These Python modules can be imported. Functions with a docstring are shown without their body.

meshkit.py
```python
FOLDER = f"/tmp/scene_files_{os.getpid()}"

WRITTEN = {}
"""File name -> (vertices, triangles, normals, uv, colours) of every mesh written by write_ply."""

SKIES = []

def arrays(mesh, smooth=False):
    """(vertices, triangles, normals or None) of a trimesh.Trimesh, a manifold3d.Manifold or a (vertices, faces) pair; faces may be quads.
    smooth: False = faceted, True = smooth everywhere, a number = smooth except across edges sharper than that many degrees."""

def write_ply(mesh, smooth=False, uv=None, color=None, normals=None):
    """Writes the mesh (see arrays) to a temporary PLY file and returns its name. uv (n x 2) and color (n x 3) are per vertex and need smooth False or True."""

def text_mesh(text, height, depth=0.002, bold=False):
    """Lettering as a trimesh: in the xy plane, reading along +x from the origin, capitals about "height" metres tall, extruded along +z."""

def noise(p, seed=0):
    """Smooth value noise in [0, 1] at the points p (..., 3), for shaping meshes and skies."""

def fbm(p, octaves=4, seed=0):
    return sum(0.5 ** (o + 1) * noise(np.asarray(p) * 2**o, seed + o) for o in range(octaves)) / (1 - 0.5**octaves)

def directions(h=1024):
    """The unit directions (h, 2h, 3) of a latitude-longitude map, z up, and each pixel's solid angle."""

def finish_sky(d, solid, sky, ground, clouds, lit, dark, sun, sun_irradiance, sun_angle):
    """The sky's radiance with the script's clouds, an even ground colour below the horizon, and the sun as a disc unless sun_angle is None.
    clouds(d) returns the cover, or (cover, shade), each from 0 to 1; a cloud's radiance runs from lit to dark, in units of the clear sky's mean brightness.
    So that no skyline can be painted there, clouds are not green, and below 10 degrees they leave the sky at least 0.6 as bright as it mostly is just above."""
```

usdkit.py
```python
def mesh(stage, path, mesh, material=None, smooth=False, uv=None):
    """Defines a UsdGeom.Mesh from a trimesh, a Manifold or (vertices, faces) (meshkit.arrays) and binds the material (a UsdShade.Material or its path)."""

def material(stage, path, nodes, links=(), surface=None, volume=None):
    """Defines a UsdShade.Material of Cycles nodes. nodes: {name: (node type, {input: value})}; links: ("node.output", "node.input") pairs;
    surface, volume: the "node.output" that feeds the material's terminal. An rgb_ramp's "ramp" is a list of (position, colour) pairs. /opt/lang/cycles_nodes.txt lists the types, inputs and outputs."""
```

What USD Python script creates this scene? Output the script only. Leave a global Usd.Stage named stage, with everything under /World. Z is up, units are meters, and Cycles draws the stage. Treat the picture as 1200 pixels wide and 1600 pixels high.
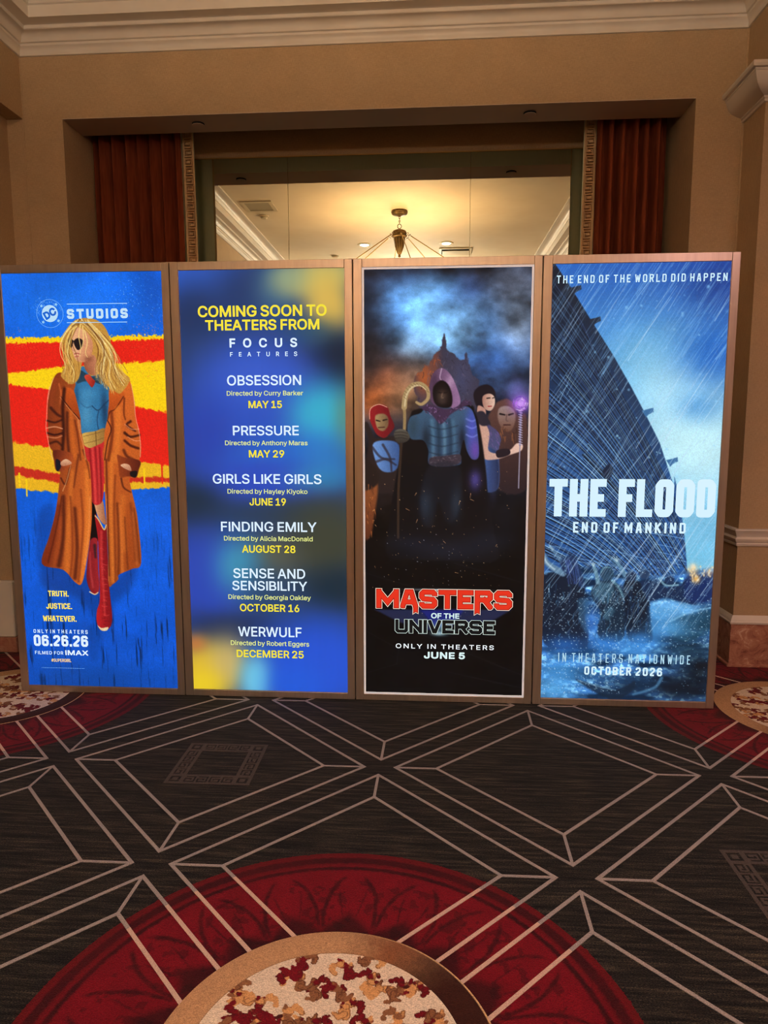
import math, random
import numpy as np, trimesh, manifold3d, usdkit, meshkit
import shapely
from shapely.geometry import Polygon, LineString, Point, box as sbox
from shapely.ops import unary_union
from pxr import Usd, UsdGeom, UsdLux, UsdShade, Sdf, Gf, Vt

random.seed(7)
RNG = np.random.default_rng(7)
stage = Usd.Stage.CreateInMemory()
UsdGeom.SetStageUpAxis(stage, UsdGeom.Tokens.z)
UsdGeom.SetStageMetersPerUnit(stage, 1.0)
UsdGeom.Xform.Define(stage, '/World')
PI = math.pi

# ------------------------------------------------------------------ camera, exposure
FOCAL_PX, YAW, PITCH, ROLL, EYE = 1071.9, 0.0691, 0.12543, -0.0016, (2.4252, -3.7591, 1.5664)
_f = np.array([-math.sin(YAW) * math.cos(PITCH), math.cos(YAW) * math.cos(PITCH), -math.sin(PITCH)])
_r = np.array([math.cos(YAW), math.sin(YAW), 0.0])
_u = np.cross(_r, _f)
_c, _s = math.cos(ROLL), math.sin(ROLL)
_r, _u = _c * _r + _s * _u, -_s * _r + _c * _u
cam = UsdGeom.Camera.Define(stage, '/World/camera')
_m = np.eye(4)
_m[0, :3], _m[1, :3], _m[2, :3], _m[3, :3] = _r, _u, -_f, EYE
cam.AddTransformOp().Set(Gf.Matrix4d(*map(float, _m.ravel())))
cam.CreateHorizontalApertureAttr(36.0)
cam.CreateVerticalApertureAttr(48.0)
cam.CreateFocalLengthAttr(36.0 * FOCAL_PX / 1200)
cam.CreateClippingRangeAttr(Gf.Vec2f(0.05, 200))
cam.CreateExposureAttr(0.0)

# ------------------------------------------------------------------ lights (the hall's own lamps)
BULB = 3.6          # each bulb in the pendant bowl
SPOT = 9.0           # each recessed downlight
def sphere_light(name, pos, radius, color, power):
    l = UsdLux.SphereLight.Define(stage, '/World/' + name)
    l.CreateRadiusAttr(radius); l.CreateIntensityAttr(power); l.CreateColorAttr(Gf.Vec3f(*color))
    l.CreateNormalizeAttr(True)
    l.AddTranslateOp().Set(Gf.Vec3d(*pos))
def disk_light(name, pos, radius, color, power):
    l = UsdLux.DiskLight.Define(stage, '/World/' + name)
    l.CreateRadiusAttr(radius); l.CreateIntensityAttr(power); l.CreateColorAttr(Gf.Vec3f(*color))
    l.CreateNormalizeAttr(True)
    l.AddTranslateOp().Set(Gf.Vec3d(*pos))      # a DiskLight shines along -Z: straight down
WARM, SOFT, NEUTRAL, ROSE = (1.0, 0.74, 0.44), (1.0, 0.91, 0.80), (1.0, 0.95, 0.90), (1.0, 0.58, 0.58)

# ------------------------------------------------------------------ helpers
def lin(c):
    c = np.asarray(c, float)
    if c.max() > 1.001: c = c / 255.0
    return np.where(c <= 0.04045, c / 12.92, ((c + 0.055) / 1.055) ** 2.4)
USED = {}
def unique(parent, name):
    k = (parent, name); n = USED.get(k, 0); USED[k] = n + 1
    return f'{parent}/{name}' + (f'_{n:03d}' if n else '')
def path_of(parent):
    return '/World' if parent is None else str(parent.GetPath())
def setdata(p, **kw):
    for k, v in kw.items():
        if v: p.SetCustomDataByKey(k, v)
    return p
def obj(name, mesh, mat, parent=None, smooth=False, label=None, category=None, group=None, kind=None, colors=None):
    m = usdkit.mesh(stage, unique(path_of(parent), name), mesh, mat, smooth=smooth)
    if colors is not None:
        UsdGeom.PrimvarsAPI(m).CreatePrimvar('paint', Sdf.ValueTypeNames.Color3fArray, 'vertex').Set(Vt.Vec3fArray.FromNumpy(np.asarray(colors, np.float32)))
    return setdata(m.GetPrim(), label=label, category=category, group=group, kind=kind)
def thing(name, label=None, category=None, loc=(0, 0, 0), group=None, kind=None, parent=None):
    x = UsdGeom.Xform.Define(stage, unique(path_of(parent), name))
    if any(loc): x.AddTranslateOp().Set(Gf.Vec3d(*loc))
    return setdata(x.GetPrim(), label=label, category=category, group=group, kind=kind)
def copy_of(src, loc, label=None, parent=None):
    was = src.GetCustomData()
    base = str(src.GetName())
    x = UsdGeom.Xform.Define(stage, unique(path_of(parent), base))
    p = x.GetPrim(); p.GetReferences().AddInternalReference(src.GetPath())
    x.ClearXformOpOrder(); x.AddTranslateOp().Set(Gf.Vec3d(*loc))
    p.SetInstanceable(True)
    if label or was.get('label'): p.SetCustomDataByKey('label', label or was['label'])
    return p
def bx(x0, x1, y0, y1, z0, z1, ch=0.0):
    if ch <= 0:
        m = trimesh.creation.box([x1 - x0, y1 - y0, z1 - z0]); m.apply_translation([(x0 + x1) / 2, (y0 + y1) / 2, (z0 + z1) / 2]); return m
    P = []
    for x, sx in ((x0, 1), (x1, -1)):
        for y, sy in ((y0, 1), (y1, -1)):
            for z, sz in ((z0, 1), (z1, -1)):
                P += [(x + sx * ch, y + sy * ch, z), (x + sx * ch, y, z + sz * ch), (x, y + sy * ch, z + sz * ch)]
    return trimesh.convex.convex_hull(np.array(P))
def cat(*ms): return trimesh.util.concatenate(list(ms))
def lathe(profile, n=48):
    m = trimesh.creation.revolve(np.array(profile, float), sections=n); return m
def moved(m, t): m = m.copy(); m.apply_translation(t); return m
def cyl(p0, p1, r, n=12):
    return trimesh.creation.cylinder(radius=r, segment=[p0, p1], sections=n)
def prism(poly, y0, y1):
    """a shapely polygon drawn in x-z, extruded from y0 to y1"""
    out = []
    for g in getattr(poly, 'geoms', [poly]):
        if g.is_empty or g.geom_type != 'Polygon': continue
        m = trimesh.creation.extrude_polygon(g, abs(y1 - y0), engine='earcut')
        v = m.vertices.copy(); m.vertices = np.c_[v[:, 0], min(y0, y1) + v[:, 2], v[:, 1]]; m.invert(); out.append(m)
    return cat(*out)
def slab(poly, z0, z1):
    out = []
    for g in getattr(poly, 'geoms', [poly]):
        if g.is_empty or g.geom_type != 'Polygon' or g.area < 1e-7: continue
        m = trimesh.creation.extrude_polygon(g, z1 - z0, engine='earcut'); m.apply_translation([0, 0, z0]); out.append(m)
    return cat(*out)
def sweep(profile, path, normals_at, closed=False):
    """profile (k,2): (out, up) swept along path points with per-point outward vectors (already mitred)."""
    k = len(profile); V = []
    for p, n in zip(path, normals_at):
        for a, b in profile: V.append((p[0] + n[0] * a, p[1] + n[1] * a, p[2] + b))
    F = []
    m = len(path)
    for i in range(m - 1 + closed):
        j = (i + 1) % m
        for a in range(k - 1):
            F.append((i * k + a, j * k + a, j * k + a + 1, i * k + a + 1))
    return np.array(V), np.array(F)

# ------------------------------------------------------------------ materials
LOOKS = '/World/Looks'
UsdGeom.Scope.Define(stage, LOOKS)
def mat(name, nodes, links=(), surface='p.BSDF', volume=None):
    return usdkit.material(stage, f'{LOOKS}/{name}', nodes, links, surface=surface, volume=volume)
def plain(name, color, rough=0.5, metallic=0.0, spec=0.5, **kw):
    return mat(name, {'p': ('principled_bsdf', dict(base_color=lin(color), roughness=rough, metallic=metallic, specular_ior_level=spec, **kw))})
def grained(name, c0, c1, scale=(8, 8, 8), rough=0.6, bump=0.15, detail=4, metallic=0.0, spec=0.4, dist=0.002, nscale=1.0, ramp=(0.3, 0.7), sheen=0.0):
    n = {'g': ('geometry', {}), 'm': ('mapping', {'scale': scale}), 'n': ('noise_texture', {'scale': nscale, 'detail': detail, 'roughness': 0.6}),
         'r': ('rgb_ramp', {'ramp': [(ramp[0], lin(c0)), (ramp[1], lin(c1))]}), 'b': ('bump', {'strength': bump, 'distance': dist}),
         'p': ('principled_bsdf', dict(roughness=rough, metallic=metallic, specular_ior_level=spec, sheen_weight=sheen))}
    return mat(name, n, [('g.position', 'm.vector'), ('m.vector', 'n.vector'), ('n.fac', 'r.fac'), ('r.color', 'p.base_color'), ('n.fac', 'b.height'), ('b.normal', 'p.normal')])

# linen wallpaper: fine horizontal and vertical threads over a slow mottling
M_paper = mat('wallpaper', {
    'g': ('geometry', {}), 'mh': ('mapping', {'scale': (60, 60, 700)}), 'mv': ('mapping', {'scale': (500, 500, 40)}), 'ms': ('mapping', {'scale': (5, 5, 5)}),
    'nh': ('noise_texture', {'scale': 1.0, 'detail': 2}), 'nv': ('noise_texture', {'scale': 1.0, 'detail': 2}), 'ns': ('noise_texture', {'scale': 1.0, 'detail': 3}),
    'a': ('math', {'math_type': 'add'}), 'h': ('math', {'math_type': 'multiply', 'value2': 0.5}),
    'r': ('rgb_ramp', {'ramp': [(0.33, lin((172, 144, 110))), (0.67, lin((200, 170, 134)))]}),
    'x': ('mix_color', {'blend_type': 'multiply', 'fac': 0.18}), 'b': ('bump', {'strength': 0.25, 'distance': 0.002}),
    'p': ('principled_bsdf', {'roughness': 0.75, 'specular_ior_level': 0.25})},
    [('g.position', 'mh.vector'), ('g.position', 'mv.vector'), ('g.position', 'ms.vector'), ('mh.vector', 'nh.vector'), ('mv.vector', 'nv.vector'), ('ms.vector', 'ns.vector'),
     ('nh.fac', 'a.value1'), ('nv.fac', 'a.value2'), ('a.value', 'h.value1'), ('h.value', 'r.fac'), ('r.color', 'x.a'), ('ns.fac', 'x.b'), ('x.result', 'p.base_color'), ('h.value', 'b.height'), ('b.normal', 'p.normal')])
M_cream = grained('cream_paint', (212, 201, 188), (222, 212, 200), (3, 3, 3), 0.45, 0.03)
M_ceil = grained('ceiling_paint', (224, 206, 176), (232, 216, 188), (2, 2, 2), 0.7, 0.03)
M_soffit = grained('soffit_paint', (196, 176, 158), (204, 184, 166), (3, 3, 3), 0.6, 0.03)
M_marble = mat('rose_marble', {
    'g': ('geometry', {}), 'n': ('noise_texture', {'scale': 9, 'detail': 8, 'roughness': 0.65, 'distortion': 1.4}), 'v': ('voronoi_texture', {'scale': 7, 'feature': 'distance_to_edge'}),
    'm': ('math', {'math_type': 'multiply_add', 'value2': 0.25}), 'r': ('rgb_ramp', {'ramp': [(0.30, lin((96, 56, 46))), (0.48, lin((158, 104, 86))), (0.62, lin((176, 126, 104))), (0.75, lin((205, 172, 150)))]}),
    'p': ('principled_bsdf', {'roughness': 0.25})},
    [('g.position', 'n.vector'), ('n.color', 'v.vector'), ('v.distance', 'm.value1'), ('n.fac', 'm.value3'), ('m.value', 'r.fac'), ('r.color', 'p.base_color')])
M_alu = grained('champagne_aluminium', (178, 163, 148), (192, 177, 162), (40, 40, 3), 0.34, 0.04, metallic=0.7, dist=0.0005)
M_white = plain('white_edging', (225, 222, 215), 0.5, emission_color=(.85, .9, 1.0), emission_strength=0.3)     # translucent edging lit from inside the box
M_back = plain('backing_board', (70, 62, 56), 0.7)
M_velvet = grained('rust_velvet', (112, 50, 28), (142, 70, 42), (30, 30, 4), 0.85, 0.1, sheen=0.0, spec=0.15)
M_trimband = grained('tan_braid', (204, 172, 130), (220, 190, 148), (300, 300, 300), 0.8, 0.3, spec=0.2, dist=0.001)
M_embroid = grained('umber_embroidery', (186, 152, 112), (202, 168, 126), (300, 300, 300), 0.8, 0.3, spec=0.2, dist=0.001)
M_lining = grained('sage_lining', (222, 222, 196), (232, 232, 208), (200, 200, 40), 0.85, 0.1, spec=0.2)
M_mirror = plain('silvered_glass', (222, 226, 212), 0.004, 1.0)
M_gilt = plain('gilt_channel', (196, 158, 96), 0.35, 0.9)
M_bronze = grained('aged_bronze', (82, 64, 40), (112, 90, 58), (30, 30, 30), 0.42, 0.1, metallic=0.75)
M_brass = plain('dull_brass_rod', (150, 126, 88), 0.35, 0.85)
M_alab = mat('alabaster_glass', {'d': ('diffuse_bsdf', {'color': lin((236, 214, 176))}), 't': ('translucent_bsdf', {'color': lin((232, 196, 140))}), 'x': ('mix_closure', {'fac': 0.45})},
             [('d.BSDF', 'x.closure1'), ('t.BSDF', 'x.closure2')], surface='x.closure')
M_plastic = plain('ivory_plastic', (206, 190, 160), 0.5)
M_dark = plain('dark_void', (18, 14, 10), 0.9)
M_grille = plain('grey_grille', (168, 156, 130), 0.6)
M_lens = mat('lit_lens', {'e': ('emission', {'color': (1.0, 0.86, 0.48), 'strength': 2.6})}, surface='e.emission')

def carpet(name, ramp, scale=(4, 60, 1), fine=420, bump=0.5):
    return mat(name, {
        'g': ('geometry', {}), 'm': ('mapping', {'scale': scale}), 'm2': ('mapping', {'scale': (fine * 0.45, fine, fine)}),
        'n': ('noise_texture', {'scale': 1.0, 'detail': 5, 'roughness': 0.72}), 'f': ('noise_texture', {'scale': 1.0, 'detail': 1}),
        'q': ('math', {'math_type': 'multiply_add', 'value2': 0.70}), 's': ('math', {'math_type': 'subtract', 'value2': 0.35}),
        'r': ('rgb_ramp', {'ramp': [(p, lin(c)) for p, c in ramp]}), 'b': ('bump', {'strength': bump, 'distance': 0.004}),
        'p': ('principled_bsdf', {'roughness': 0.95, 'specular_ior_level': 0.08, 'sheen_weight': 0.05})},
        [('g.position', 'm.vector'), ('g.position', 'm2.vector'), ('m.vector', 'n.vector'), ('m2.vector', 'f.vector'), ('f.fac', 'q.value1'), ('n.fac', 'q.value3'), ('q.value', 's.value1'),
         ('s.value', 'r.fac'), ('r.color', 'p.base_color'), ('f.fac', 'b.height'), ('b.normal', 'p.normal')])
M_carpet = carpet('charcoal_carpet', [(0.30, (13, 12, 13)), (0.46, (26, 24, 25)), (0.60, (50, 45, 40)), (0.78, (92, 84, 66))])
M_line = carpet('grey_pile', [(0.3, (122, 114, 112)), (0.7, (172, 160, 156))], (300, 300, 1), 420)
M_pale = carpet('pale_pile', [(0.3, (172, 142, 128)), (0.7, (214, 182, 164))], (300, 300, 1), 420)
M_key = carpet('umber_pile', [(0.3, (58, 50, 48)), (0.7, (86, 75, 70))], (300, 300, 1), 420)
M_tuft = mat('tufted_pattern', {
    'a': ('attribute', {'attribute': 'paint'}), 'g': ('geometry', {}), 'm2': ('mapping', {'scale': (240, 420, 420)}), 'f': ('noise_texture', {'scale': 1.0, 'detail': 1}),
    'h': ('map_range', {'from_min': 0.25, 'from_max': 0.75, 'to_min': 0.62, 'to_max': 1.25}), 'x': ('vector_math', {'math_type': 'multiply'}),
    'b': ('bump', {'strength': 0.5, 'distance': 0.004}), 'p': ('principled_bsdf', {'roughness': 0.95, 'specular_ior_level': 0.08, 'sheen_weight': 0.05})},
    [('g.position', 'm2.vector'), ('m2.vector', 'f.vector'), ('f.fac', 'h.value'), ('a.color', 'x.vector1'), ('h.result', 'x.vector2'), ('x.vector', 'p.base_color'), ('f.fac', 'b.height'), ('b.normal', 'p.normal')])
M_print = mat('backlit_print', {'a': ('attribute', {'attribute': 'paint'}), 'p': ('principled_bsdf', {'base_color': (0.01, 0.01, 0.01), 'roughness': 0.6, 'specular_ior_level': 0.15, 'emission_strength': 1.0})},
              [('a.color', 'p.emission_color')])
INK = {}
def ink(c):
    """lettering that lets the light box's own light through"""
    c = tuple(int(v) for v in c)
    if c not in INK:
        INK[c] = mat('lettering_ink_%02x%02x%02x' % c, {'p': ('principled_bsdf', {'base_color': (0.01, 0.01, 0.01), 'roughness': 0.6, 'specular_ior_level': 0.15, 'emission_color': lin(np.array(c) / 255.0), 'emission_strength': 1.0})})
    return INK[c]

# ------------------------------------------------------------------ the room
XL, XR, YF, YB = -0.354, 4.385, 1.01, -8.0          # left and right wall lines, front wall face, back wall
ZS, ZC, YM = 3.626, 4.33, 1.68                      # soffit, ceiling, mirror plane
NL, NR = -0.078, 4.083                              # the niche's sides
XO, XP = -3.2, 7.4                                  # outer walls of the side halls

wall = thing('wall_front', kind='structure')
paper = unary_union([sbox(XO, 0, NL, ZC + .1), sbox(NR, 0, XP, ZC + .1), sbox(NL, ZS, NR, ZC + .1)])
obj('wall_face', prism(paper, YF, YF + 0.27), M_paper, wall)
obj('niche_lining', cat(bx(NL - .2, NL, YF + .2701, YM + .1, 0, ZC + .1), bx(NR, NR + .2, YF + .2701, YM + .1, 0, ZC + .1), bx(NL, NR, YM + .008, YM + .1, 0, ZC + .1), bx(NL, NR, YF + .2701, YM, 4.05, ZC + .1)), M_paper, wall)
obj('pocket_face', bx(NL, NR, YF + .2702, YF + .274, ZS - .003, 4.05), M_lining, wall)
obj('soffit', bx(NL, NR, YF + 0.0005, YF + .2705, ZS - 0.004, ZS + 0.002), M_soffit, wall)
# corner beads where the wallpaper meets
for x in (XL, XR - 0.004):
    obj('corner_bead', bx(x - .006, x + .006, YF - .006, YF, 0.0, 4.02, .002), M_paper, wall)
ceil = obj('ceiling', cat(bx(XO, XP, YB - .3, YF + .3, ZC, ZC + .15)), M_ceil, kind='structure')
lw = thing('wall_left', kind='structure')
obj('lintel', bx(XL - .25, XL, -4.5, YF, 3.63, ZC), M_paper, lw)
obj('wall_face', bx(XL - .25, XL, YB, -4.5, 0, ZC), M_paper, lw)
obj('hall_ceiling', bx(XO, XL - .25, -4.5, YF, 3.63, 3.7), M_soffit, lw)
obj('hall_wall', cat(bx(XO - .1, XO, -4.5, YF, 0, 3.7), bx(XO, XL - .25, -4.6, -4.5, 0, 3.7)), M_paper, lw)
rw = thing('wall_right', kind='structure')
obj('lintel', bx(XR, XR + .25, -4.5, YF, 3.63, ZC), M_paper, rw)
obj('wall_face', bx(XR, XR + .25, YB, -4.5, 0, ZC), M_paper, rw)
obj('hall_ceiling', bx(XR + .25, XP, -4.5, YF, 3.63, 3.7), M_ceil, rw)
obj('hall_wall', cat(bx(XP, XP + .1, -4.5, YF, 0, 3.7), bx(XR + .25, XP, -4.6, -4.5, 0, 3.7)), M_paper, rw)
obj('wall_back', bx(XL - .25, XR + .25, YB - .15, YB, 0, ZC), M_paper, kind='structure')

# the cornice: one moulding per wall, mitred in the corners
def arc(p0, p1, bulge, n=8):
    p0, p1 = np.array(p0), np.array(p1); d = p1 - p0; nrm = np.array([-d[1], d[0]])
    return [tuple(p0 + d * t + nrm * bulge * math.sin(PI * t)) for t in np.linspace(0, 1, n)]
CORN = [(0, 4.02), (.012, 4.022)] + arc((.014, 4.03), (.030, 4.075), .18, 5) + [(.032, 4.088), (.042, 4.092)] + arc((.046, 4.098), (.100, 4.138), .22, 8) + [(.104, 4.142), (.104, 4.160), (.116, 4.164), (.183, 4.164), (.186, 4.172), (.186, 4.232), (.196, 4.238), (.200, 4.250)] + arc((.204, 4.254), (.280, 4.306), .26, 9) + [(.286, 4.308), (.304, 4.310), (.304, ZC + .002)]
def cornice(name, a, b, na, nb):
    prof = [(p, z) for p, z in CORN]
    V, F = sweep(prof, [(a[0], a[1], 0), (b[0], b[1], 0)], [na, nb])
    obj(name, (V, F), M_cream, smooth=28, kind='structure')
cornice('trim_1', (XL, YF), (XR, YF), (1, -1), (-1, -1))
cornice('trim_2', (XR, YF), (XR, YB), (-1, -1), (-1, 1))
cornice('trim_3', (XR, YB), (XL, YB), (-1, 1), (1, 1))
cornice('trim_4', (XL, YB), (XL, YF), (1, 1), (1, -1))

# wall piers beside the openings, with marble base, chair rail and impost moulding
def pier(name, xin, xout, s, zcap):
    """s=+1: the right-hand pier (visible side faces -x); s=-1: mirrored"""
    t = thing(name, kind='structure')
    yf = 0.72
    lo, hi = min(xin, xout), max(xin, xout)
    obj('shaft', bx(lo, hi, yf, YF - .0005, .02, 3.63), M_paper, t)
    def ring(nm, prof, m, sm=25):
        path = [(xin, YF, 0), (xin, yf, 0), (xout, yf, 0)]
        nrm = [(-s, 0), (-s, -1), (0, -1)]
        V, F = sweep(prof, path, nrm); 
        if s < 0: F = F[:, ::-1]
        obj(nm, (V, F), m, t, smooth=sm)
    ring('marble_base', [(.0, .004), (.03, .004), (.03, .018), (.016, .022), (.016, .287), (.0, .287)], M_marble, False)
    ring('base_cap', [(0, .286), (.022, .287), (.026, .300), (.020, .308), (.018, .318), (.008, .336), (0, .342)], M_cream)
    ring('chair_rail', [(0, .796), (.010, .798), (.014, .812), (.010, .818), (.022, .832), (.026, .846), (.014, .858), (.022, .880), (.034, .900), (.030, .908), (0, .910)], M_cream)
    if zcap:
        ring('impost_moulding', [(0, 3.463), (.012, 3.465), (.016, 3.476), (.010, 3.480), (.020, 3.486)] + arc((.022, 3.492), (.118, 3.588), -.16, 10) + [(.122, 3.592), (.122, 3.600), (.136, 3.604), (.142, 3.616), (.140, 3.634), (0, 3.636)], M_cream)
    return t
pier('trim_5', XR, XR + 1.6, 1, True)
lp = thing('trim_6', kind='structure')
obj('shaft', bx(-2.0, -.470, .72, YF - .0005, .02, 3.63), M_paper, lp)
obj('marble_base', bx(-2.0, -.452, .676, .7195, .11, .505, .006), M_cream, lp)
obj('plinth_step', bx(-2.0, -.440, .668, .7195, .002, .109, .004), M_marble, lp)
# ------------------------------------------------------------------ carpet
M0 = np.array([2.170, -2.262]); EX = np.array([.756, .0095]); EY = np.array([.0135, .745])
def node(m, n): return M0 + m * EX + n * EY
floor = thing('floor', kind='structure')
obj('carpet_ground', bx(XO, XP, YB, YF + .02, -.06, 0), M_carpet, floor)
MEDS = [(0, 0), (3, 3), (-3, 3)]
HUB = unary_union([Point(*node(*k)).buffer(.4455, 64) for k in MEDS])
REDZ = unary_union([Point(*node(*k)).buffer(.80, 64) for k in MEDS])
def cell(m, n):
    c = node(m, n)
    def sq(k): return [c + k * d for d in (EY, EX, -EY, -EX)]
    o, i = sq(.905), sq(.655)
    w = .0066
    g = [LineString(o + [o[0]]).buffer(w, join_style=2), LineString(i + [i[0]]).buffer(w, join_style=2)]
    g += [LineString([a, b]).buffer(w * .9, cap_style=2) for a, b in zip(o, i)]
    return unary_union(g).difference(HUB).intersection(sbox(XO, YB, XP, YF - .01))
def key_border(c):
    """square fret border: a pale band with dark spirals cut out of it"""
    a, b = .192, .113
    band = sbox(-a, -a, a, a).difference(sbox(-b, -b, b, b))
    u = .0085
    cut = []
    def spiral(cx, cy, rot, flip):
        pts = np.array([(-2.4, -2.4), (2.4, -2.4), (2.4, 2.4), (-2.4, 2.4), (-2.4, -.4), (.6, -.4), (.6, .9)]) * u
        if flip: pts[:, 0] *= -1
        t = rot * PI / 2; R = np.array([[math.cos(t), -math.sin(t)], [math.sin(t), math.cos(t)]])
        return LineString(pts @ R.T + [cx, cy]).buffer(u * .5, join_style=2, cap_style=2)
    mid = (a + b) / 2
    for k in range(4):
        t = k * PI / 2; R = np.array([[math.cos(t), -math.sin(t)], [math.sin(t), math.cos(t)]])
        for q in range(4):
            x = (q - 1.5) * .0565; p = R @ [x, mid]; cut.append(spiral(p[0], p[1], k, q >= 2))
        p = R @ [mid, mid]; cut.append(Point(*p).buffer(.024, cap_style=3).difference(Point(*p).buffer(.012, cap_style=3)))
    g = band.difference(unary_union(cut))
    th = math.atan2(EX[1], EX[0])
    return shapely.affinity.translate(shapely.affinity.rotate(g, th, origin=(0, 0), use_radians=True), *c)
import shapely.affinity
for n in range(-7, 6):
    for m in range(-7, 8):
        if (m + n) % 2 == 0: continue
        c = node(m, n)
        if not (XO + .2 < c[0] < XP - .2 and -4.4 < c[1] < 1.6): continue
        g = cell(m, n)
        if g.is_empty or g.area < 1e-5: continue
        if g.intersects(REDZ):
            r = g.intersection(REDZ); g = g.difference(REDZ)
            obj('pale_outline', slab(r, -.004, .0024), M_pale, floor)
        if g.is_empty or g.area < 1e-5: continue
        obj('diamond_outline', slab(g, -.004, .0022), M_line, floor)
        if (m, n) in ((-1, 2), (2, 1), (-2, -1), (1, -2), (5, 4), (-4, 5), (5, -2), (4, -1), (-4, -1)):
            obj('greek_key_border', slab(key_border(c), -.004, .0018), M_key, floor)

def polar_mesh(r0, r1, nr, na, z, crown=0.0):
    r = np.linspace(r0, r1, nr); a = np.linspace(0, 2 * PI, na, endpoint=False)
    R, A = np.meshgrid(r, a, indexing='ij')
    t = (R - r0) / max(r1 - r0, 1e-9)
    V = np.c_[(R * np.cos(A)).ravel(), (R * np.sin(A)).ravel(), (z + crown * 4 * t * (1 - t)).ravel()]
    i, j = np.meshgrid(np.arange(nr - 1), np.arange(na), indexing='ij'); jn = (j + 1) % na
    q = np.stack([i * na + j, (i + 1) * na + j, (i + 1) * na + jn, i * na + jn], -1).reshape(-1, 4)
    F = np.vstack([q[:, [0, 1, 2]], q[:, [0, 2, 3]]])
    return V, F, R.ravel(), A.ravel()
def smooth01(x, a, b):
    t = np.clip((x - a) / (b - a), 0, 1); return t * t * (3 - 2 * t)
def nz(x, y, s, seed=0, oct=3):
    return meshkit.fbm(np.stack([np.asarray(x) * s, np.asarray(y) * s, np.zeros_like(x) + .37], -1), oct, seed)
def over(C, col, a): return C * (1 - a[:, None]) + np.asarray(col) * a[:, None]

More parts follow.
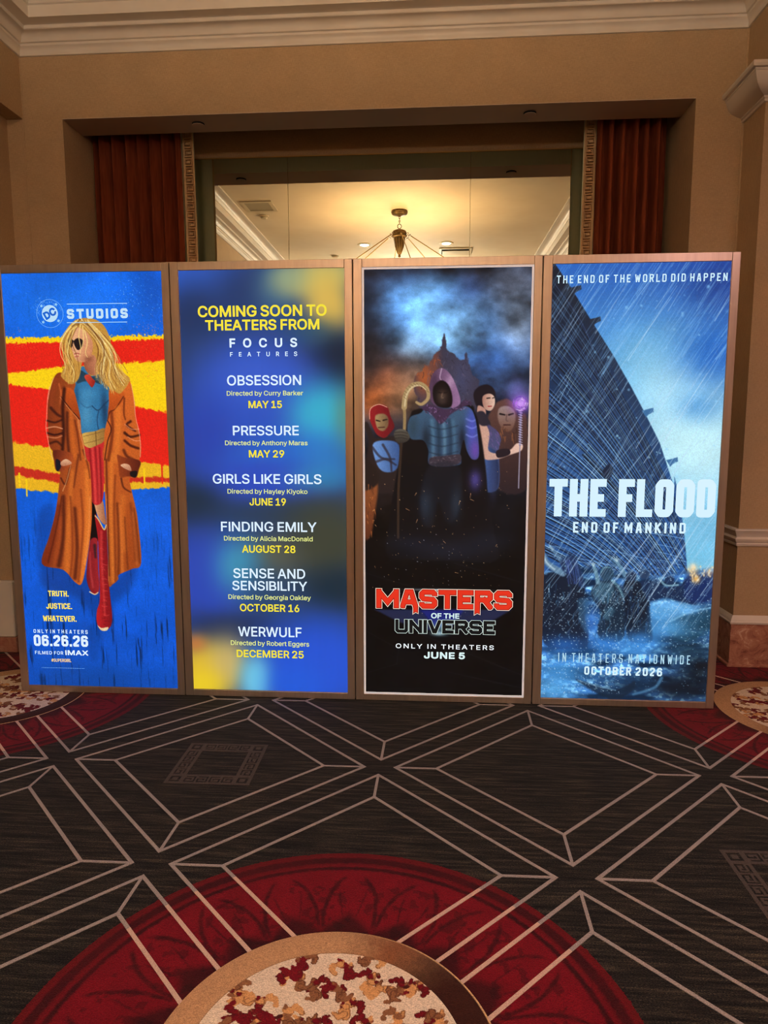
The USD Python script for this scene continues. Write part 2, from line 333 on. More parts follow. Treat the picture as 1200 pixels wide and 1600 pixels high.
def red_ring():
    V, F, R, A = polar_mesh(.440, .850, 110, 900, .0008)
    x, y = V[:, 0], V[:, 1]
    n1, n2 = nz(x, y, 16, 1), nz(x, y, 90, 2, 2)
    red, dk, blk = lin((112, 14, 28)), lin((58, 14, 20)), lin((30, 15, 18))
    C = np.tile(red, (len(V), 1)) * (0.75 + .5 * n1)[:, None]
    r = R + (n2 - .5) * .012
    # acanthus: twenty leaf lobes, each with two outline strokes leaning out to a tip, darker towards the hub
    N = 18
    ph = (A * N / (2 * PI)) % 1.0 - .5
    t = (r - .45) / .30
    jit = (n1 - .5) * .16
    for k, (lean, t0, t1, w) in enumerate([(.42, .02, .92, .045), (-.42, .02, .92, .045), (.20, .18, .66, .022), (-.20, .18, .66, .022)]):
        ctr = lean * np.sin(np.clip(t / t1, 0, 1) * PI * .5) ** .8 * np.cos(np.clip((t - .55) / .5, 0, 1) * PI * .45)
        if abs(lean) > .3: ctr = np.sign(lean) * (.47 - .47 * np.clip(t, 0, 1) ** 2.4)
        d = np.abs(ph - ctr + jit * .5)
        a = (1 - smooth01(d, w * .4, w * 1.1)) * smooth01(t, t0, t0 + .1) * (1 - smooth01(t, t1 - .1, t1))
        C = over(C, blk if k < 2 else dk, a * .8 * np.clip(.2 + 1.2 * n2, 0, 1))
    # ribs in the gaps, broken by noise
    rib = (nz(x * np.cos(0) , y, 34, 5) > .58) & (t < .8)
    C = over(C, dk, rib * .55)
    base = 1 - smooth01(t + (np.abs(ph) - .25) * .55 + jit * .5, .05, .24)
    C = over(C, blk, base * .75)
    for a0, a1, s, op in ((.747, .765, .006, .85), (.783, .818, .008, .8)):
        a = smooth01(r, a0 - s, a0 + s) * (1 - smooth01(r, a1 - s, a1 + s))
        C = over(C, blk, a * op * np.clip(.55 + .8 * n1, 0, 1))
    C = over(C, lin((88, 16, 20)), smooth01(r, .768, .775) * (1 - smooth01(r, .778, .785)) * .5)
    C = over(C, lin((92, 18, 22)), smooth01(r, .815, .83) * .75)
    keep = (R + (nz(x, y, 220, 9, 1) - .5) * .008) < .845
    Fm = F[keep[F].all(1)]
    return (V, Fm), np.clip(C, .002, 1)
def tan_ring():
    V, F, R, A = polar_mesh(.357, .4470, 26, 720, .001, .003)
    x, y = V[:, 0], V[:, 1]
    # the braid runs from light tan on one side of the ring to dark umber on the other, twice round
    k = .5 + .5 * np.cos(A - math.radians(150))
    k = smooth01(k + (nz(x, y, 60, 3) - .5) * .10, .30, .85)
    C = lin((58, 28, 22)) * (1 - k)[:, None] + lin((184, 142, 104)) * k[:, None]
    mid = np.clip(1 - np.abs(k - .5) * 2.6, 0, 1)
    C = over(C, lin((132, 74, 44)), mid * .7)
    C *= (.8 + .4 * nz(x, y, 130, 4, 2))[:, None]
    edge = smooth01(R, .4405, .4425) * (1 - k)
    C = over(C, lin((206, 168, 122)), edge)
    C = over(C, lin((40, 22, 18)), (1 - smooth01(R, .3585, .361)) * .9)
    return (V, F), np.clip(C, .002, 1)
def curl(c, r0, r1, a0, a1, n=26):
    t = np.linspace(0, 1, n); a = a0 + (a1 - a0) * t; r = r0 + (r1 - r0) * t
    return np.c_[c[0] + r * np.cos(a), c[1] + r * np.sin(a)]
def scroll_disc():
    V, F, R, A = polar_mesh(.0005, .3585, 150, 1000, .0012)
    P = V[:, :2]; x, y = P.T
    cream, maroon, brown, tan, umb = lin((218, 200, 178)), lin((112, 16, 28)), lin((138, 92, 62)), lin((206, 152, 98)), lin((70, 26, 22))
    C = np.tile(cream, (len(V), 1)) * (.9 + .2 * nz(x, y, 40, 6))[:, None]
    jit = (nz(x, y, 170, 7, 2) - .5) * .006 + (nz(x, y, 60, 8, 2) - .5) * .006
    rng = np.random.default_rng(21)
    S = []           # strokes: (points, w0, w1, colour at start, colour at end)
    pal = [(maroon, tan), (brown, maroon), (tan, brown), (maroon, brown), (brown, tan), (tan, maroon), (maroon, maroon)]
    for r0, cnt, size in ((.0, 1, .026), (.060, 5, .028), (.125, 9, .033), (.190, 13, .036), (.255, 17, .038), (.318, 24, .032)):
        for k in range(cnt):
            b = 2 * PI * (k + .5 * (cnt % 2)) / cnt + rng.normal(0, .04); rr = r0 + (.018 if k % 2 else -.018) * (r0 > .02) + rng.normal(0, .005)
            q = np.array([rr * math.cos(b), rr * math.sin(b)]); fl = 1 if (k + cnt) % 2 else -1
            c0, c1 = pal[(k * 3 + cnt) % 7]; s = size * rng.uniform(.85, 1.15); a0 = b + fl * rng.uniform(1.8, 2.8)
            main = curl(q, s, s * .34, a0, a0 - fl * rng.uniform(3.6, 4.8), 22)
            S.append((main, .0135, .0075, c0, c1))
            for j, (at_, ln) in enumerate(((1, .030), (5, .024), (9, .020), (13, .015))):      # leaflets springing from the outside of the scroll
                p = main[at_]; d = (p - q) / (np.linalg.norm(p - q) + 1e-9); tng = np.array([-d[1], d[0]]) * (-fl)
                L = ln * rng.uniform(.7, 1.2)
                S.append((np.array([p, p + d * L * .55 - tng * L * .1, p + d * L * .85 + tng * L * .45]), 0.0100, .0045, c0 if j < 2 else c1, c1 if j % 2 else c0))
            if rng.random() < .6:
                p = q + np.array([math.cos(b + fl * 1.2), math.sin(b + fl * 1.2)]) * size * 1.25
                S.append((np.array([p, p + rng.normal(0, .006, 2)]), .0065, .0045, [maroon, umb, brown][k % 3], [brown, umb, tan][k % 3]))
    for pts, w0, w1, c0, c1 in S:
        # leaf-like lobes along each scroll
        box_ = (x > pts[:, 0].min() - .03) & (x < pts[:, 0].max() + .03) & (y > pts[:, 1].min() - .03) & (y < pts[:, 1].max() + .03)
        ii = np.nonzero(box_)[0]
        if not len(ii): continue
        Q = P[ii]; best = np.full(len(ii), 9.0); tt = np.zeros(len(ii))
        for s in range(len(pts) - 1):
            a, d = pts[s], pts[s + 1] - pts[s]
            u = np.clip(((Q - a) @ d) / max(d @ d, 1e-12), 0, 1)
            t = (s + u) / (len(pts) - 1)
            w = (w0 + (w1 - w0) * t) * (1 + .25 * np.sin(t * (len(pts)) * .9))
            e = np.hypot(*(Q - a - u[:, None] * d).T) - w
            up = e < best; best[up] = e[up]; tt[up] = t[up]
        e = best + jit[ii]
        m = smooth01(tt + (nz(Q[:, 0], Q[:, 1], 90, 12, 2) - .5) * .7, .35, .65)[:, None]
        col = c0 * (1 - m) + c1 * m
        a = (e < 0)[:, None].astype(float)
        rim = ((e > -.0035) & (e < 0))[:, None] * (.55 * (nz(Q[:, 0], Q[:, 1], 30, 14, 1) > .5))[:, None]
        C[ii] = C[ii] * (1 - a) + (col * (1 - rim) + umb * rim) * a
    return (V, F), np.clip(C, .002, 1)
med = thing('medallion', parent=floor, loc=(*node(0, 0), 0))
(g, c) = red_ring(); obj('leaf_ring', g, M_tuft, med, colors=c)
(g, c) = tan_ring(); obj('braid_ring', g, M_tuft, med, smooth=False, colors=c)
(g, c) = scroll_disc(); obj('scroll_disc', g, M_tuft, med, colors=c)
for k in MEDS[1:]:
    copy_of(med, (*node(*k), 0), parent=floor)

# ------------------------------------------------------------------ niche: mirror, curtains, sprinkler covers
mir = thing('mirror', 'tall wall mirror of three panes behind the light boxes, reflecting the lit ceiling', 'mirror')
xs = [NL + .004, 1.318, 2.702, NR - .004]
for a, b in zip(xs[:-1], xs[1:]):
    obj('mirror_pane', bx(a + .0012, b - .0012, YM, YM + .006, .10, 3.588, .0012), M_mirror, mir)
obj('top_channel', bx(xs[0], xs[-1], YM - .004, YM + .007, 3.588, 3.597, .001), M_gilt, mir)
obj('bottom_channel', bx(xs[0], xs[-1], YM - .004, YM + .007, .085, .099, .001), M_gilt, mir)

def fold_path(x0, x1, n, y, amp, seed):
    rng = np.random.default_rng(seed); k = n * 14 + 1
    t = np.linspace(0, 1, k)
    ph = t * n * 2 * PI
    ph = ph + .5 * np.sin(t * 9 + seed) * (t * (1 - t) * 4)
    yy = y + amp * np.sin(ph) * (1 + .25 * np.sin(t * 23 + seed))
    xx = x0 + (x1 - x0) * t + .004 * np.sin(2 * ph)
    return np.c_[xx, yy]
def cloth(fn, z0, z1, nz_, thick=None):
    zs = np.linspace(z0, z1, nz_); rows = [fn((z - z0) / (z1 - z0)) for z in zs]; k = len(rows[0])
    V = np.array([(p[0], p[1], z) for z, r in zip(zs, rows) for p in r])
    i, j = np.meshgrid(np.arange(nz_ - 1), np.arange(k - 1), indexing='ij')
    q = np.stack([i * k + j, i * k + j + 1, (i + 1) * k + j + 1, (i + 1) * k + j], -1).reshape(-1, 4)
    return V, q
def curtain(label, x0, x1, xa, xb, n, seed, s):
    """x0..x1 velvet, xa..xb braid band along the inner edge"""
    t = thing('curtain', label, 'curtain')
    Yc = 1.455
    def velvet(u):
        p = fold_path(x0, x1, n, Yc - .050, .058 * (1.05 - .15 * u), seed); p[:, 0] += s * (1 - u) * .02 * ((p[:, 0] - x0) / (x1 - x0) - (s < 0)); return p
    obj('velvet_drape', cloth(velvet, .03, 4.02, 30), M_velvet, t, smooth=60)
    def band(u):
        k = 9; tt = np.linspace(0, 1, k); xx = xa + (xb - xa) * tt + s * .02 * (1 - u) + s * .006 * math.sin(u * 9 + seed)
        return np.c_[xx, Yc - .012 + .010 * np.sin(tt * PI * 1.2 + 1.1 * math.sin(u * 7))]
    V, F = cloth(band, .03, 4.02, 40)
    obj('braid_band', (V, F), M_trimband, t, smooth=60)
    # fret embroidery standing proud of the band
    g = []
    w = abs(xb - xa); xm = (xa + xb) / 2; uz = w * .80
    z = .06
    k = 0
    while z < 3.95:
        e = w * .085; h = uz * .36
        pts = np.array([(-h, -h), (h, -h), (h, h), (-h, h), (-h, -.05 * w), (.12 * w, -.05 * w), (.12 * w, .10 * w)])
        if k % 2: pts[:, 0] *= -1
        u = (z - .03) / 3.99
        off = s * .02 * (1 - u) + s * .006 * math.sin(u * 9 + seed)
        g.append(LineString(pts + [xm + off, z + uz / 2]).buffer(e * .45, join_style=2, cap_style=2))
        z += uz * .98; k += 1
    obj('fret_embroidery', prism(unary_union(g), Yc - .0245, Yc - .006), M_embroid, t)
    def back(u):
        k = 61; tt = np.linspace(0, 1, k); lo, hi = min(x0, xb), max(x0, xb)
        xx = lo + .004 + (hi - lo - .006) * tt + s * .02 * (1 - u) * (tt if s > 0 else 1 - tt)
        return np.c_[xx, Yc + .030 + .016 * np.sin(tt * n * 2 * PI * .8 + seed)]
    obj('lining', cloth(back, .03, 4.02, 20), M_lining, t, smooth=60)
curtain('rust velvet curtain with tan fret-patterned edge at the left end of the niche', -.066, .590, .588, .668, 7, 1, 1)
curtain('rust velvet curtain with tan fret-patterned edge at the right end of the niche', 4.03, 3.560, 3.562, 3.482, 6, 4, -1)
for i, (x, y) in enumerate([(.813, 1.145), (3.060, 1.145)]):
    t = thing('sprinkler_cover', ['flat round sprinkler cover in the niche soffit, on the left', 'flat round sprinkler cover in the niche soffit, on the right'][i], 'sprinkler', (x, y, ZS - .004), group=None)
    obj('cover_plate', moved(lathe([(0, -.016), (.040, -.016), (.043, -.014), (.043, -.011), (0, -.011)], 40), (0, 0, 0)), M_soffit, t, smooth=40)
    obj('shadow_gap', moved(lathe([(0, -.011), (.038, -.011), (.042, 0), (0, 0)], 40), (0, 0, 0)), M_dark, t, smooth=40)

# ------------------------------------------------------------------ ceiling fittings (seen in the mirror)
def link(z, r, rot, th=.004, h=1.6):
    a = np.linspace(0, 2 * PI, 20, endpoint=False)
    P = np.c_[r * np.cos(a), np.zeros(20), r * h * np.sin(a)]; V = []; F = []
    for i in range(20):
        tng = P[(i + 1) % 20] - P[i - 1]; tng /= np.linalg.norm(tng); nn = np.cross(tng, [0, 1, 0])
        for k in range(6): V.append(P[i] + th * (math.cos(k * PI / 3) * nn + math.sin(k * PI / 3) * np.array([0, 1, 0])))
    for i in range(20):
        for k in range(6): F.append((i * 6 + k, ((i + 1) % 20) * 6 + k, ((i + 1) % 20) * 6 + (k + 1) % 6, i * 6 + (k + 1) % 6))
    m = trimesh.Trimesh(np.array(V), np.vstack([np.array(F)[:, [0, 1, 2]], np.array(F)[:, [0, 2, 3]]]), process=False)
    m.apply_transform(trimesh.transformations.rotation_matrix(rot, [0, 0, 1])); m.apply_translation([0, 0, z]); return m
def pendant(CH, label, power, color):
    ch = thing('chandelier', label, 'chandelier', (*CH, 0))
    obj('canopy', lathe([(0, 4.330), (.104, 4.330), (.107, 4.322), (.107, 4.304), (.100, 4.298), (.100, 4.290), (.085, 4.280), (.060, 4.272), (.030, 4.266), (.012, 4.258), (0, 4.256)], 48), M_bronze, ch, smooth=35)
    for k in range(4):
        obj('chain_link', link(4.248 - .022 * k, .009, k * PI / 2, .0035), M_bronze, ch, smooth=True)
    obj('hanging_ring', link(4.138, .025, 0, .0045, 1.15), M_bronze, ch, smooth=True)
    obj('hub', lathe([(0, 4.112), (.012, 4.108), (.016, 4.096), (.060, 4.090), (.085, 4.078), (.092, 4.062), (.092, 4.030), (.097, 4.024), (.097, 4.008), (.086, 4.000), (.070, 3.994), (.074, 3.985), (.066, 3.930), (.050, 3.870), (.030, 3.815), (.016, 3.785), (.012, 3.778), (.018, 3.768), (.016, 3.756), (.006, 3.748), (0, 3.744)], 40), M_bronze, ch, smooth=35)
    for k in range(12):
        a = k * PI / 6
        obj('hub_rib', cat(cyl((.072 * math.cos(a), .072 * math.sin(a), 3.985), (.050 * math.cos(a), .050 * math.sin(a), 3.870), .006, 8), cyl((.050 * math.cos(a), .050 * math.sin(a), 3.870), (.018 * math.cos(a), .018 * math.sin(a), 3.790), .005, 8)), M_brass, ch)
    for k in range(6):
        a = math.radians(18 + 60 * k); d = np.array([math.cos(a), math.sin(a)])
        lk = [link(0, .012, 0, .003), link(0, .012, PI / 2, .003)]
        for q, l in enumerate(lk):
            l.apply_transform(trimesh.transformations.rotation_matrix(1.0, [0, 1, 0])); l.apply_transform(trimesh.transformations.rotation_matrix(a, [0, 0, 1]))
            l.apply_translation([d[0] * (.108 + .030 * q), d[1] * (.108 + .030 * q), 4.034 - .020 * q])
        rod = obj('rod', cyl((d[0] * .155, d[1] * .155, 4.006), (d[0] * .905, d[1] * .905, 3.490), .0065, 10), M_brass, ch, smooth=40)
        obj('rod_link', cat(*lk), M_bronze, rod)
    obj('rim_band', lathe([(.905, 3.462), (.925, 3.462), (.925, 3.492), (.905, 3.492), (.905, 3.462)], 72), M_bronze, ch, smooth=30)
    obj('glass_bowl', lathe([(0, 3.212), (.22, 3.224), (.46, 3.268), (.70, 3.352), (.85, 3.428), (.905, 3.474), (.893, 3.476), (.84, 3.438), (.69, 3.362), (.455, 3.278), (.22, 3.234), (0, 3.222)], 72), M_alab, ch, smooth=35)
    for k in range(6):
        a = math.radians(48 + 60 * k)
        sphere_light(unique('/World', 'bulb_light').split('/')[-1], (CH[0] + .40 * math.cos(a), CH[1] + .40 * math.sin(a), 3.42), .11, color, power)
pendant((1.988, -2.20), 'bronze pendant with tapered hub and thin brass rods, seen in the mirror', BULB, WARM)
pendant((1.988, -6.40), 'bronze pendant with tapered hub and brass rods at the far end of the hall', BULB * 5, SOFT)
def downlight(x, y, label, z=ZC, color=NEUTRAL, power=None, lens=None):
    t = thing('downlight', label, 'downlight', (x, y, z))
    obj('trim_ring', lathe([(.075, .001), (.105, .001), (.106, -.004), (.100, -.008), (.080, -.008), (.075, -.003), (.075, .001)], 40), M_plastic, t, smooth=30)
    obj('lens', lathe([(0, -.0035), (.076, -.0035), (.076, -.001), (0, -.001)], 40), M_lens, t)
    n = unique('/World', 'downlight_beam').split('/')[-1]
    disk_light(n, (x, y, z - .012), .06, color, SPOT if power is None else power)
downlight(1.372, -3.83, 'lit recessed downlight in the ceiling, left of the pendant hub in the mirror')
downlight(2.629, -3.83, 'lit recessed downlight in the ceiling, right of the pendant hub in the mirror')
for x, w in ((1.372, 'left'), (2.629, 'right')): downlight(x, -6.4, f'{w}-hand lit recessed downlight at the far end of the ceiling')
downlight(5.0, -3.3, 'recessed downlight in the side hall ceiling on the right', 3.63, ROSE, SPOT * 1.8)
v = thing('ceiling_vent', 'square flush air vent in the ceiling, left of the pendant', 'vent', (.22, -1.868, ZC))
obj('frame', prism(sbox(-.20, -.20, .20, .20).difference(sbox(-.155, -.155, .155, .155)), 0, .012).apply_transform(np.array([[1, 0, 0, 0], [0, 0, 1, 0], [0, -1, 0, 0.0], [0, 0, 0, 1]])), M_plastic, v)
obj('grille', bx(-.156, .156, -.156, .156, -.006, -.001), M_grille, v)
d = thing('smoke_detector', 'round ivory smoke detector on the ceiling just beyond the square vent', 'smoke detector', (.185, -2.27, ZC))
obj('base', lathe([(0, 0), (.062, 0), (.064, -.008), (.058, -.014), (0, -.014)], 36), M_plastic, d, smooth=30)
obj('sensor_head', lathe([(0, -.014), (.040, -.014), (.042, -.030), (.034, -.042), (0, -.044)], 36), M_plastic, d, smooth=30)
d = thing('ceiling_sensor', 'small flat ivory disc on the ceiling left of the pendant', 'sensor', (.827, -4.50, ZC))
obj('disc', lathe([(0, 0), (.055, 0), (.055, -.018), (.045, -.026), (0, -.026)], 36), M_plastic, d, smooth=30)
v = thing('return_grille', 'ceiling air return with a dark slot beyond the right-hand downlight', 'vent', (2.78, -4.33, ZC))
obj('frame', cat(bx(-.26, -.215, -.22, .22, -.016, 0, .003), bx(.215, .26, -.22, .22, -.016, 0, .003), bx(-.215, .215, .17, .22, -.016, 0, .003), bx(-.215, .215, -.22, -.17, -.016, 0, .003)), M_plastic, v)
obj('slot', bx(-.215, .215, -.17, .17, -.004, -.001), M_dark, v)
obj('blade', bx(-.205, .215, -.17, .085, -.020, -.012, .003), M_plastic, v)
# ------------------------------------------------------------------ the four light boxes
BOXH, PW, PX0, PZ0, PZ1 = 2.4448, .9064, .0483, .0386, 2.4004
def light_box(i, label, edging=False):
    """a free-standing slim box: two full-height stiles, two rails, back board; the print is added by its own builder"""
    t = thing('light_box', label, 'light box', (i * 1.0, 0, 0))
    D = .10
    for a, b in ((.002, PX0), (PX0 + PW, .9965)):
        obj('stile', bx(a, b, 0, D, .003, BOXH, .0018), M_alu, t)
    e = .0006
    obj('top_rail', bx(PX0 + e, PX0 + PW - e, .0004, D, PZ1, BOXH, .0014), M_alu, t)
    obj('bottom_rail', bx(PX0 + e, PX0 + PW - e, .0004, D, .003, PZ0, .0014), M_alu, t)
    obj('back_board', bx(PX0, PX0 + PW, D - .012, D - .004, PZ0, PZ1), M_back, t)
    w = .0115 if edging else .0035
    fr = sbox(PX0 + .0004, PZ0 + .0004, PX0 + PW - .0004, PZ1 - .0004)
    hole = sbox(PX0 + (w if edging else .0012), PZ0 + w, PX0 + PW - (w if edging else .0012), PZ1 - (w if edging else .0012))
    obj('edge_strip', prism(fr.difference(hole), .0020 if edging else .0052, .012), M_white if edging else M_alu, t, label='white edge strip' if edging else None)
    return t
BOXES = [light_box(0, 'lit poster box showing a woman in a rust coat over blue, red and yellow'),
         light_box(1, 'lit poster box listing coming films in white and yellow on blurred blue, second from left'),
         light_box(2, 'dark lit poster box with a hooded figure under storm clouds and a red title', True),
         light_box(3, 'lit blue poster box showing a great ship and a crowd in rain')]
for i in range(1, 4):
    obj('joining_plate', cat(bx(i - .026, i + .026, .02, .08, BOXH - .0005, BOXH + .006, .002), trimesh.creation.cylinder(radius=.006, height=.006, transform=trimesh.transformations.translation_matrix([i - .014, .05, BOXH + .008])), trimesh.creation.cylinder(radius=.006, height=.006, transform=trimesh.transformations.translation_matrix([i + .014, .05, BOXH + .008]))), M_alu,
        label='small metal plate joining the tops of the ' + ['first and second', 'second and third', 'third and fourth'][i - 1] + ' light boxes from the left', category='bracket')
PY = .0055        # the print lies this far behind the frame's face
# ------------------------------------------------------------------ the prints: painted on a fine mesh, in centimetres from the print's top left corner
PWC, PHC = PW * 100, (PZ1 - PZ0) * 100
def spline(pts, closed, per=5):
    P = np.asarray(pts, float)
    if len(P) < 3 and not closed: return P
    n = len(P); out = []
    idx = lambda i: P[i % n] if closed else P[min(max(i, 0), n - 1)]
    for i in range(n if closed else n - 1):
        a, b, c, d = idx(i - 1), idx(i), idx(i + 1), idx(i + 2)
        for t in np.linspace(0, 1, per, endpoint=False):
            out.append(.5 * (2 * b + (c - a) * t + (2 * a - 5 * b + 4 * c - d) * t * t + (3 * b - a - 3 * c + d) * t ** 3))
    if not closed: out.append(P[-1])
    return np.array(out)
class Paint:
    def __init__(self, nx, ny, seed):
        self.nx, self.ny = nx, ny
        self.xs, self.ys = np.linspace(0, PWC, nx), np.linspace(0, PHC, ny)
        self.X, self.Y = np.meshgrid(self.xs, self.ys)
        self.C = np.zeros((ny, nx, 3)); self.M = {}; self.rng = np.random.default_rng(seed); self.seed = seed
        self.fig = np.zeros((ny, nx), bool)
        self.clip = None
    def win(self, x0, x1, y0, y1):
        i0, i1 = np.searchsorted(self.xs, [x0, x1]); j0, j1 = np.searchsorted(self.ys, [y0, y1])
        return slice(j0, j1), slice(i0, i1)
    def n(self, sx, sy=None, oct=4, seed=0):
        return meshkit.fbm(np.stack([self.X * sx, self.Y * (sy or sx), np.full_like(self.X, .5 + seed * 3.1)], -1), oct, self.seed * 31 + seed)
    def put(self, w, a, col):
        if self.clip is not None: a = a * self.clip[w]
        col = np.asarray(col, float)
        self.C[w] = self.C[w] * (1 - a[..., None]) + col * a[..., None]
    def sdf(self, Q, x, y):
        d2 = np.full(x.shape, 1e9); ins = np.zeros(x.shape, bool)
        for p, q in zip(Q, np.roll(Q, -1, 0)):
            e = q - p; L = e @ e
            if L < 1e-12: continue
            t = np.clip(((x - p[0]) * e[0] + (y - p[1]) * e[1]) / L, 0, 1)
            d2 = np.minimum(d2, (x - p[0] - t * e[0]) ** 2 + (y - p[1] - t * e[1]) ** 2)
            if p[1] != q[1]:
                ins ^= ((p[1] > y) != (q[1] > y)) & (x < (q[0] - p[0]) * (y - p[1]) / (q[1] - p[1]) + p[0])
        return np.where(ins, -1, 1) * np.sqrt(d2)
    def poly(self, pts, col, soft=.35, op=1.0, smooth=True, col2=None, ang=90, name=None, rough=0, rs=.6, fig=False):
        Q = spline(pts, True) if smooth else np.asarray(pts, float)
        k = soft + rough + .2
        w = self.win(Q[:, 0].min() - k, Q[:, 0].max() + k, Q[:, 1].min() - k, Q[:, 1].max() + k)
        x, y = self.X[w], self.Y[w]
        if x.size == 0: return
        d = self.sdf(Q, x, y)
        if rough: d = d + (meshkit.fbm(np.stack([x * rs, y * rs, np.zeros_like(x)], -1), 4, self.seed + 3) - .5) * 2 * rough
        a = np.clip(.5 - d / (2 * soft), 0, 1); a = a * a * (3 - 2 * a) * op
        c = np.asarray(col, float)
        if col2 is not None:
            u = np.array([math.cos(math.radians(ang)), math.sin(math.radians(ang))]); s = Q @ u
            t = np.clip((x * u[0] + y * u[1] - s.min()) / (s.max() - s.min()), 0, 1)[..., None]
            c = c * (1 - t) + np.asarray(col2, float) * t
        self.put(w, a, c)
        if name:
            m = np.zeros_like(self.X); m[w] = a; self.M[name] = m
        if fig: self.fig[w] |= a > .5
    def stroke(self, pts, w0, w1, col, soft=.3, op=1.0, smooth=True, belly=0):
        Q = spline(pts, False, 4) if smooth else np.asarray(pts, float)
        k = max(w0, w1) + belly + soft
        w = self.win(Q[:, 0].min() - k, Q[:, 0].max() + k, Q[:, 1].min() - k, Q[:, 1].max() + k)
        x, y = self.X[w], self.Y[w]
        if x.size == 0: return
        best = np.full(x.shape, 1e9); n = len(Q) - 1
        for i in range(n):
            p, e = Q[i], Q[i + 1] - Q[i]; L = max(e @ e, 1e-12)
            t = np.clip(((x - p[0]) * e[0] + (y - p[1]) * e[1]) / L, 0, 1); s = (i + t) / n
            best = np.minimum(best, np.hypot(x - p[0] - t * e[0], y - p[1] - t * e[1]) - (w0 + (w1 - w0) * s + belly * np.sin(s * PI)))
        a = np.clip(.5 - best / (2 * soft), 0, 1); a = a * a * (3 - 2 * a) * op
        self.put(w, a, col)
    def blob(self, cx, cy, rx, ry, col, op=1.0, rot=0, p=2.0):
        k = 2.6 * max(rx, ry); w = self.win(cx - k, cx + k, cy - k, cy + k)
        x, y = self.X[w] - cx, self.Y[w] - cy; c, s = math.cos(math.radians(rot)), math.sin(math.radians(rot))
        r = np.hypot((x * c + y * s) / rx, (-x * s + y * c) / ry)
        self.put(w, np.exp(-r ** p) * op, col)
    def rain(self, n, x0, x1, y0, y1, ang, l0, l1, w, col, op, spread=3):
        for _ in range(n):
            x, y, L = self.rng.uniform(x0, x1), self.rng.uniform(y0, y1), self.rng.uniform(l0, l1)
            a = math.radians(ang + self.rng.normal(0, spread)); d = np.array([math.cos(a), math.sin(a)]) * L / 2
            self.stroke([(x - d[0], y - d[1]), (x + d[0], y + d[1])], w * .4, w * self.rng.uniform(.5, 1.2), col, .16, op * self.rng.uniform(.3, 1), smooth=False)
    def dots(self, n, x0, x1, y0, y1, r0, r1, col, op):
        for _ in range(n):
            r = self.rng.uniform(r0, r1); self.blob(self.rng.uniform(x0, x1), self.rng.uniform(y0, y1), r, r, col, op * self.rng.uniform(.4, 1), p=3)
    def run(self, ops):
        for o in ops:
            k, kw = o[0], (o[-1] if isinstance(o[-1], dict) else {})
            a = o[1:-1] if isinstance(o[-1], dict) else o[1:]
            kw = dict(kw); c = kw.pop('clip', None); self.clip = self.M.get(c) if c else None
            {'P': self.poly, 'S': self.stroke, 'B': self.blob}[k](*a, **kw)
        self.clip = None
    def spray(self, amp, sx=3.0):
        """fine canvas grain"""
        g = meshkit.noise(np.stack([self.X * sx, self.Y * sx, np.zeros_like(self.X)], -1), self.seed + 77)
        self.C *= 1 + (g - .5)[..., None] * amp
    def build(self, box, name='poster', label=None):
        C = lin(np.clip(self.C, 0, 255) / 255.0)
        nx, ny = self.nx, self.ny
        V = np.stack([PX0 + self.X / 100, np.full_like(self.X, PY), PZ1 - self.Y / 100], -1).reshape(-1, 3)
        i, j = np.meshgrid(np.arange(ny - 1), np.arange(nx - 1), indexing='ij')
        a = i * nx + j
        def tris(mask):
            q = a[mask]; return np.vstack([np.c_[q, q + nx, q + nx + 1], np.c_[q, q + nx + 1, q + 1]])
        f = self.fig[:-1, :-1]
        def sub(F):
            u, inv = np.unique(F, return_inverse=True); return (V[u], inv.reshape(F.shape)), C.reshape(-1, 3)[u]
        g, c = sub(tris(~f)); p = obj(name, g, M_print, box, colors=c)
        if f.any():
            g, c = sub(tris(f)); obj('printed_figure', g, M_print, p, colors=c, label=label)
        return p
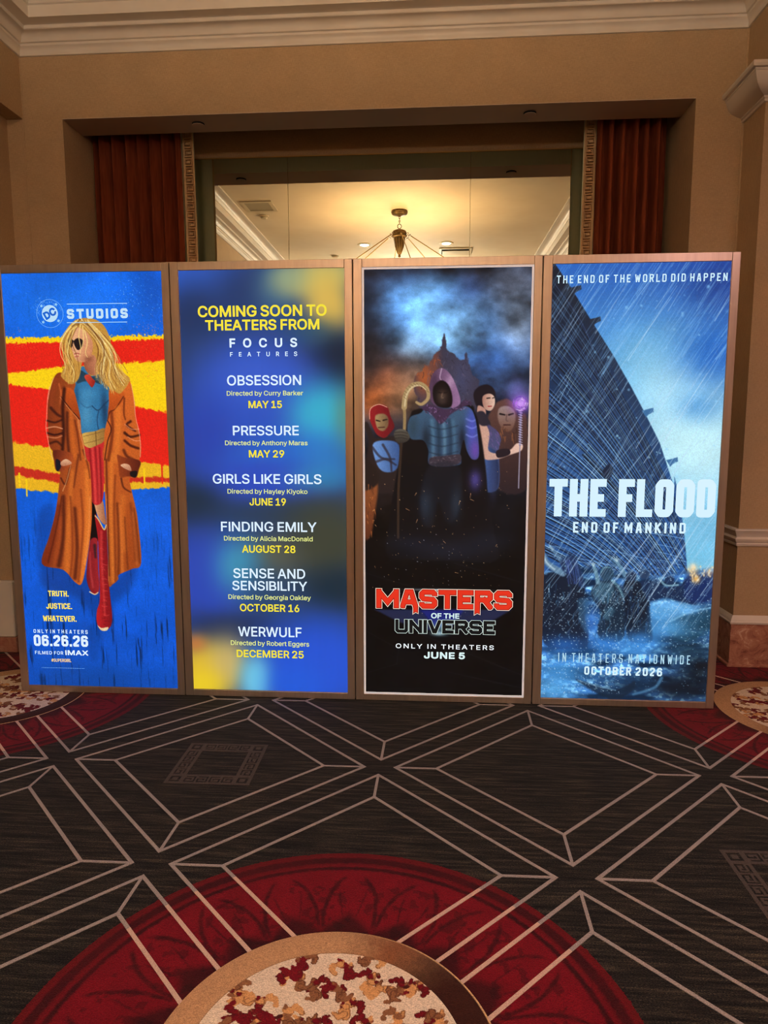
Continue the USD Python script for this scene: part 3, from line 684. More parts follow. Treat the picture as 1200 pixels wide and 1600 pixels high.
# lettering: flat cut shapes on the print
GLYPH = {}
def glyph_shape(text):
    if text not in GLYPH:
        m = meshkit.text_mesh(text, 1.0, .1)
        z = m.vertices[:, 2]; top = m.faces[(z[m.faces] > .05).all(1)]
        GLYPH[text] = unary_union([Polygon(m.vertices[t][:, :2]) for t in top]).buffer(0)
    return GLYPH[text]
ADV = {}
def advance(ch):
    """(advance, left edge) of a character; the capital I is a plain bar here"""
    if ch not in ADV:
        w = lambda t: (lambda b: b[2] - b[0])(glyph_shape(t).bounds)
        hh = w('HH')
        if ch == ' ': ADV[ch] = (.29, 0)
        elif ch == 'I': ADV[ch] = (.325, 0.0)
        else:
            adv = w('H' + ch + 'H') - hh; g = w(ch)
            ADV[ch] = (adv, w('H' + ch) - g - (hh - w('H')))
    return ADV[ch]
def block_glyph(ch, w, h, t, sharp=False):
    """condensed square capitals drawn as bars with clipped corners, w x h cm with bars t thick"""
    c = .20 * min(w, h * .6) / w; d = c * w / h
    O = [(c, 0), (1 - c, 0), (1, d), (1, 1 - d), (1 - c, 1), (c, 1), (0, 1 - d), (0, d), (c, 0)]
    m = .5
    L = {'O': [O], '0': [O], 'D': [[(0, 0), (1 - c, 0), (1, d), (1, 1 - d), (1 - c, 1), (0, 1), (0, 0)]], 'I': [[(.5, 0), (.5, 1)]], 'T': [[(.5, 0), (.5, 1)], [(-.04, 1), (1.04, 1)]],
         'H': [[(0, 0), (0, 1)], [(1, 0), (1, 1)], [(0, m), (1, m)]], 'E': [[(1, 0), (0, 0), (0, 1), (1, 1)], [(0, m), (.74, m)]], 'F': [[(0, 0), (0, 1), (1, 1)], [(0, m), (.74, m)]], 'L': [[(0, 1), (0, 0), (1, 0)]],
         'N': [[(0, 0), (0, 1)], [(1, 0), (1, 1)], [(.02, .98), (.98, .02)]], 'M': [[(0, 0), (0, 1)], [(1, 0), (1, 1)], [(.02, .98), (.5, .25), (.98, .98)]], 'A': [[(0, 0), (.34, 1), (.66, 1), (1, 0)], [(.14, .28), (.86, .28)]],
         'P': [[(0, 0), (0, 1), (1 - c, 1), (1, 1 - d), (1, m + d), (1 - c, m), (0, m)]], 'R': [[(0, 0), (0, 1), (1 - c, 1), (1, 1 - d), (1, m + d), (1 - c, m), (0, m)], [(.55, m), (1, 0)]],
         'B': [[(0, 0), (0, 1), (1 - c, 1), (1, 1 - d), (1, m + d), (1 - c, m), (0, m)], [(0, 0), (1 - c, 0), (1, d), (1, m - d), (1 - c, m)]], 'C': [[(1, .70), (1, 1 - d), (1 - c, 1), (c, 1), (0, 1 - d), (0, d), (c, 0), (1 - c, 0), (1, d), (1, .30)]],
         'S': [[(1, .72), (1, 1 - d), (1 - c, 1), (c, 1), (0, 1 - d), (0, m + d * 1.3), (c, m + d * .2), (1 - c, m - d * .2), (1, m - d * 1.3), (1, d), (1 - c, 0), (c, 0), (0, d), (0, .28)]],
         'U': [[(0, 1), (0, d), (c, 0), (1 - c, 0), (1, d), (1, 1)]], 'V': [[(0, 1), (.42, 0), (.58, 0), (1, 1)]], 'W': [[(0, 1), (.22, 0), (.5, .75), (.78, 0), (1, 1)]], 'Y': [[(0, 1), (.5, .45), (1, 1)], [(.5, .45), (.5, 0)]], 'K': [[(0, 0), (0, 1)], [(0, .42), (1, 1)], [(.30, .56), (1, 0)]],
         'J': [[(1, 1), (1, d), (1 - c, 0), (c, 0), (0, d), (0, .3)]], '2': [[(0, .72), (0, 1 - d), (c, 1), (1 - c, 1), (1, 1 - d), (1, .62), (0, .12), (0, 0), (1, 0)]], '6': [[(1, .76), (1, 1 - d), (1 - c, 1), (c, 1), (0, 1 - d), (0, d), (c, 0), (1 - c, 0), (1, d), (1, m - d * .4), (1 - c, m + d * .6), (0, m + d * .6)]],
         '.': [[(.5, 0), (.5, .001)]]}[ch]
    f = lambda p: (t / 2 + p[0] * (w - t), t / 2 + p[1] * (h - t))
    return unary_union([LineString([f(p) for p in l]).buffer(t / 2, cap_style=2 if ch in 'SC26J' else 3, join_style=1 if ch in 'ODCS60PRBUJ2' and not sharp else 2, mitre_limit=2.2, quad_segs=4) for l in L]).intersection(sbox(0, 0, w, h))
WIDE = {'I': 0, '.': 0, 'M': 1.28, 'W': 1.3, 'L': .88, 'E': .88, 'F': .86, 'J': .9}
def words(text, x0, x1, yb, cap, bold=0.0, rot=0, shear=0, track=0, block=0, sharp=False):
    """the outline of a line of lettering, spanning x0..x1 (cm) on the baseline yb (cm down) with capitals cap cm high.
    track: extra space between letters, in capital heights; block: bar thickness in capital heights of the condensed square capitals"""
    if block:
        t = block * cap
        k = sum(WIDE.get(ch, 1) for ch in text if ch != ' '); gaps = track * cap * (len(text) - 1) + .26 * cap * text.count(' ') - track * cap * text.count(' ') + t * sum(ch in 'I.' for ch in text)
        w = (x1 - x0 - gaps) / k; parts, x = [], x0
        for ch in text:
            if ch == ' ': x += .26 * cap; continue
            cw = t if ch in 'I.' else w * WIDE.get(ch, 1)
            parts.append(shapely.affinity.translate(block_glyph(ch, cw, cap, t, sharp), x)); x += cw + track * cap
        s = shapely.affinity.affine_transform(unary_union(parts), [1, 0, 0, -1, 0, yb])
        return s.simplify(.012)
    parts, x = [], 0.0
    for ch in text:
        adv, left = advance(ch)
        if ch == 'I': parts.append(sbox(x, 0, x + .132, .985))
        elif ch != ' ':
            g = glyph_shape(ch); parts.append(shapely.affinity.translate(g, x + left - g.bounds[0]))
        x += adv + track
    s = unary_union(parts)
    a, b0, c, d0 = s.bounds
    b = bold
    s = shapely.affinity.affine_transform(s, [(x1 - x0 - 2 * b) / (c - a), 0, 0, (cap - 2 * b) / .985, 0, 0])
    a = s.bounds[0]
    s = shapely.affinity.translate(s, x0 + b - a, b)
    if b: s = s.buffer(b, join_style=1, quad_segs=3)
    if shear: s = shapely.affinity.affine_transform(s, [1, shear, 0, 1, 0, 0])
    s = shapely.affinity.affine_transform(s, [1, 0, 0, -1, 0, yb])
    if rot: s = shapely.affinity.rotate(s, rot, origin='center')
    return s.simplify(.012)
def print_shape(box_print, shape, col, layer=0, name='lettering', label=None):
    g = shapely.affinity.affine_transform(shape, [.01, 0, 0, -.01, PX0, PZ1])
    y = PY - .0003 - .0004 * layer
    obj(name, prism(g, y - .0003, y), ink(col), box_print, label=label)
ART = [
[('P',[(-6.8,34.5),(24.7,34.5),(61.3,34.2),(97.5,33.8),(96.8,51.8),(-8.1,51)],(250,205,20),0.5,1,{'smooth': False,'rough': 1.6,'rs': 1.1}),
('P',[(-7.1,37.5),(33.7,37.2),(61.2,36.7),(97.4,36.1),(94.5,107.3),(57.7,103.8),(20.6,97.6),(-11.2,92.1)],(228,34,22),0.5,1,{'smooth': False,'rough': 1.2,'rs': 1.1}),
('P',[(-8.4,55.2),(32.9,50.4),(97,47.3),(95.8,77.1),(32,64.5),(-8.7,58.6)],(250,205,20),0.6,1,{'smooth': False,'rough': 1.3,'rs': 0.8}),
('P',[(-13,90.3),(31.9,97.1),(94.6,106.4),(94.1,117.3),(30.3,122.1),(-15,116.8)],(232,176,32),0.6,1,{'smooth': False,'rough': 1.4}),
('P',[(-14,104),(31,111.2),(94.3,112.3),(94.2,114.6),(30.7,116.2),(-14.4,109)],(196,44,28),0.6,1,{'smooth': False,'rough': 1.2}),
('S',[(6.7,114),(6.4,123.2)],0.55,0.4,(250,205,20),0.3,1),
('S',[(86.6,100.2),(86.3,115.5)],0.55,0.4,(228,34,22),0.3,1),
('S',[(2.7,110.3),(2.5,117.7)],0.55,0.4,(250,205,20),0.3,1),
('S',[(76.1,107.4),(76,116.4)],0.55,0.4,(250,205,20),0.3,1),
('P',[(15.3,159.3),(35.8,165.9),(50.6,172.6),(67.7,162.1),(65.7,174.4),(58.4,182.7),(54,186.3),(49.1,200.9),(43.8,195.4),(35.3,185.2),(28.6,180.4),(12.2,175.2)],(8,52,130),3,0.62),
('P',[(12.9,132.9),(22,130.2),(15.9,161.4),(9.7,160.1)],(8,52,130),2.5,0.45),
('P',[(37.9,200.4),(46.1,203.8),(43.3,217.9),(38.2,219.4)],(8,58,140),2.5,0.5),
('P',[(43.9,125.7),(46.6,126),(47.1,135.4),(47.5,148.1),(42.3,148.9),(43.2,138.1)],(14,8,10),0.3,1,{'fig': True}),
('P',[(41.3,153.6),(43,147.8),(46.6,147.8),(46.5,155.6),(46.3,165.8),(46.4,175.4),(45.1,179.9),(42,179.7),(39.5,174.8),(39,167.9)],(120,22,28),0.35,1,{'col2': (160,34,40),'ang': 0,'fig': True}),
('S',[(41.9,155.6),(41.6,165.8),(42.5,176.1)],0.5,0.7,(190,60,62),0.6,0.6),
('S',[(44.9,151.5),(45,158.3)],0.9,0.6,(40,24,30),0.8,0.8),
('S',[(40.4,178.9),(43.3,180.4),(45.3,179.2)],0.35,0.3,(222,190,150),0.2,1),
('P',[(46.2,125.9),(51,125.7),(51.9,132.7),(52.4,139),(50,138.4),(47.3,133.4)],(222,158,112),0.3,1,{'col2': (160,96,66),'ang': 0,'fig': True}),
('P',[(45.9,134),(47.9,136.2),(51,142.2),(52.6,139),(52.4,155.5),(52.2,173.9),(52.8,186.3),(53.1,193.2),(52.1,198.8),(49,201.7),(45.6,201.5),(43.6,196.8),(44.1,189.9),(46.2,182.9),(46.7,162.4),(47,147.5)],(196,32,36),0.3,1,{'col2': (120,16,24),'ang': 0,'fig': True}),
('S',[(46.2,134.4),(48.1,136.8),(50.9,142.3),(52.4,139.6)],0.35,0.35,(222,184,110),0.2,1),
('S',[(49.1,148.1),(50.4,148.6),(51.5,149)],0.16,0.1,(90,10,18),0.25,0.7),
('S',[(48.7,149.9),(50.1,150.4),(51.2,150.5)],0.16,0.1,(110,14,20),0.25,0.7),
('S',[(49.2,151.6),(50.7,151.3),(51.7,151.9)],0.16,0.1,(110,14,20),0.25,0.7),
('S',[(48,153.4),(49.1,153.2),(50,154)],0.16,0.1,(230,84,80),0.25,0.7),
('S',[(49.2,155.1),(50.2,155.6),(51,155)],0.16,0.1,(110,14,20),0.25,0.7),
('S',[(48.7,156.9),(49.6,156.6),(50.2,156.6)],0.16,0.1,(110,14,20),0.25,0.7),
('S',[(48.1,158.7),(49,159.3),(49.7,159.5)],0.16,0.1,(230,84,80),0.25,0.7),
('S',[(48,160.4),(49,161),(49.8,160.9)],0.16,0.1,(110,14,20),0.25,0.7),
('S',[(48.7,162.2),(50.4,162.8),(51.8,163)],0.16,0.1,(230,84,80),0.25,0.7),
('S',[(48.3,164),(48.9,164.6),(49.6,164)],0.16,0.1,(230,84,80),0.25,0.7),
('S',[(48.5,165.8),(49.6,165.3),(50.3,166.3)],0.16,0.1,(230,84,80),0.25,0.7),
('S',[(48.1,167.5),(48.9,167.4),(49.5,168.1)],0.16,0.1,(110,14,20),0.25,0.7),
('S',[(48.6,169.3),(49.8,168.9),(50.8,170.2)],0.16,0.1,(110,14,20),0.25,0.7),
('S',[(48,171.1),(49.8,171.1),(51.2,171.4)],0.16,0.1,(230,84,80),0.25,0.7),
('S',[(48.3,172.9),(49.5,172.4),(50.3,172.6)],0.16,0.1,(110,14,20),0.25,0.7),
('S',[(48.9,174.6),(50.3,174.3),(51.4,174.6)],0.16,0.1,(230,84,80),0.25,0.7),
('S',[(47.9,176.4),(49,176.6),(49.8,177.1)],0.16,0.1,(110,14,20),0.25,0.7),
('S',[(48.6,178.2),(49.9,178.2),(51,178.3)],0.16,0.1,(230,84,80),0.25,0.7),
('S',[(47.5,180),(49.2,180),(50.6,180.5)],0.16,0.1,(110,14,20),0.25,0.7),
('S',[(48.7,181.8),(49.8,182),(50.6,181.9)],0.16,0.1,(230,84,80),0.25,0.7),
('S',[(48.5,183.6),(49.5,183.8),(50.3,184.2)],0.16,0.1,(230,84,80),0.25,0.7),
('S',[(47.5,185.4),(49.3,185),(50.7,186.3)],0.16,0.1,(90,10,18),0.25,0.7),
('S',[(47.2,187.2),(48.9,187.6),(50.3,187.3)],0.16,0.1,(230,84,80),0.25,0.7),
('S',[(47.8,189),(49,188.6),(49.9,189.8)],0.16,0.1,(110,14,20),0.25,0.7),
('S',[(47.6,190.8),(49.2,190.6),(50.4,191.7)],0.16,0.1,(90,10,18),0.25,0.7),
('S',[(48,192.6),(49.8,193),(51.2,192.4)],0.16,0.1,(230,84,80),0.25,0.7),
('S',[(47.1,194.4),(48.2,194.4),(49.1,194.3)],0.16,0.1,(90,10,18),0.25,0.7),
('S',[(48.5,196.2),(50.2,196.2),(51.5,196.5)],0.16,0.1,(90,10,18),0.25,0.7),
('S',[(47.4,198),(48.4,198.1),(49.2,198.8)],0.16,0.1,(110,14,20),0.25,0.7),
('S',[(48.5,199.8),(49.5,200.4),(50.4,200.3)],0.16,0.1,(230,84,80),0.25,0.7),
('S',[(49.3,143.4),(48.5,162.3),(48.7,182.9),(48.7,192.6)],0.7,0.5,(226,74,66),0.7,0.5),
('P',[(44,198.8),(46.3,200.4),(50.3,199.8),(49.3,201.9),(46,201.8)],(230,204,160),0.25,1),
('P',[(41.6,94.3),(48.9,93.8),(54,91.6),(52.9,102.9),(53.3,95.7),(52.6,112.8),(50.7,126.1),(44.9,126.4),(44.6,108.8),(41.2,95.7)],(196,40,42),0.3,1,{'name': 'skirt','fig': True}),
('S',[(45,95.7),(45.4,111.5),(45.4,126.7)],0.5,0.7,(130,16,26),0.8,0.75,{'clip': 'skirt'}),
('S',[(46.7,95.7),(46.9,111.5),(46.8,126.7)],0.5,0.7,(226,70,64),0.8,0.75,{'clip': 'skirt'}),
('S',[(48.4,95.7),(48.8,111.5),(48.8,126.7)],0.5,0.7,(126,16,26),0.8,0.75,{'clip': 'skirt'}),
('S',[(50.7,95.7),(50.6,111.5),(50.1,126.7)],0.5,0.7,(110,12,22),0.8,0.75,{'clip': 'skirt'}),
('S',[(49.7,95.7),(49.6,111.5),(49.1,126.7)],0.5,0.7,(214,60,56),0.8,0.75,{'clip': 'skirt'}),
('P',[(41.9,51.7),(44.7,50.7),(46.7,54.4),(48.8,55.7),(53.3,54.9),(56.4,58.6),(58.6,63.9),(58.3,68.7),(57,78.8),(54.9,85.4),(49.3,86.8),(40.5,88.4),(40.1,81.4),(38.9,73.4),(37.2,65.4),(37.5,60.6)],(46,112,158),0.3,1,{'name': 'top','fig': True}),
('B',44.3,77.1,3.9,9.4,(92,164,200),0.55,0,{'clip': 'top'}),
('B',46.1,65.4,5,3.3,(70,142,186),0.7,0,{'clip': 'top'}),
('B',54.9,75,2,11,(20,52,86),0.85,0,{'clip': 'top'}),
('B',39.3,67,1.4,6.1,(22,62,98),0.6,0,{'clip': 'top'}),
('S',[(47.9,72.3),(51.1,74.7),(55.1,71.3),(58.1,68.7)],0.3,0.3,(18,48,80),0.35,0.8,{'clip': 'top'}),
('S',[(51.5,75),(50.3,80.3),(50.9,86.2)],0.25,0.25,(20,54,90),0.3,0.8,{'clip': 'top'}),
('S',[(41.3,70.7),(44.5,73.1),(47.9,72.3)],0.25,0.25,(30,80,120),0.5,0.6,{'clip': 'top'}),
('P',[(41.8,52.8),(45.6,54.4),(49.4,56.1),(53.9,54.4),(56.4,58.6),(53,60.2),(48.7,58.6),(43.7,58.8),(39.7,59.6)],(34,62,80),0.4,1),
('P',[(41,87.9),(48.8,86.3),(54.5,84.8),(53.7,91.7),(48.9,94.4),(44.9,95.7),(41.5,93.4)],(214,172,84),0.25,1,{'col2': (150,104,50),'ang': 0,'fig': True}),
('S',[(41.9,89.2),(48.7,87.7),(54.3,86.2)],0.18,0.18,(120,84,40),0.2,0.8),
('S',[(42.2,93.2),(49,91.6),(53.7,90)],0.18,0.18,(120,84,40),0.2,0.8),
('S',[(49.1,86.6),(49.1,94.3)],0.25,0.25,(110,76,34),0.2,0.9),
('P',[(38.9,59.6),(37.9,64.3),(39.3,70.7),(40.6,78.7),(40.8,86.2),(41.9,93.8),(43,102.4),(44.7,105.6),(44.6,127.4),(43.3,142.1),(40,159.1),(36,173.8),(31.8,173.2),(25.3,166.1),(12.7,162.5),(18.2,146.4),(23,131.5),(26.6,112.2),(27.2,102.3),(23.4,97.6),(21.5,92.1),(22.3,70.7),(26.6,56.9),(30.7,53.7),(34.4,56.9)],(122,48,20),0.28,1,{'name': 'coatl','col2': (214,104,38),'ang': 8,'fig': True}),
('P',[(58.6,62.9),(57.7,70.8),(56.5,78.8),(54.4,86.2),(53.5,94.3),(52,102.9),(52.9,95.7),(52.8,108.8),(52.5,127.3),(52.6,138.7),(52.6,155.5),(51.9,174.5),(54.7,174),(57.9,171.2),(58.4,168.5),(66.2,165),(71.9,161.4),(71.2,137.9),(70,128.5),(68.5,120.6),(67.5,112.8),(71.5,111.4),(73.5,103.5),(74.9,95.7),(74.5,100.7),(74.6,92.1),(73.8,84.7),(72.4,78.8),(72.4,70.8),(71.3,62.9),(70.1,58.5),(66.5,55),(62,56)],(216,102,38),0.28,1,{'name': 'coatr','col2': (158,72,26),'ang': 90,'fig': True}),
('S',[(15.1,162.1),(20.3,146.4),(24.9,128.8)],3.2,1.6,(120,40,18),2,0.8,{'clip': 'coatl'}),
('S',[(22.7,163.4),(26.6,146.3),(28,123.5)],1.4,1,(78,26,14),1.2,0.85,{'clip': 'coatl'}),
('S',[(27.4,166.7),(29.3,146.3),(32.1,123.5),(34.3,108.9)],1.6,1,(214,112,40),1.4,0.7,{'clip': 'coatl'}),
('S',[(32,170.8),(34.4,153),(34.4,130.1)],1.2,0.9,(78,26,14),1.1,0.8,{'clip': 'coatl'}),
('S',[(36.1,171.4),(39.3,152.9),(41.8,132.7),(42.5,108.8)],1.5,1,(226,122,44),1.2,0.75,{'clip': 'coatl'}),
('S',[(27.3,112.9),(29.8,116.2),(33.2,105.6)],0.5,0.5,(78,26,14),0.4,0.8,{'clip': 'coatl'}),
('S',[(27.8,120.2),(30.6,114.2),(33.6,104.9)],0.2,0.2,(236,170,110),0.2,0.7,{'clip': 'coatl'}),
('S',[(41.2,97),(43.4,104.9),(44.3,112.8)],0.6,0.3,(78,26,14),0.5,0.6,{'clip': 'coatl'}),
('S',[(38.3,99.7),(36.4,108.9),(34.5,118.1)],0.7,0.4,(78,26,14),0.6,0.6,{'clip': 'coatl'}),
('S',[(54.8,172.5),(55.3,148.7),(56,123.3),(57.9,99.6)],1.1,1,(226,122,44),1.2,0.7,{'clip': 'coatr'}),
('S',[(58,169),(59.4,148.7),(59.5,127.3)],0.6,0.7,(104,40,16),0.7,0.75,{'clip': 'coatr'}),
('S',[(65.6,162.8),(65,147.3),(63.8,129.9)],3,2,(160,66,22),2.2,0.6,{'clip': 'coatr'}),
('S',[(69.2,159.4),(68.6,141.9),(67.3,127.2)],1.2,0.8,(110,42,18),1.2,0.6,{'clip': 'coatr'}),
('S',[(62.6,154),(62.7,137.9),(62.8,123.3)],1.3,1.3,(214,112,40),1.6,0.6,{'clip': 'coatr'}),
('S',[(54.4,102.3),(53.7,128.7),(52.5,169.1)],0.5,0.5,(78,26,14),0.5,0.7,{'clip': 'coatr'}),
('S',[(62.6,112.7),(63.7,118),(67.7,120.6)],0.5,0.4,(78,26,14),0.5,0.85,{'clip': 'coatr'}),
('S',[(53.3,122),(52.8,142),(52,172.5)],0.16,0.16,(226,150,96),0.2,0.7,{'clip': 'coatr'}),
('S',[(16.5,161.7),(20.9,147.7),(25,132.9),(26.9,123.5)],0.5,0.3,(88,30,14),0.5,0.8,{'clip': 'coatl'}),
('S',[(20.7,162.7),(24,149),(25.8,135.5)],0.9,0.6,(160,66,28),1,0.6,{'clip': 'coatl'}),
('S',[(29.2,170.8),(31.5,155.7),(32.2,138.2),(32.1,123.5)],0.6,0.5,(120,46,20),0.8,0.7,{'clip': 'coatl'}),
('S',[(34,172.8),(36.7,155.7),(38.8,138.1),(38.5,119.4)],0.7,0.5,(112,42,18),0.8,0.6,{'clip': 'coatl'}),
('S',[(38.4,162.5),(42,142.1),(43.6,123.4)],0.5,0.4,(242,146,72),0.6,0.6,{'clip': 'coatl'}),
('S',[(56.1,172.5),(56.8,155.5),(57.4,132.6),(59.1,111.4)],0.5,0.5,(122,48,18),0.7,0.7,{'clip': 'coatr'}),
('S',[(60.6,167),(60.9,148.7),(61.1,128.6)],0.8,0.7,(226,120,48),0.9,0.6,{'clip': 'coatr'}),
('S',[(63.8,164.9),(63.6,150),(63.5,135.2)],0.5,0.5,(110,44,18),0.7,0.7,{'clip': 'coatr'}),
('S',[(69.4,162.1),(68.8,145.9),(68.3,132.5)],0.6,0.5,(196,98,42),0.8,0.6,{'clip': 'coatr'}),
('S',[(71.1,161.4),(70.3,143.2),(69.2,129.9)],0.4,0.4,(96,38,18),0.6,0.7,{'clip': 'coatr'}),
('P',[(31.3,62.2),(35.1,62.2),(37.9,64.3),(39.3,70.7),(40.6,78.7),(40.2,79.8),(35,73.9),(30.1,67.5)],(196,84,28),0.3,1,{'col2': (150,56,20),'ang': 90}),
('S',[(30.1,67),(35,73.6),(40,79.5)],0.28,0.28,(60,20,12),0.3,0.9),
('S',[(29.5,67.2),(34.7,74.2),(39.6,80.2),(40.4,86.8)],0.14,0.14,(236,160,110),0.2,0.8),
('P',[(58.6,62.9),(66,64.5),(66.3,68.7),(59.9,75),(56.8,77.2),(57.7,70.8)],(206,92,32),0.3,1,{'col2': (170,66,22),'ang': 90}),
('S',[(66.2,67.1),(61.1,74),(57.9,75.6),(56.6,79.8)],0.26,0.26,(70,24,12),0.3,0.9),
('S',[(32.3,62.7),(30.8,73.4),(30.4,86.7),(29,97.6)],1,0.9,(52,16,12),0.9,0.9),
('S',[(35.4,75.5),(35.3,86.8),(36.2,100.8)],1.1,1.3,(206,100,34),1,0.7),
('S',[(33.2,76),(32.5,86.8),(32.8,100.8)],0.8,0.8,(70,24,14),0.8,0.8),
('S',[(27.6,57.9),(25.5,65.3),(23.8,73.9)],1.4,1,(146,58,26),1.2,0.8),
('S',[(29.4,60.1),(30.2,65.4),(29.3,71.2)],0.5,0.3,(226,112,60),0.5,0.5),
('S',[(23.8,73.3),(27.5,77.1),(30.3,78.2)],0.8,0.6,(60,18,14),0.7,0.9),
('S',[(21.1,80.3),(25.6,81.4),(30.2,79.8)],0.5,0.5,(52,14,12),0.5,0.9),
('S',[(20.6,84.6),(25.4,83.8),(29.8,84.9)],0.35,0.35,(238,160,120),0.3,0.7),
('S',[(21,87.3),(25.1,88.4),(29.7,87.3)],0.6,0.5,(50,14,12),0.5,0.9),
('S',[(20.8,89.4),(25.6,90.1),(29.3,88.9)],0.3,0.3,(236,150,108),0.3,0.6),
('S',[(22,93.2),(26,92.1),(28.7,94.3)],0.6,0.6,(54,18,12),0.6,0.8),
('S',[(23.8,61.6),(22.2,68.5),(21,78.7),(20.3,84.6),(21.4,94.3),(23.1,102.5)],0.18,0.18,(240,176,140),0.2,0.8),
('S',[(26.6,56.6),(24.3,61.6),(22.5,68.5)],0.14,0.14,(244,190,150),0.2,0.7),
('S',[(39.1,80.3),(39.8,86.8),(41.6,94.8),(42.3,102.4)],0.22,0.22,(238,160,100),0.25,0.7),
('S',[(37.4,80.3),(38.6,88.9),(39.4,102.4)],0.5,0.5,(96,34,16),0.5,0.7),
('S',[(58.8,76.1),(58.8,86.8),(55.7,102.4)],0.9,0.9,(96,34,14),0.7,0.7),
('S',[(62.7,74),(62.1,86.8),(60.2,102.4)],1.6,1.6,(226,122,44),1.2,0.6),
('S',[(56.3,80.4),(58.2,85.2),(55.7,92.1),(53.5,102.4)],0.3,0.3,(56,18,10),0.3,0.9),
('S',[(66.6,68.2),(66,76.1),(66.6,79.8)],0.5,0.4,(96,36,14),0.5,0.8),
('S',[(69.6,80.9),(67.3,83),(72.1,86.3)],0.7,0.5,(58,18,12),0.6,0.9),
('S',[(66.2,82.5),(69.9,85.2),(74.3,85.2)],0.3,0.3,(240,150,110),0.3,0.6),
('S',[(65.9,87.3),(69.2,89.5),(74.5,88.4)],0.8,0.5,(52,16,10),0.6,0.9),
('S',[(66.3,85.2),(70.4,87.3),(74.3,86.8)],0.5,0.4,(200,92,40),0.4,0.7),
('S',[(65.7,91.6),(68.9,94.3),(73.3,95.9)],0.7,0.7,(56,16,10),0.6,0.85),
('S',[(67.5,89.5),(71.3,91.6),(74.5,91.6)],0.22,0.22,(244,160,120),0.25,0.7),
('S',[(72.3,70.3),(72.6,78.3),(74,85.7),(74.7,93.2),(74.2,100.7)],0.2,0.2,(244,170,130),0.22,0.8),
('S',[(70.9,60.3),(71.7,65.6),(72.3,70.8)],0.2,0.2,(244,170,120),0.22,0.7),
('S',[(64.9,97),(66.4,100.2),(70.2,102.4)],0.8,0.8,(80,28,14),0.7,0.8),
('P',[(23.8,97.1),(31.6,97.7),(35,99.7),(34.3,104.3),(31,107.6),(27.8,109.2),(24.5,108.2),(23.8,103)],(88,28,18),0.4,1,{'col2': (176,78,34),'ang': 20}),
('P',[(24.9,102.3),(27.2,103),(27.7,106.3),(25.8,108.9),(24.7,107.6)],(22,22,34),0.3,1),
('P',[(27.5,104.1),(30.8,102),(34.1,104),(32.5,105.3),(28.5,106)],(230,180,140),0.25,1,{'col2': (180,112,82),'ang': 90}),
('P',[(60.9,99.6),(64.6,100.9),(73.9,102.9),(73,108.1),(71.1,112.4),(66.7,111.7),(62,112.1),(61.3,105.5)],(150,62,26),0.4,1,{'col2': (86,28,18),'ang': 0}),
('P',[(62.6,105.5),(65.1,104.5),(67.9,105.5),(68.6,108.5),(65.3,107.5)],(232,178,138),0.25,1,{'col2': (176,110,80),'ang': 60}),
('P',[(68.2,109.1),(71.9,108.8),(71.1,112.2),(68.1,111.4)],(24,16,18),0.3,1),
('P',[(47.3,24.3),(52.7,25.3),(56.9,28.4),(59.6,33.6),(60.7,39.3),(61.1,44.5),(62.7,49.8),(66.7,54),(70.3,57.1),(69.2,60.3),(67.2,62.9),(64.3,65.5),(61.6,64.5),(58.4,62.3),(56.3,60.2),(53.8,56),(51.8,52.3),(49.3,47.6),(44.3,47.5),(43.1,49.6),(42.4,52.8),(41,57),(38.6,59.6),(35.8,60.1),(32.6,58),(30.8,55.3),(32.6,51.6),(34.9,47.5),(34.2,42.2),(33.9,37),(35.4,30.8),(39,26.7),(42.9,24.8)],(196,142,62),0.3,1,{'name': 'hair','fig': True}),
('P',[(44.9,46.5),(50.6,44.4),(52.6,51.8),(51.7,55.2),(47.7,55.2),(44.9,51.7)],(206,134,94),0.4,1,{'col2': (150,82,58),'ang': 160}),
('P',[(38.5,30),(37.3,35.5),(37.7,40.2),(38.6,43.3),(39.1,45.5),(40.8,47.6),(44.3,48.2),(47.9,46.2),(49.9,41.8),(49.9,36.6),(46.9,31.7),(42.6,29.4)],(236,178,132),0.35,1,{'col2': (206,132,92),'ang': 20}),
('B',47.1,46.5,2.8,1.7,(130,70,50),0.7,0),
('B',40.7,42.8,1.7,2.2,(240,190,150),0.4,0),
('S',[(39.4,43.7),(40.9,43.3),(42.8,43.9)],0.28,0.2,(160,62,58),0.25,1),
('S',[(39.7,45.2),(41,44.9),(41.9,45.1)],0.3,0.2,(190,92,84),0.25,1),
('S',[(37.9,40.2),(38.2,41.5),(39.6,41.8)],0.2,0.2,(176,108,80),0.25,0.7),
('P',[(36.2,35.3),(38.6,35.8),(39,37.7),(37.7,40.4),(36.5,38.6)],(26,18,22),0.22,1),
('P',[(39.4,36.6),(41.8,35.1),(44.5,36.4),(44,39.7),(41.5,41.6),(39.8,39.3)],(28,18,22),0.22,1),
('S',[(38.5,36.6),(39.6,36.8)],0.3,0.3,(20,14,16),0.2,1),
('P',[(44.3,56),(47,54.9),(48.9,57.1),(50.4,58.9),(48.5,62),(46.4,59.9)],(212,70,48),0.25,1,{'col2': (150,34,28),'ang': 40}),
('S',[(45.3,26),(50.9,30.6),(56,35.4),(60,40.6),(61.7,46.2),(63.4,52.1),(67.4,58.4)],0.37,0.15,(214,160,72),0.22,0.843108862307813),
('S',[(42.2,26.3),(38.7,30.6),(36.8,35),(37,39.5),(37.6,43.9),(38.5,48.4),(39.2,52.8)],0.34,0.14,(214,160,72),0.22,0.9349098993907992),
('S',[(47.4,26),(51.7,31.3),(55.1,36.9),(57.5,42.9),(57.2,49.3),(55.1,56.1),(57.2,63.1)],0.24,0.09,(255,236,176),0.22,0.8266029304696123),
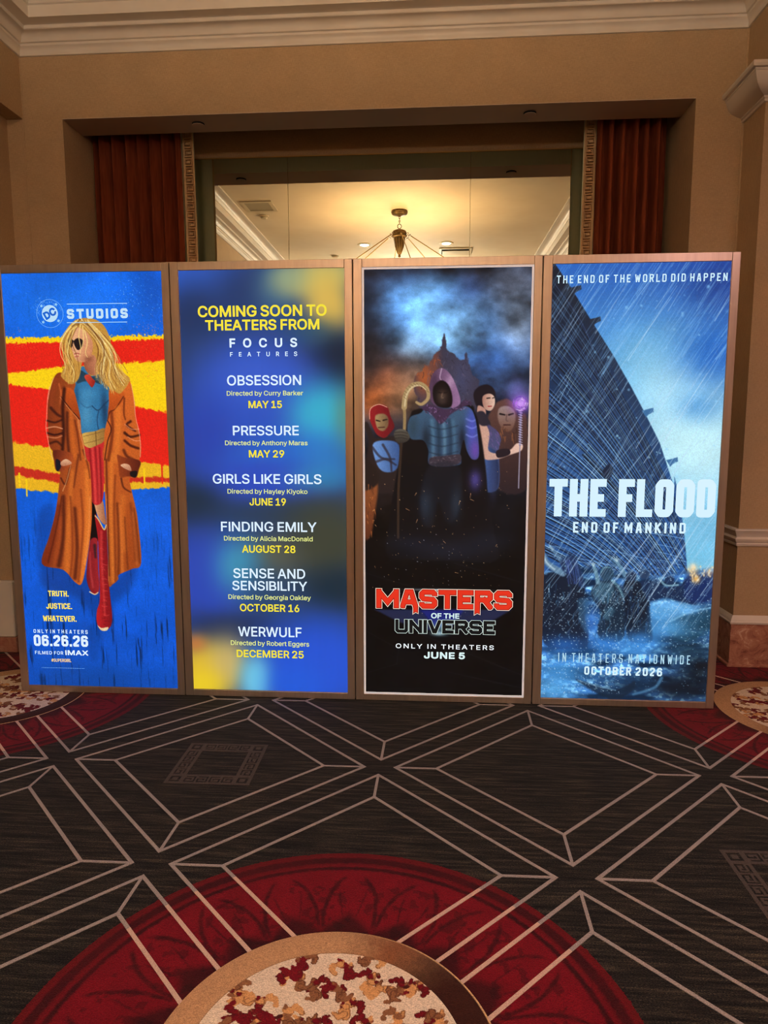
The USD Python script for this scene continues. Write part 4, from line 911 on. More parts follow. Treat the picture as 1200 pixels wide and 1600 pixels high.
('S',[(46.1,26.5),(51.4,31.4),(55.9,36.6),(60.4,42.2),(61.5,48.1),(61.2,54.4),(66.1,61)],0.39,0.15,(120,72,30),0.22,0.757424424526414),
('S',[(43.1,26.9),(48.1,31.7),(52.3,36.8),(55.9,42.1),(55.9,47.9),(54.4,54.1),(58.4,60.5)],0.23,0.09,(250,222,140),0.22,0.851890266573432),
('S',[(47,26.2),(51.9,31.2),(56.5,36.5),(60.2,42.2),(60.7,48.2),(60.8,54.6),(65.2,61.3)],0.36,0.14,(120,72,30),0.22,0.6947471246283133),
('S',[(45.8,26.2),(51.7,30.1),(57.2,34.2),(60.7,38.7),(63.4,43.5),(66.4,48.8),(69.3,54.2)],0.35,0.14,(150,96,40),0.22,0.942915984460599),
('S',[(41.5,26.7),(36.7,31.3),(33.6,36),(32.8,40.8),(33.1,45.5),(34.2,50.3),(34,55.1)],0.25,0.1,(120,72,30),0.22,0.8141278827577229),
('S',[(47.8,25),(52.5,30.4),(56.2,36.1),(59.4,42.1),(60.2,48.5),(58.8,55.3),(61.5,62.4)],0.19,0.08,(226,176,86),0.22,0.7915350636903783),
('S',[(44.1,25.5),(50.4,29.9),(55.6,34.5),(59.3,39.4),(63.1,44.8),(65.5,50.5),(67.6,56.5)],0.25,0.1,(236,190,98),0.22,0.7466856743636352),
('S',[(44.6,25.2),(50,30.2),(55.7,35.3),(59.4,40.8),(60.1,46.7),(62.6,53),(67.4,59.6)],0.41,0.16,(255,236,176),0.22,0.6317909201449947),
('S',[(44.6,25.6),(50.2,30.7),(55.5,36.1),(59.3,41.8),(60.6,47.9),(62.5,54.4),(66.7,61.1)],0.39,0.16,(255,236,176),0.22,0.7315469063834869),
('S',[(44,26.9),(49.4,32.1),(53.3,37.5),(55.1,43.2),(57.5,49.3),(57.8,55.9),(57,62.6)],0.31,0.13,(214,160,72),0.22,0.8593591778974472),
('S',[(42.4,26.9),(47.7,31.6),(51.8,36.5),(53.9,41.8),(55.3,47.5),(55.2,53.6),(55.6,59.9)],0.17,0.07,(120,72,30),0.22,0.8175903177730055),
('S',[(47,26.7),(51.5,31.6),(55.6,36.7),(57.9,42.2),(57.5,48.1),(57.3,54.4),(59.8,60.9)],0.4,0.16,(226,176,86),0.22,0.6128670289068002),
('S',[(43.2,25.6),(39.4,30.5),(36.5,35.4),(35.2,40.3),(36.6,45.3),(38.7,50.3),(36.6,55.3)],0.38,0.15,(120,72,30),0.22,0.9132509715211587),
('S',[(44,26.4),(48.5,30.6),(52.1,35.1),(53.1,39.9),(52.4,45.1),(51.3,50.7),(51.5,56.6)],0.25,0.1,(120,72,30),0.22,0.8607560145439452),
('S',[(43.8,25.9),(49.4,31.6),(54,37.5),(56.2,43.8),(58.5,50.6),(60,57.7),(60.5,65.1)],0.16,0.07,(226,176,86),0.22,0.8826358742990049),
('S',[(43.8,26.2),(40.1,31.7),(37.6,37.2),(36.3,42.7),(37,48.3),(39.2,53.9),(38.2,59.5)],0.34,0.13,(120,72,30),0.22,0.6687638555810899),
('S',[(41.4,26.5),(37,31.6),(34.1,36.7),(33.6,41.9),(34.4,47.1),(35.2,52.4),(34.7,57.6)],0.36,0.15,(214,160,72),0.22,0.6499394622289187),
('S',[(45.3,25.6),(50.1,30.9),(54.8,36.5),(57.3,42.3),(56.8,48.6),(57.8,55.3),(60.9,62.3)],0.18,0.07,(236,190,98),0.22,0.6935216921333804),
('S',[(48,25.7),(52.1,30.1),(54.5,34.7),(55.5,39.7),(55.6,45.1),(52.4,50.8),(51.5,56.8)],0.29,0.11,(250,222,140),0.22,0.8947219233425316),
('S',[(48,26.4),(52,30.9),(54.8,35.5),(57.4,40.5),(56.6,45.8),(53,51.6),(55.2,57.6)],0.2,0.08,(255,236,176),0.22,0.6648501220708912),
('S',[(43.6,26.1),(49.5,31),(54.9,36),(58.1,41.5),(60.3,47.3),(63,53.6),(65.6,60.1)],0.31,0.12,(250,222,140),0.22,0.8598181686512059),
('S',[(44.9,25.6),(50.4,30.3),(55.9,35.2),(60.3,40.4),(61.2,46.1),(63,52.2),(68.6,58.5)],0.26,0.1,(250,222,140),0.22,0.6483813296560473),
('S',[(46.4,25.6),(50.8,31),(54.6,36.7),(56.5,42.8),(55.7,49.2),(55,56.1),(56.9,63.2)],0.18,0.07,(236,190,98),0.22,0.688966590102112),
('S',[(43.1,25.4),(49,30.3),(54.3,35.4),(57.6,40.8),(59.7,46.7),(62.1,53),(64.7,59.4)],0.35,0.14,(120,72,30),0.22,0.7195614869135258),
('S',[(47.5,26),(52.1,31.4),(56.1,36.9),(59.3,42.9),(59.4,49.2),(58.5,55.9),(61.9,62.9)],0.41,0.16,(250,222,140),0.22,0.878762254012718),
('S',[(41.4,25.4),(36.2,31.2),(32.8,37),(31.4,42.8),(31.6,48.7),(33.2,54.6),(32.3,60.6)],0.19,0.08,(120,72,30),0.22,0.7720059989929844),
('S',[(42.2,26.5),(37.7,30.8),(34.5,35.2),(32.7,39.6),(33.9,44),(36.3,48.5),(34.2,52.9)],0.37,0.15,(150,96,40),0.22,0.6477488912862008),
('S',[(47.1,25.9),(52.2,30.9),(57.2,36.1),(60.8,41.6),(61.5,47.6),(62.9,54),(67.2,60.6)],0.31,0.12,(120,72,30),0.22,0.6631875130417083),
('S',[(43.5,25.3),(48.3,29.8),(51.7,34.5),(52.6,39.5),(53.4,44.9),(52.4,50.7),(51,56.8)],0.25,0.1,(150,96,40),0.22,0.7645652972548551),
('S',[(44.9,25.9),(50.8,30.1),(55.5,34.5),(59.8,39.2),(62.8,44.4),(63.5,49.9),(66.7,55.6)],0.26,0.1,(150,96,40),0.22,0.9041207682946324),
('S',[(42.9,26.6),(48.2,32.2),(53,38.1),(55.6,44.3),(56.4,50.9),(57.4,58),(59.5,65.2)],0.39,0.16,(214,160,72),0.22,0.9235819422692015),
('S',[(43.1,26.2),(38.9,30.9),(35.8,35.7),(34.4,40.5),(35.5,45.3),(37.3,50.2),(35.6,55)],0.33,0.13,(214,160,72),0.22,0.7588574166302597),
('S',[(41.3,26.3),(36.8,31.2),(34.1,36.1),(33.1,41.1),(33.3,46.1),(35.1,51.2),(35.1,56.2)],0.4,0.16,(120,72,30),0.22,0.727488588081179),
('S',[(44,26.4),(49,31.6),(52.6,37),(55.2,42.8),(56.2,48.9),(54.4,55.5),(55.8,62.3)],0.33,0.13,(250,222,140),0.22,0.8260557689744106),
('S',[(41.3,25.3),(37.3,30.7),(34.7,36.2),(34.3,41.8),(35.4,47.4),(36.5,53),(36,58.6)],0.3,0.12,(226,176,86),0.22,0.7816289864318089),
('S',[(42.7,26.8),(48,31.8),(52.2,37.1),(54.4,42.7),(55.8,48.7),(55.8,55.1),(56.5,61.8)],0.22,0.09,(250,222,140),0.22,0.7740963119198502),
('S',[(47.3,25.9),(52.7,30.8),(57.2,36),(59.2,41.5),(61.8,47.4),(64,53.8),(64.1,60.3)],0.21,0.08,(120,72,30),0.22,0.7780202122345107),
('S',[(42.8,25.6),(47.9,30.6),(52.8,35.9),(55.8,41.5),(55.2,47.6),(56,54),(59.8,60.7)],0.32,0.13,(226,176,86),0.22,0.8555496370423095),
('S',[(44.5,25.8),(49.7,31.3),(54.5,37.1),(57.8,43.1),(58.6,49.7),(59.5,56.6),(62.8,63.7)],0.16,0.07,(226,176,86),0.22,0.7076638399884987),
('S',[(41.9,25.3),(38.2,29.9),(35.1,34.5),(34.3,39.1),(36.5,43.8),(37.9,48.5),(35.5,53.2)],0.37,0.15,(214,160,72),0.22,0.6464337754654492),
('S',[(46.5,26.6),(51.3,32.4),(55.6,38.4),(57.8,44.8),(58.1,51.6),(59,58.8),(60.9,66.3)],0.29,0.12,(236,190,98),0.22,0.6168108891417146),
('S',[(44.6,25.1),(49.1,30),(52.6,35),(55.5,40.4),(55,46.2),(52.3,52.3),(55,58.8)],0.3,0.12,(214,160,72),0.22,0.8289343403958652),
('S',[(44.9,26.6),(50.7,31.5),(55.3,36.6),(58,42.1),(61.2,48),(62.8,54.3),(63.3,60.8)],0.34,0.14,(214,160,72),0.22,0.6372880196886256),
('S',[(44.3,25.6),(49.9,30.1),(55.2,34.8),(59.2,39.8),(60.6,45.3),(62.2,51.2),(66.6,57.3)],0.17,0.07,(255,236,176),0.22,0.8673257131772925),
('S',[(42.6,25.2),(48.4,30.6),(53.3,36.3),(55.3,42.3),(57.7,48.8),(59.9,55.6),(60,62.7)],0.32,0.13,(236,190,98),0.22,0.7846031889328071),
('S',[(44.5,25.3),(49.2,30),(52,35),(54.4,40.3),(55.1,46.1),(51.4,52.2),(52.1,58.5)],0.23,0.09,(255,236,176),0.22,0.6599183978192416),
('S',[(47.9,26.6),(52.8,31.2),(56.7,36),(60.7,41.1),(61.5,46.7),(60.2,52.6),(64.3,58.8)],0.28,0.11,(150,96,40),0.22,0.6600343566723067),
('S',[(43.3,25.9),(48.1,30.2),(51.3,34.8),(52.9,39.6),(53.3,44.9),(51.4,50.6),(51.1,56.5)],0.38,0.15,(120,72,30),0.22,0.6183089507568259),
('S',[(45.8,25.9),(51.5,30.5),(56.6,35.3),(61.1,40.5),(63.3,46.1),(64.7,52),(69.3,58.2)],0.23,0.09,(236,190,98),0.22,0.7061292871598257),
('S',[(43.4,25.7),(39.5,31.2),(37,36.7),(35.5,42.2),(36.1,47.8),(38.5,53.4),(37.7,58.9)],0.4,0.16,(250,222,140),0.22,0.8163539705651386),
('S',[(47.3,26),(51.9,30.9),(55.2,36),(57.6,41.5),(58.2,47.4),(56.5,53.7),(57.7,60.3)],0.35,0.14,(236,190,98),0.22,0.8787652718198513),
('S',[(45.1,26),(50.7,30.6),(54.9,35.3),(59.1,40.4),(61.6,45.9),(60.9,51.8),(64.1,57.9)],0.19,0.07,(255,236,176),0.22,0.8053368655393273),
('S',[(44.3,25),(48.8,29.7),(52.5,34.6),(55.2,39.9),(54.4,45.6),(52.4,51.6),(55.1,58)],0.34,0.14,(150,96,40),0.22,0.7574124238925843),
('S',[(47.9,26.1),(53.1,30.5),(57,35.1),(60.5,40.1),(62.9,45.5),(62.3,51.2),(64.5,57.2)],0.41,0.16,(250,222,140),0.22,0.837811595346676),
('S',[(42.8,25.1),(48.1,30.7),(53.3,36.5),(56.3,42.6),(56.4,49.1),(58,56.1),(61.6,63.3)],0.35,0.14,(214,160,72),0.22,0.9390188129634885),
('S',[(41.9,25.2),(36.9,29.4),(33.2,33.6),(31.4,37.8),(32.5,42),(34.4,46.3),(32.1,50.6)],0.25,0.1,(226,176,86),0.22,0.8933891126980318),
('S',[(43.6,26),(49.3,31.3),(53.7,36.7),(58.4,42.6),(60.8,48.9),(59.8,55.5),(63.9,62.4)],0.3,0.12,(150,96,40),0.22,0.939173486463994),
('S',[(46.8,26.1),(51.9,30.9),(56.5,36),(59,41.4),(59.8,47.3),(61.4,53.5),(63.6,60)],0.24,0.1,(226,176,86),0.22,0.8410753891710112),
('S',[(42.2,26.5),(38.6,30.7),(36,34.9),(35.8,39.2),(37.2,43.5),(38.1,47.8),(37.3,52)],0.32,0.13,(236,190,98),0.22,0.6268360292276934),
('S',[(46.2,26.1),(50.8,31.6),(55.2,37.2),(57,43.2),(56.6,49.7),(57.3,56.5),(59.1,63.6)],0.27,0.11,(236,190,98),0.22,0.7488874522531948),
('S',[(42,25.6),(38.5,30.7),(35.9,35.8),(35,41),(36.4,46.2),(38.5,51.4),(37.1,56.6)],0.17,0.07,(250,222,140),0.22,0.7034795477755467),
('S',[(44.9,25.6),(50.2,30.8),(54.8,36.2),(56.9,41.9),(58.2,48.1),(59.6,54.6),(60.8,61.4)],0.18,0.07,(150,96,40),0.22,0.648197755531385),
('S',[(43.4,25.9),(49.1,31.4),(53.5,37),(55.4,43.1),(57.8,49.6),(59.2,56.4),(58.9,63.5)],0.32,0.13,(226,176,86),0.22,0.7668484001902383),
('S',[(43.3,25.1),(48,29.4),(51.9,33.9),(53.6,38.8),(52.9,44.1),(52.2,49.7),(53.5,55.6)],0.36,0.14,(120,72,30),0.22,0.7129650062749444),
('S',[(47.7,26.1),(53,31),(57.4,36.1),(59.3,41.6),(61.8,47.4),(63.8,53.7),(63.9,60.2)],0.25,0.1,(226,176,86),0.22,0.6225601067276517),
('S',[(45,26.3),(49.8,31.3),(52.9,36.4),(54.8,41.9),(55.7,47.8),(53.4,54.1),(53.5,60.6)],0.3,0.12,(150,96,40),0.22,0.6019668839211915),
('S',[(41.6,25.2),(39.3,29.9),(37.8,34.7),(38.7,39.5),(40.5,44.3),(41.3,49.2),(41.5,54)],0.29,0.12,(120,72,30),0.22,0.8493226871160771),
('S',[(43.9,26.4),(38.4,30.5),(34.3,34.7),(32.9,39),(33.4,43.2),(33.7,47.5),(31.8,51.8)],0.4,0.16,(120,72,30),0.22,0.8439029370855128),
('S',[(44.1,25.6),(49.7,30.8),(54.9,36.1),(58.7,41.9),(60.4,48),(61.9,54.5),(65.8,61.3)],0.27,0.11,(236,190,98),0.22,0.6948708521810805),
('S',[(48.1,26.1),(53.2,31),(56.7,36.1),(60.3,41.6),(62.4,47.5),(60.8,53.8),(63.1,60.3)],0.38,0.15,(236,190,98),0.22,0.6321369887021441),
('S',[(41.2,26.3),(37.3,30.8),(34.4,35.4),(33.4,39.9),(35.1,44.5),(36.9,49.1),(35.1,53.7)],0.28,0.11,(150,96,40),0.22,0.9038527450030213),
('S',[(41.7,26.4),(36.6,30.2),(33.4,34.1),(32.7,37.9),(32.7,41.8),(33.4,45.8),(33.5,49.7)],0.32,0.13,(226,176,86),0.22,0.8404729147599961),
('S',[(44.6,26.5),(49.6,32),(54.5,37.6),(57.1,43.6),(56.7,50.1),(58.2,56.9),(61.4,64)],0.33,0.13,(120,72,30),0.22,0.8054986354903754),
('S',[(46.6,26.6),(50.7,31.6),(54.3,36.8),(56.7,42.3),(55,48.3),(53,54.6),(56.2,61.2)],0.16,0.07,(226,176,86),0.22,0.8646861423425471),
('S',[(47,25.8),(52.6,30.8),(57.1,35.9),(60.2,41.4),(63.3,47.3),(64.6,53.6),(66.1,60.2)],0.27,0.11,(214,160,72),0.22,0.648739189389668),
('S',[(46.1,26.5),(50.9,31.9),(54,37.4),(56.3,43.4),(57.9,49.7),(55.8,56.4),(55.9,63.4)],0.17,0.07,(150,96,40),0.22,0.9098645951774138),
('S',[(47.2,27),(51.5,31.6),(54.3,36.5),(56.1,41.7),(56.2,47.4),(53.5,53.4),(53.7,59.7)],0.4,0.16,(255,236,176),0.22,0.6108850095795988),
('S',[(43.9,26.5),(48.7,31),(52.6,35.7),(54.1,40.8),(54.1,46.3),(53.9,52.2),(54.3,58.3)],0.29,0.12,(120,72,30),0.22,0.7951526722425363),
('S',[(44.7,25.6),(49.3,31),(53.5,36.6),(55.7,42.6),(54.9,49),(54.5,55.8),(57,62.8)],0.39,0.15,(255,236,176),0.22,0.6491635143166151),
('S',[(44.6,25.4),(49.1,29.9),(52.1,34.6),(53.5,39.6),(53.4,45),(50.9,50.8),(50.6,56.9)],0.21,0.09,(236,190,98),0.22,0.7764570664664443),
('S',[(41.4,25.9),(38,29.9),(35.9,33.9),(36,37.9),(37.4,41.9),(38.3,46),(38.2,50)],0.17,0.07,(214,160,72),0.22,0.7538537368737777),
('S',[(47.7,26.1),(51.6,30.4),(55,34.9),(56.1,39.7),(54,44.9),(52.9,50.5),(54.2,56.3)],0.26,0.1,(150,96,40),0.22,0.7056203737584444),
('S',[(41.4,25.9),(36.6,31.1),(33.5,36.5),(32.7,41.8),(33.1,47.2),(34.1,52.6),(33.7,58.1)],0.4,0.16,(214,160,72),0.22,0.8860987871371511),
('S',[(45.1,25.1),(49.8,30),(54.2,35.2),(56.5,40.8),(55.9,46.7),(56.2,53),(58.9,59.6)],0.17,0.07,(120,72,30),0.22,0.6307736049660072),
('S',[(48.1,25.5),(52.5,30.6),(56.3,35.8),(56.9,41.4),(56.9,47.4),(57.5,53.9),(57,60.5)],0.23,0.09,(226,176,86),0.22,0.60868511884662),
('S',[(47,26.4),(51.6,31.3),(55,36.4),(55.5,41.9),(56.1,47.8),(56.1,54.1),(54.4,60.6)],0.38,0.15,(255,236,176),0.22,0.648055713236104),
('S',[(42.8,25.2),(37.7,29.3),(34.2,33.4),(32.2,37.5),(32.7,41.7),(34.8,45.9),(33.2,50)],0.39,0.15,(250,222,140),0.22,0.6091005441255816),
('S',[(45.5,25.9),(50.1,31.3),(54.5,37),(57,43),(56.3,49.4),(56.4,56.2),(59.6,63.3)],0.34,0.14,(120,72,30),0.22,0.8394169491313003),
('S',[(45.1,26.3),(49.5,31),(53,36),(54.1,41.2),(53.4,47),(52.5,53.1),(52.8,59.4)],0.33,0.13,(226,176,86),0.22,0.6956749569042269),
('S',[(45.1,25.6),(49.8,31.3),(53.6,37.2),(56.9,43.6),(57.1,50.3),(55.2,57.4),(58.4,64.8)],0.29,0.12,(150,96,40),0.22,0.6543974364518879),
('S',[(48,25.4),(52.1,29.9),(55.2,34.7),(57,39.8),(56.2,45.3),(53.9,51.2),(55.3,57.3)],0.27,0.11,(255,236,176),0.22,0.7813579106905935),
('S',[(47.8,25.3),(52.5,30.7),(55.8,36.4),(57.1,42.4),(58.1,48.8),(57.6,55.6),(57,62.6)],0.16,0.07,(150,96,40),0.22,0.6937426473730469),
('S',[(47.7,26.1),(52.1,31.8),(56,37.7),(59,44),(58.3,50.7),(57.1,57.8),(60.8,65.2)],0.38,0.15,(214,160,72),0.22,0.8159342101792902),
('S',[(47.4,26),(51.6,30.8),(55,35.7),(56,41),(55.3,46.7),(54.5,52.7),(54.7,59.1)],0.37,0.15,(120,72,30),0.22,0.8694586354395979),
('S',[(46.1,26.7),(51,31.8),(53.9,37.1),(55.9,42.8),(57.8,48.8),(55.6,55.3),(55,62)],0.26,0.1,(120,72,30),0.22,0.7171411253764907),
('S',[(47.4,26.8),(52.5,31.4),(56.7,36.1),(60.5,41.2),(61.9,46.8),(61.5,52.7),(65,58.9)],0.42,0.17,(150,96,40),0.22,0.6219506392118429),
('S',[(47.9,26.6),(52.1,31.9),(55.6,37.4),(57.3,43.2),(56.4,49.5),(55.2,56.2),(56.9,63.1)],0.27,0.11,(236,190,98),0.22,0.7476007998690594),
('S',[(46.2,26.4),(51.8,30.5),(56.8,34.9),(61.1,39.6),(63.2,44.7),(64.3,50.2),(68.5,55.9)],0.26,0.1,(236,190,98),0.22,0.8690478077986394),
('S',[(42.7,27),(47.4,31.3),(51.4,35.9),(53.8,40.9),(53,46.2),(51.5,52),(53.9,57.9)],0.3,0.12,(226,176,86),0.22,0.7497557093479037),
('S',[(47.8,25.8),(52.1,30.7),(55.2,35.8),(55.9,41.3),(56.1,47.2),(55,53.5),(53.8,60.1)],0.37,0.15,(255,236,176),0.22,0.6249125651927087),
('S',[(43,25.7),(38.5,30.6),(35.6,35.6),(34,40.7),(34.4,45.8),(36.7,50.9),(35.7,56)],0.23,0.09,(236,190,98),0.22,0.860456344634292),
('S',[(46.9,26.2),(51.3,30.8),(54.2,35.5),(56.6,40.7),(57,46.2),(53.8,52.1),(55,58.3)],0.35,0.14,(250,222,140),0.22,0.7558243300700924),
('S',[(46.1,26.4),(50.4,31),(54.2,35.8),(56.5,40.9),(55.1,46.4),(53.6,52.3),(56.5,58.5)],0.37,0.15,(150,96,40),0.22,0.6368284184804645),
('S',[(44.5,25),(49.9,30.8),(53.7,36.7),(57.1,43),(59.6,49.7),(58.4,56.9),(60,64.2)],0.25,0.1,(255,236,176),0.22,0.7684438524669533),
('S',[(42.6,26.1),(39.9,31.1),(37.9,36.2),(37.5,41.2),(39.5,46.4),(41.2,51.5),(39.9,56.6)],0.3,0.12,(214,160,72),0.22,0.7451261451814275),
('S',[(46.2,26.5),(52.3,30.9),(56.7,35.5),(60.3,40.4),(64.6,45.8),(65.8,51.5),(66.9,57.4)],0.24,0.1,(226,176,86),0.22,0.746118966351963),
('S',[(42.8,25.9),(38.1,31.5),(35,37.2),(34.1,42.9),(34.4,48.6),(35.2,54.4),(34.8,60.2)],0.34,0.14,(226,176,86),0.22,0.8786061842365045),
('S',[(42.3,26.5),(47.3,31.3),(51.3,36.3),(53,41.6),(53.5,47.4),(53.1,53.5),(53.5,59.9)],0.3,0.12,(150,96,40),0.22,0.9399470045553412),
('S',[(43.3,26),(49,31.1),(54,36.4),(58.1,42),(59.8,48.1),(60.7,54.5),(64.7,61.2)],0.27,0.11,(226,176,86),0.22,0.680152320682698),
('S',[(46.2,26.2),(50.6,31.3),(54.4,36.7),(56.5,42.4),(55.4,48.5),(54.4,55),(56.9,61.8)],0.24,0.1,(120,72,30),0.22,0.632828686985955),
('S',[(47.1,26.6),(52.1,32.1),(56,37.9),(57.7,44),(59.3,50.5),(60,57.5),(59.9,64.6)],0.16,0.06,(150,96,40),0.22,0.6198918507414946),
('S',[(41.5,25.9),(36.4,30.6),(33,35.3),(31.2,40.1),(31.7,44.9),(33.9,49.8),(32.6,54.6)],0.3,0.12,(250,222,140),0.22,0.8692408262069724),
('S',[(45.1,26.2),(50.8,31.3),(55.3,36.6),(57.5,42.3),(60.4,48.4),(62.2,54.9),(62.3,61.5)],0.21,0.09,(120,72,30),0.22,0.9095799729629247),
('S',[(42.7,25.6),(49,29.6),(54.7,33.7),(59.7,38.2),(62.6,43.1),(64.6,48.4),(69.5,53.9)],0.22,0.09,(250,222,140),0.22,0.6117308974268668),
('S',[(47.6,25.8),(51.6,30.4),(54,35.2),(55.3,40.4),(55.1,46),(51.6,51.9),(51.1,58.1)],0.21,0.08,(236,190,98),0.22,0.7409172614293765),
('S',[(42.5,25.9),(47.8,31.6),(52.9,37.5),(55.1,43.8),(55.5,50.5),(57.6,57.6),(59.6,65)],0.34,0.14,(226,176,86),0.22,0.6322284132596572),
('S',[(47.1,26.7),(51.2,31.7),(55.1,37),(56.6,42.7),(54.9,48.7),(54.3,55.2),(56.5,61.9)],0.35,0.14,(120,72,30),0.22,0.6667636176266912),
('S',[(43.8,27.8),(42.4,34),(43.1,40.2),(42.2,45.4)],0.3,0.12,(248,214,130),0.22,0.95),
('S',[(44.9,28.8),(45,35.6),(43.6,40.7)],0.3,0.12,(248,214,130),0.22,0.95),
('S',[(45.8,30.9),(47.1,37.1),(45.7,42.8),(46.7,45.5)],0.3,0.12,(248,214,130),0.22,0.95),
('S',[(41.6,28.8),(37.6,31.3),(35.7,35.5)],0.3,0.12,(248,214,130),0.22,0.95),
('S',[(43.4,25.1),(41.7,27.2),(38.8,28.7)],0.5,0.3,(96,60,30),0.5,0.7)],
[('B',5.8,4.1,29.3,15.1,(46,92,196),0.95,0,{'p': 3}),
('B',39.1,12.2,23.1,15.1,(34,56,104),0.9,0,{'p': 2.4}),
('B',54.9,9.1,13.3,17.8,(70,118,150),0.6,20,{'p': 2.4}),
('B',77.5,4.4,23.1,10.7,(196,184,104),0.95,-10,{'p': 3}),
('B',81.7,19.5,13.3,18.7,(224,184,84),0.95,-12,{'p': 3}),
('B',60.2,4.2,10.7,8,(150,166,130),0.7,0,{'p': 2.2}),
('B',85.7,48.1,20.4,16.9,(18,32,52),0.95,20,{'p': 3}),
('B',70.2,33.6,13.3,8.9,(44,84,112),0.7,0,{'p': 2.4}),
('B',7,21,17.8,15.1,(30,50,92),0.8,0,{'p': 2.6}),
('B',40.8,80.7,44.4,46.2,(46,82,190),0.95,0,{'p': 5}),
('B',41.4,57.2,26.7,16,(58,94,204),0.8,0,{'p': 2.6}),
('B',10.7,91.3,17.8,23.1,(40,64,170),0.8,0,{'p': 2.4}),
('B',78.3,79,19.6,19.6,(56,178,206),0.95,0,{'p': 3}),
('B',90.6,82.5,7.1,19.6,(96,140,112),0.7,0,{'p': 2.4}),
('B',58.3,101,32,15.1,(40,108,204),0.75,-10,{'p': 2.4}),
('B',77.9,107.1,15.1,13.3,(46,128,196),0.8,0,{'p': 2.4}),
('B',45.4,115.2,38.9,13.9,(46,74,186),0.9,0,{'p': 3.5}),
('B',76.1,112.4,17.6,8.3,(50,140,190),0.7,0,{'p': 2.4}),
('B',2.1,127.2,21.3,13.9,(30,46,66),0.95,0,{'p': 2.6}),
('B',52.3,131.4,38.9,8.3,(42,58,74),0.75,0,{'p': 2.6}),
('B',80.1,148.4,27.8,27.8,(64,66,50),0.95,0,{'p': 3.2}),
('B',46.2,158.8,18.5,13.9,(108,100,64),0.75,0,{'p': 2.4}),
('B',86.2,174.9,23.1,13.9,(26,44,58),0.95,0,{'p': 2.6}),
('B',8.8,170.4,28.7,30.6,(44,72,182),0.95,0,{'p': 4}),
('B',28.6,162.7,13.9,16.7,(66,156,184),0.85,0,{'p': 2.4}),
('B',45.8,175.5,16.7,14.8,(46,74,104),0.7,0,{'p': 2.4}),
('B',34.1,200.1,38.9,9.3,(34,48,82),0.85,8,{'p': 2.6}),
('B',11.5,203.4,14.8,7.4,(44,50,78),0.6,0,{'p': 2.4}),
('B',72.8,220.2,40.7,30.6,(38,84,212),0.98,0,{'p': 4}),
('B',7,223.7,19.4,17.6,(226,186,52),0.98,0,{'p': 3.2}),
('B',1.8,208.4,7.4,5.6,(204,120,60),0.75,0,{'p': 2.2}),
('B',21.3,220.4,12,16.7,(206,180,110),0.85,0,{'p': 2.4}),
('B',37.1,229.7,10.2,15.7,(116,206,232),0.95,0,{'p': 2.6}),
('B',4.7,234.4,13.9,11.1,(238,206,40),0.9,0,{'p': 2.6}),
('B',59.6,232,17.6,13.9,(34,92,220),0.8,0,{'p': 2.4})],
[('B',42.5,27.7,28.3,19.7,(84,150,222),0.9,0),
('B',35.7,21.8,17.1,10.3,(130,190,240),0.75,0),
('B',51.1,37.8,18,11.1,(150,206,246),0.85,0),
('B',77.9,24.8,16.3,22.3,(120,136,164),0.8,0),
('B',80.1,10.1,12.9,10.3,(104,110,132),0.7,0),
('B',69.9,48,19.7,12,(56,108,196),0.85,0),
('B',27.3,40.9,11.1,10.3,(150,190,222),0.6,0),
('B',23.7,6,7.7,5.1,(60,84,130),0.6,0),
('B',11.7,57.7,15.4,11.1,(150,82,52),0.8,0),
('B',5.6,69.6,11.1,9.4,(206,104,48),0.85,0),
('B',30.8,56.1,11.1,7.7,(180,132,104),0.7,0),
('B',23,68,11.1,10.3,(216,150,96),0.6,0),
('B',4,45.7,7.7,12,(58,48,52),0.8,0),
('B',57.6,12.3,7.7,6.9,(38,52,104),0.7,0),
('B',80.6,69.9,12.9,10.3,(74,92,148),0.7,0),
('B',20.4,19.1,10.3,13.7,(70,120,190),0.6,0),
('B',30.6,16,13.7,9.4,(110,170,226),0.6,0),
('B',54.4,29.5,12.9,12.9,(130,186,236),0.6,0),
('B',67.9,29.7,10.3,12.9,(90,140,206),0.7,0),
('B',83,29.8,8.6,18.8,(130,150,176),0.7,0),
('B',68.5,59.7,13.7,7.7,(80,120,190),0.7,0),
('B',49.2,15.4,10.3,6.9,(90,140,206),0.5,0),
('CLOUD',),
('P',[(27.3,61.2),(29.9,55.3),(32.5,54.4),(33.5,51.1),(35.9,51.9),(37.6,47.7),(40,44.4),(42.3,42.7),(44,33.9),(45.9,43.6),(49.5,45.5),(52.6,48.7),(54.5,47.9),(55.8,43.3),(57.8,52.1),(59.2,56.3),(62.5,58.8),(63.5,69.9),(60.2,78.4),(32.6,78.3)],(58,54,72),0.5,1,{'smooth': False,'rough': 0.9,'rs': 0.5,'name': 'crag'}),
('B',33.4,57.8,5.1,9.4,(190,92,40),0.8,0,{'clip': 'crag'}),
('B',39.3,49.4,2.6,7.7,(140,70,44),0.6,0,{'clip': 'crag'}),
('B',53.9,58,6,10.3,(70,74,110),0.6,0,{'clip': 'crag'}),
('S',[(39.7,50.1),(40.5,52.2)],0.2,0.1,(96,86,104),0.3,0.7,{'clip': 'crag'}),
('S',[(56,69),(55.3,70.9)],0.2,0.1,(44,42,58),0.3,0.7,{'clip': 'crag'}),
('S',[(40.8,47.3),(40.5,48)],0.2,0.1,(96,86,104),0.3,0.7,{'clip': 'crag'}),
('S',[(52.2,68.5),(53.2,70.5)],0.2,0.1,(44,42,58),0.3,0.7,{'clip': 'crag'}),
('S',[(60.4,65.5),(60.1,67.9)],0.2,0.1,(34,32,46),0.3,0.7,{'clip': 'crag'}),
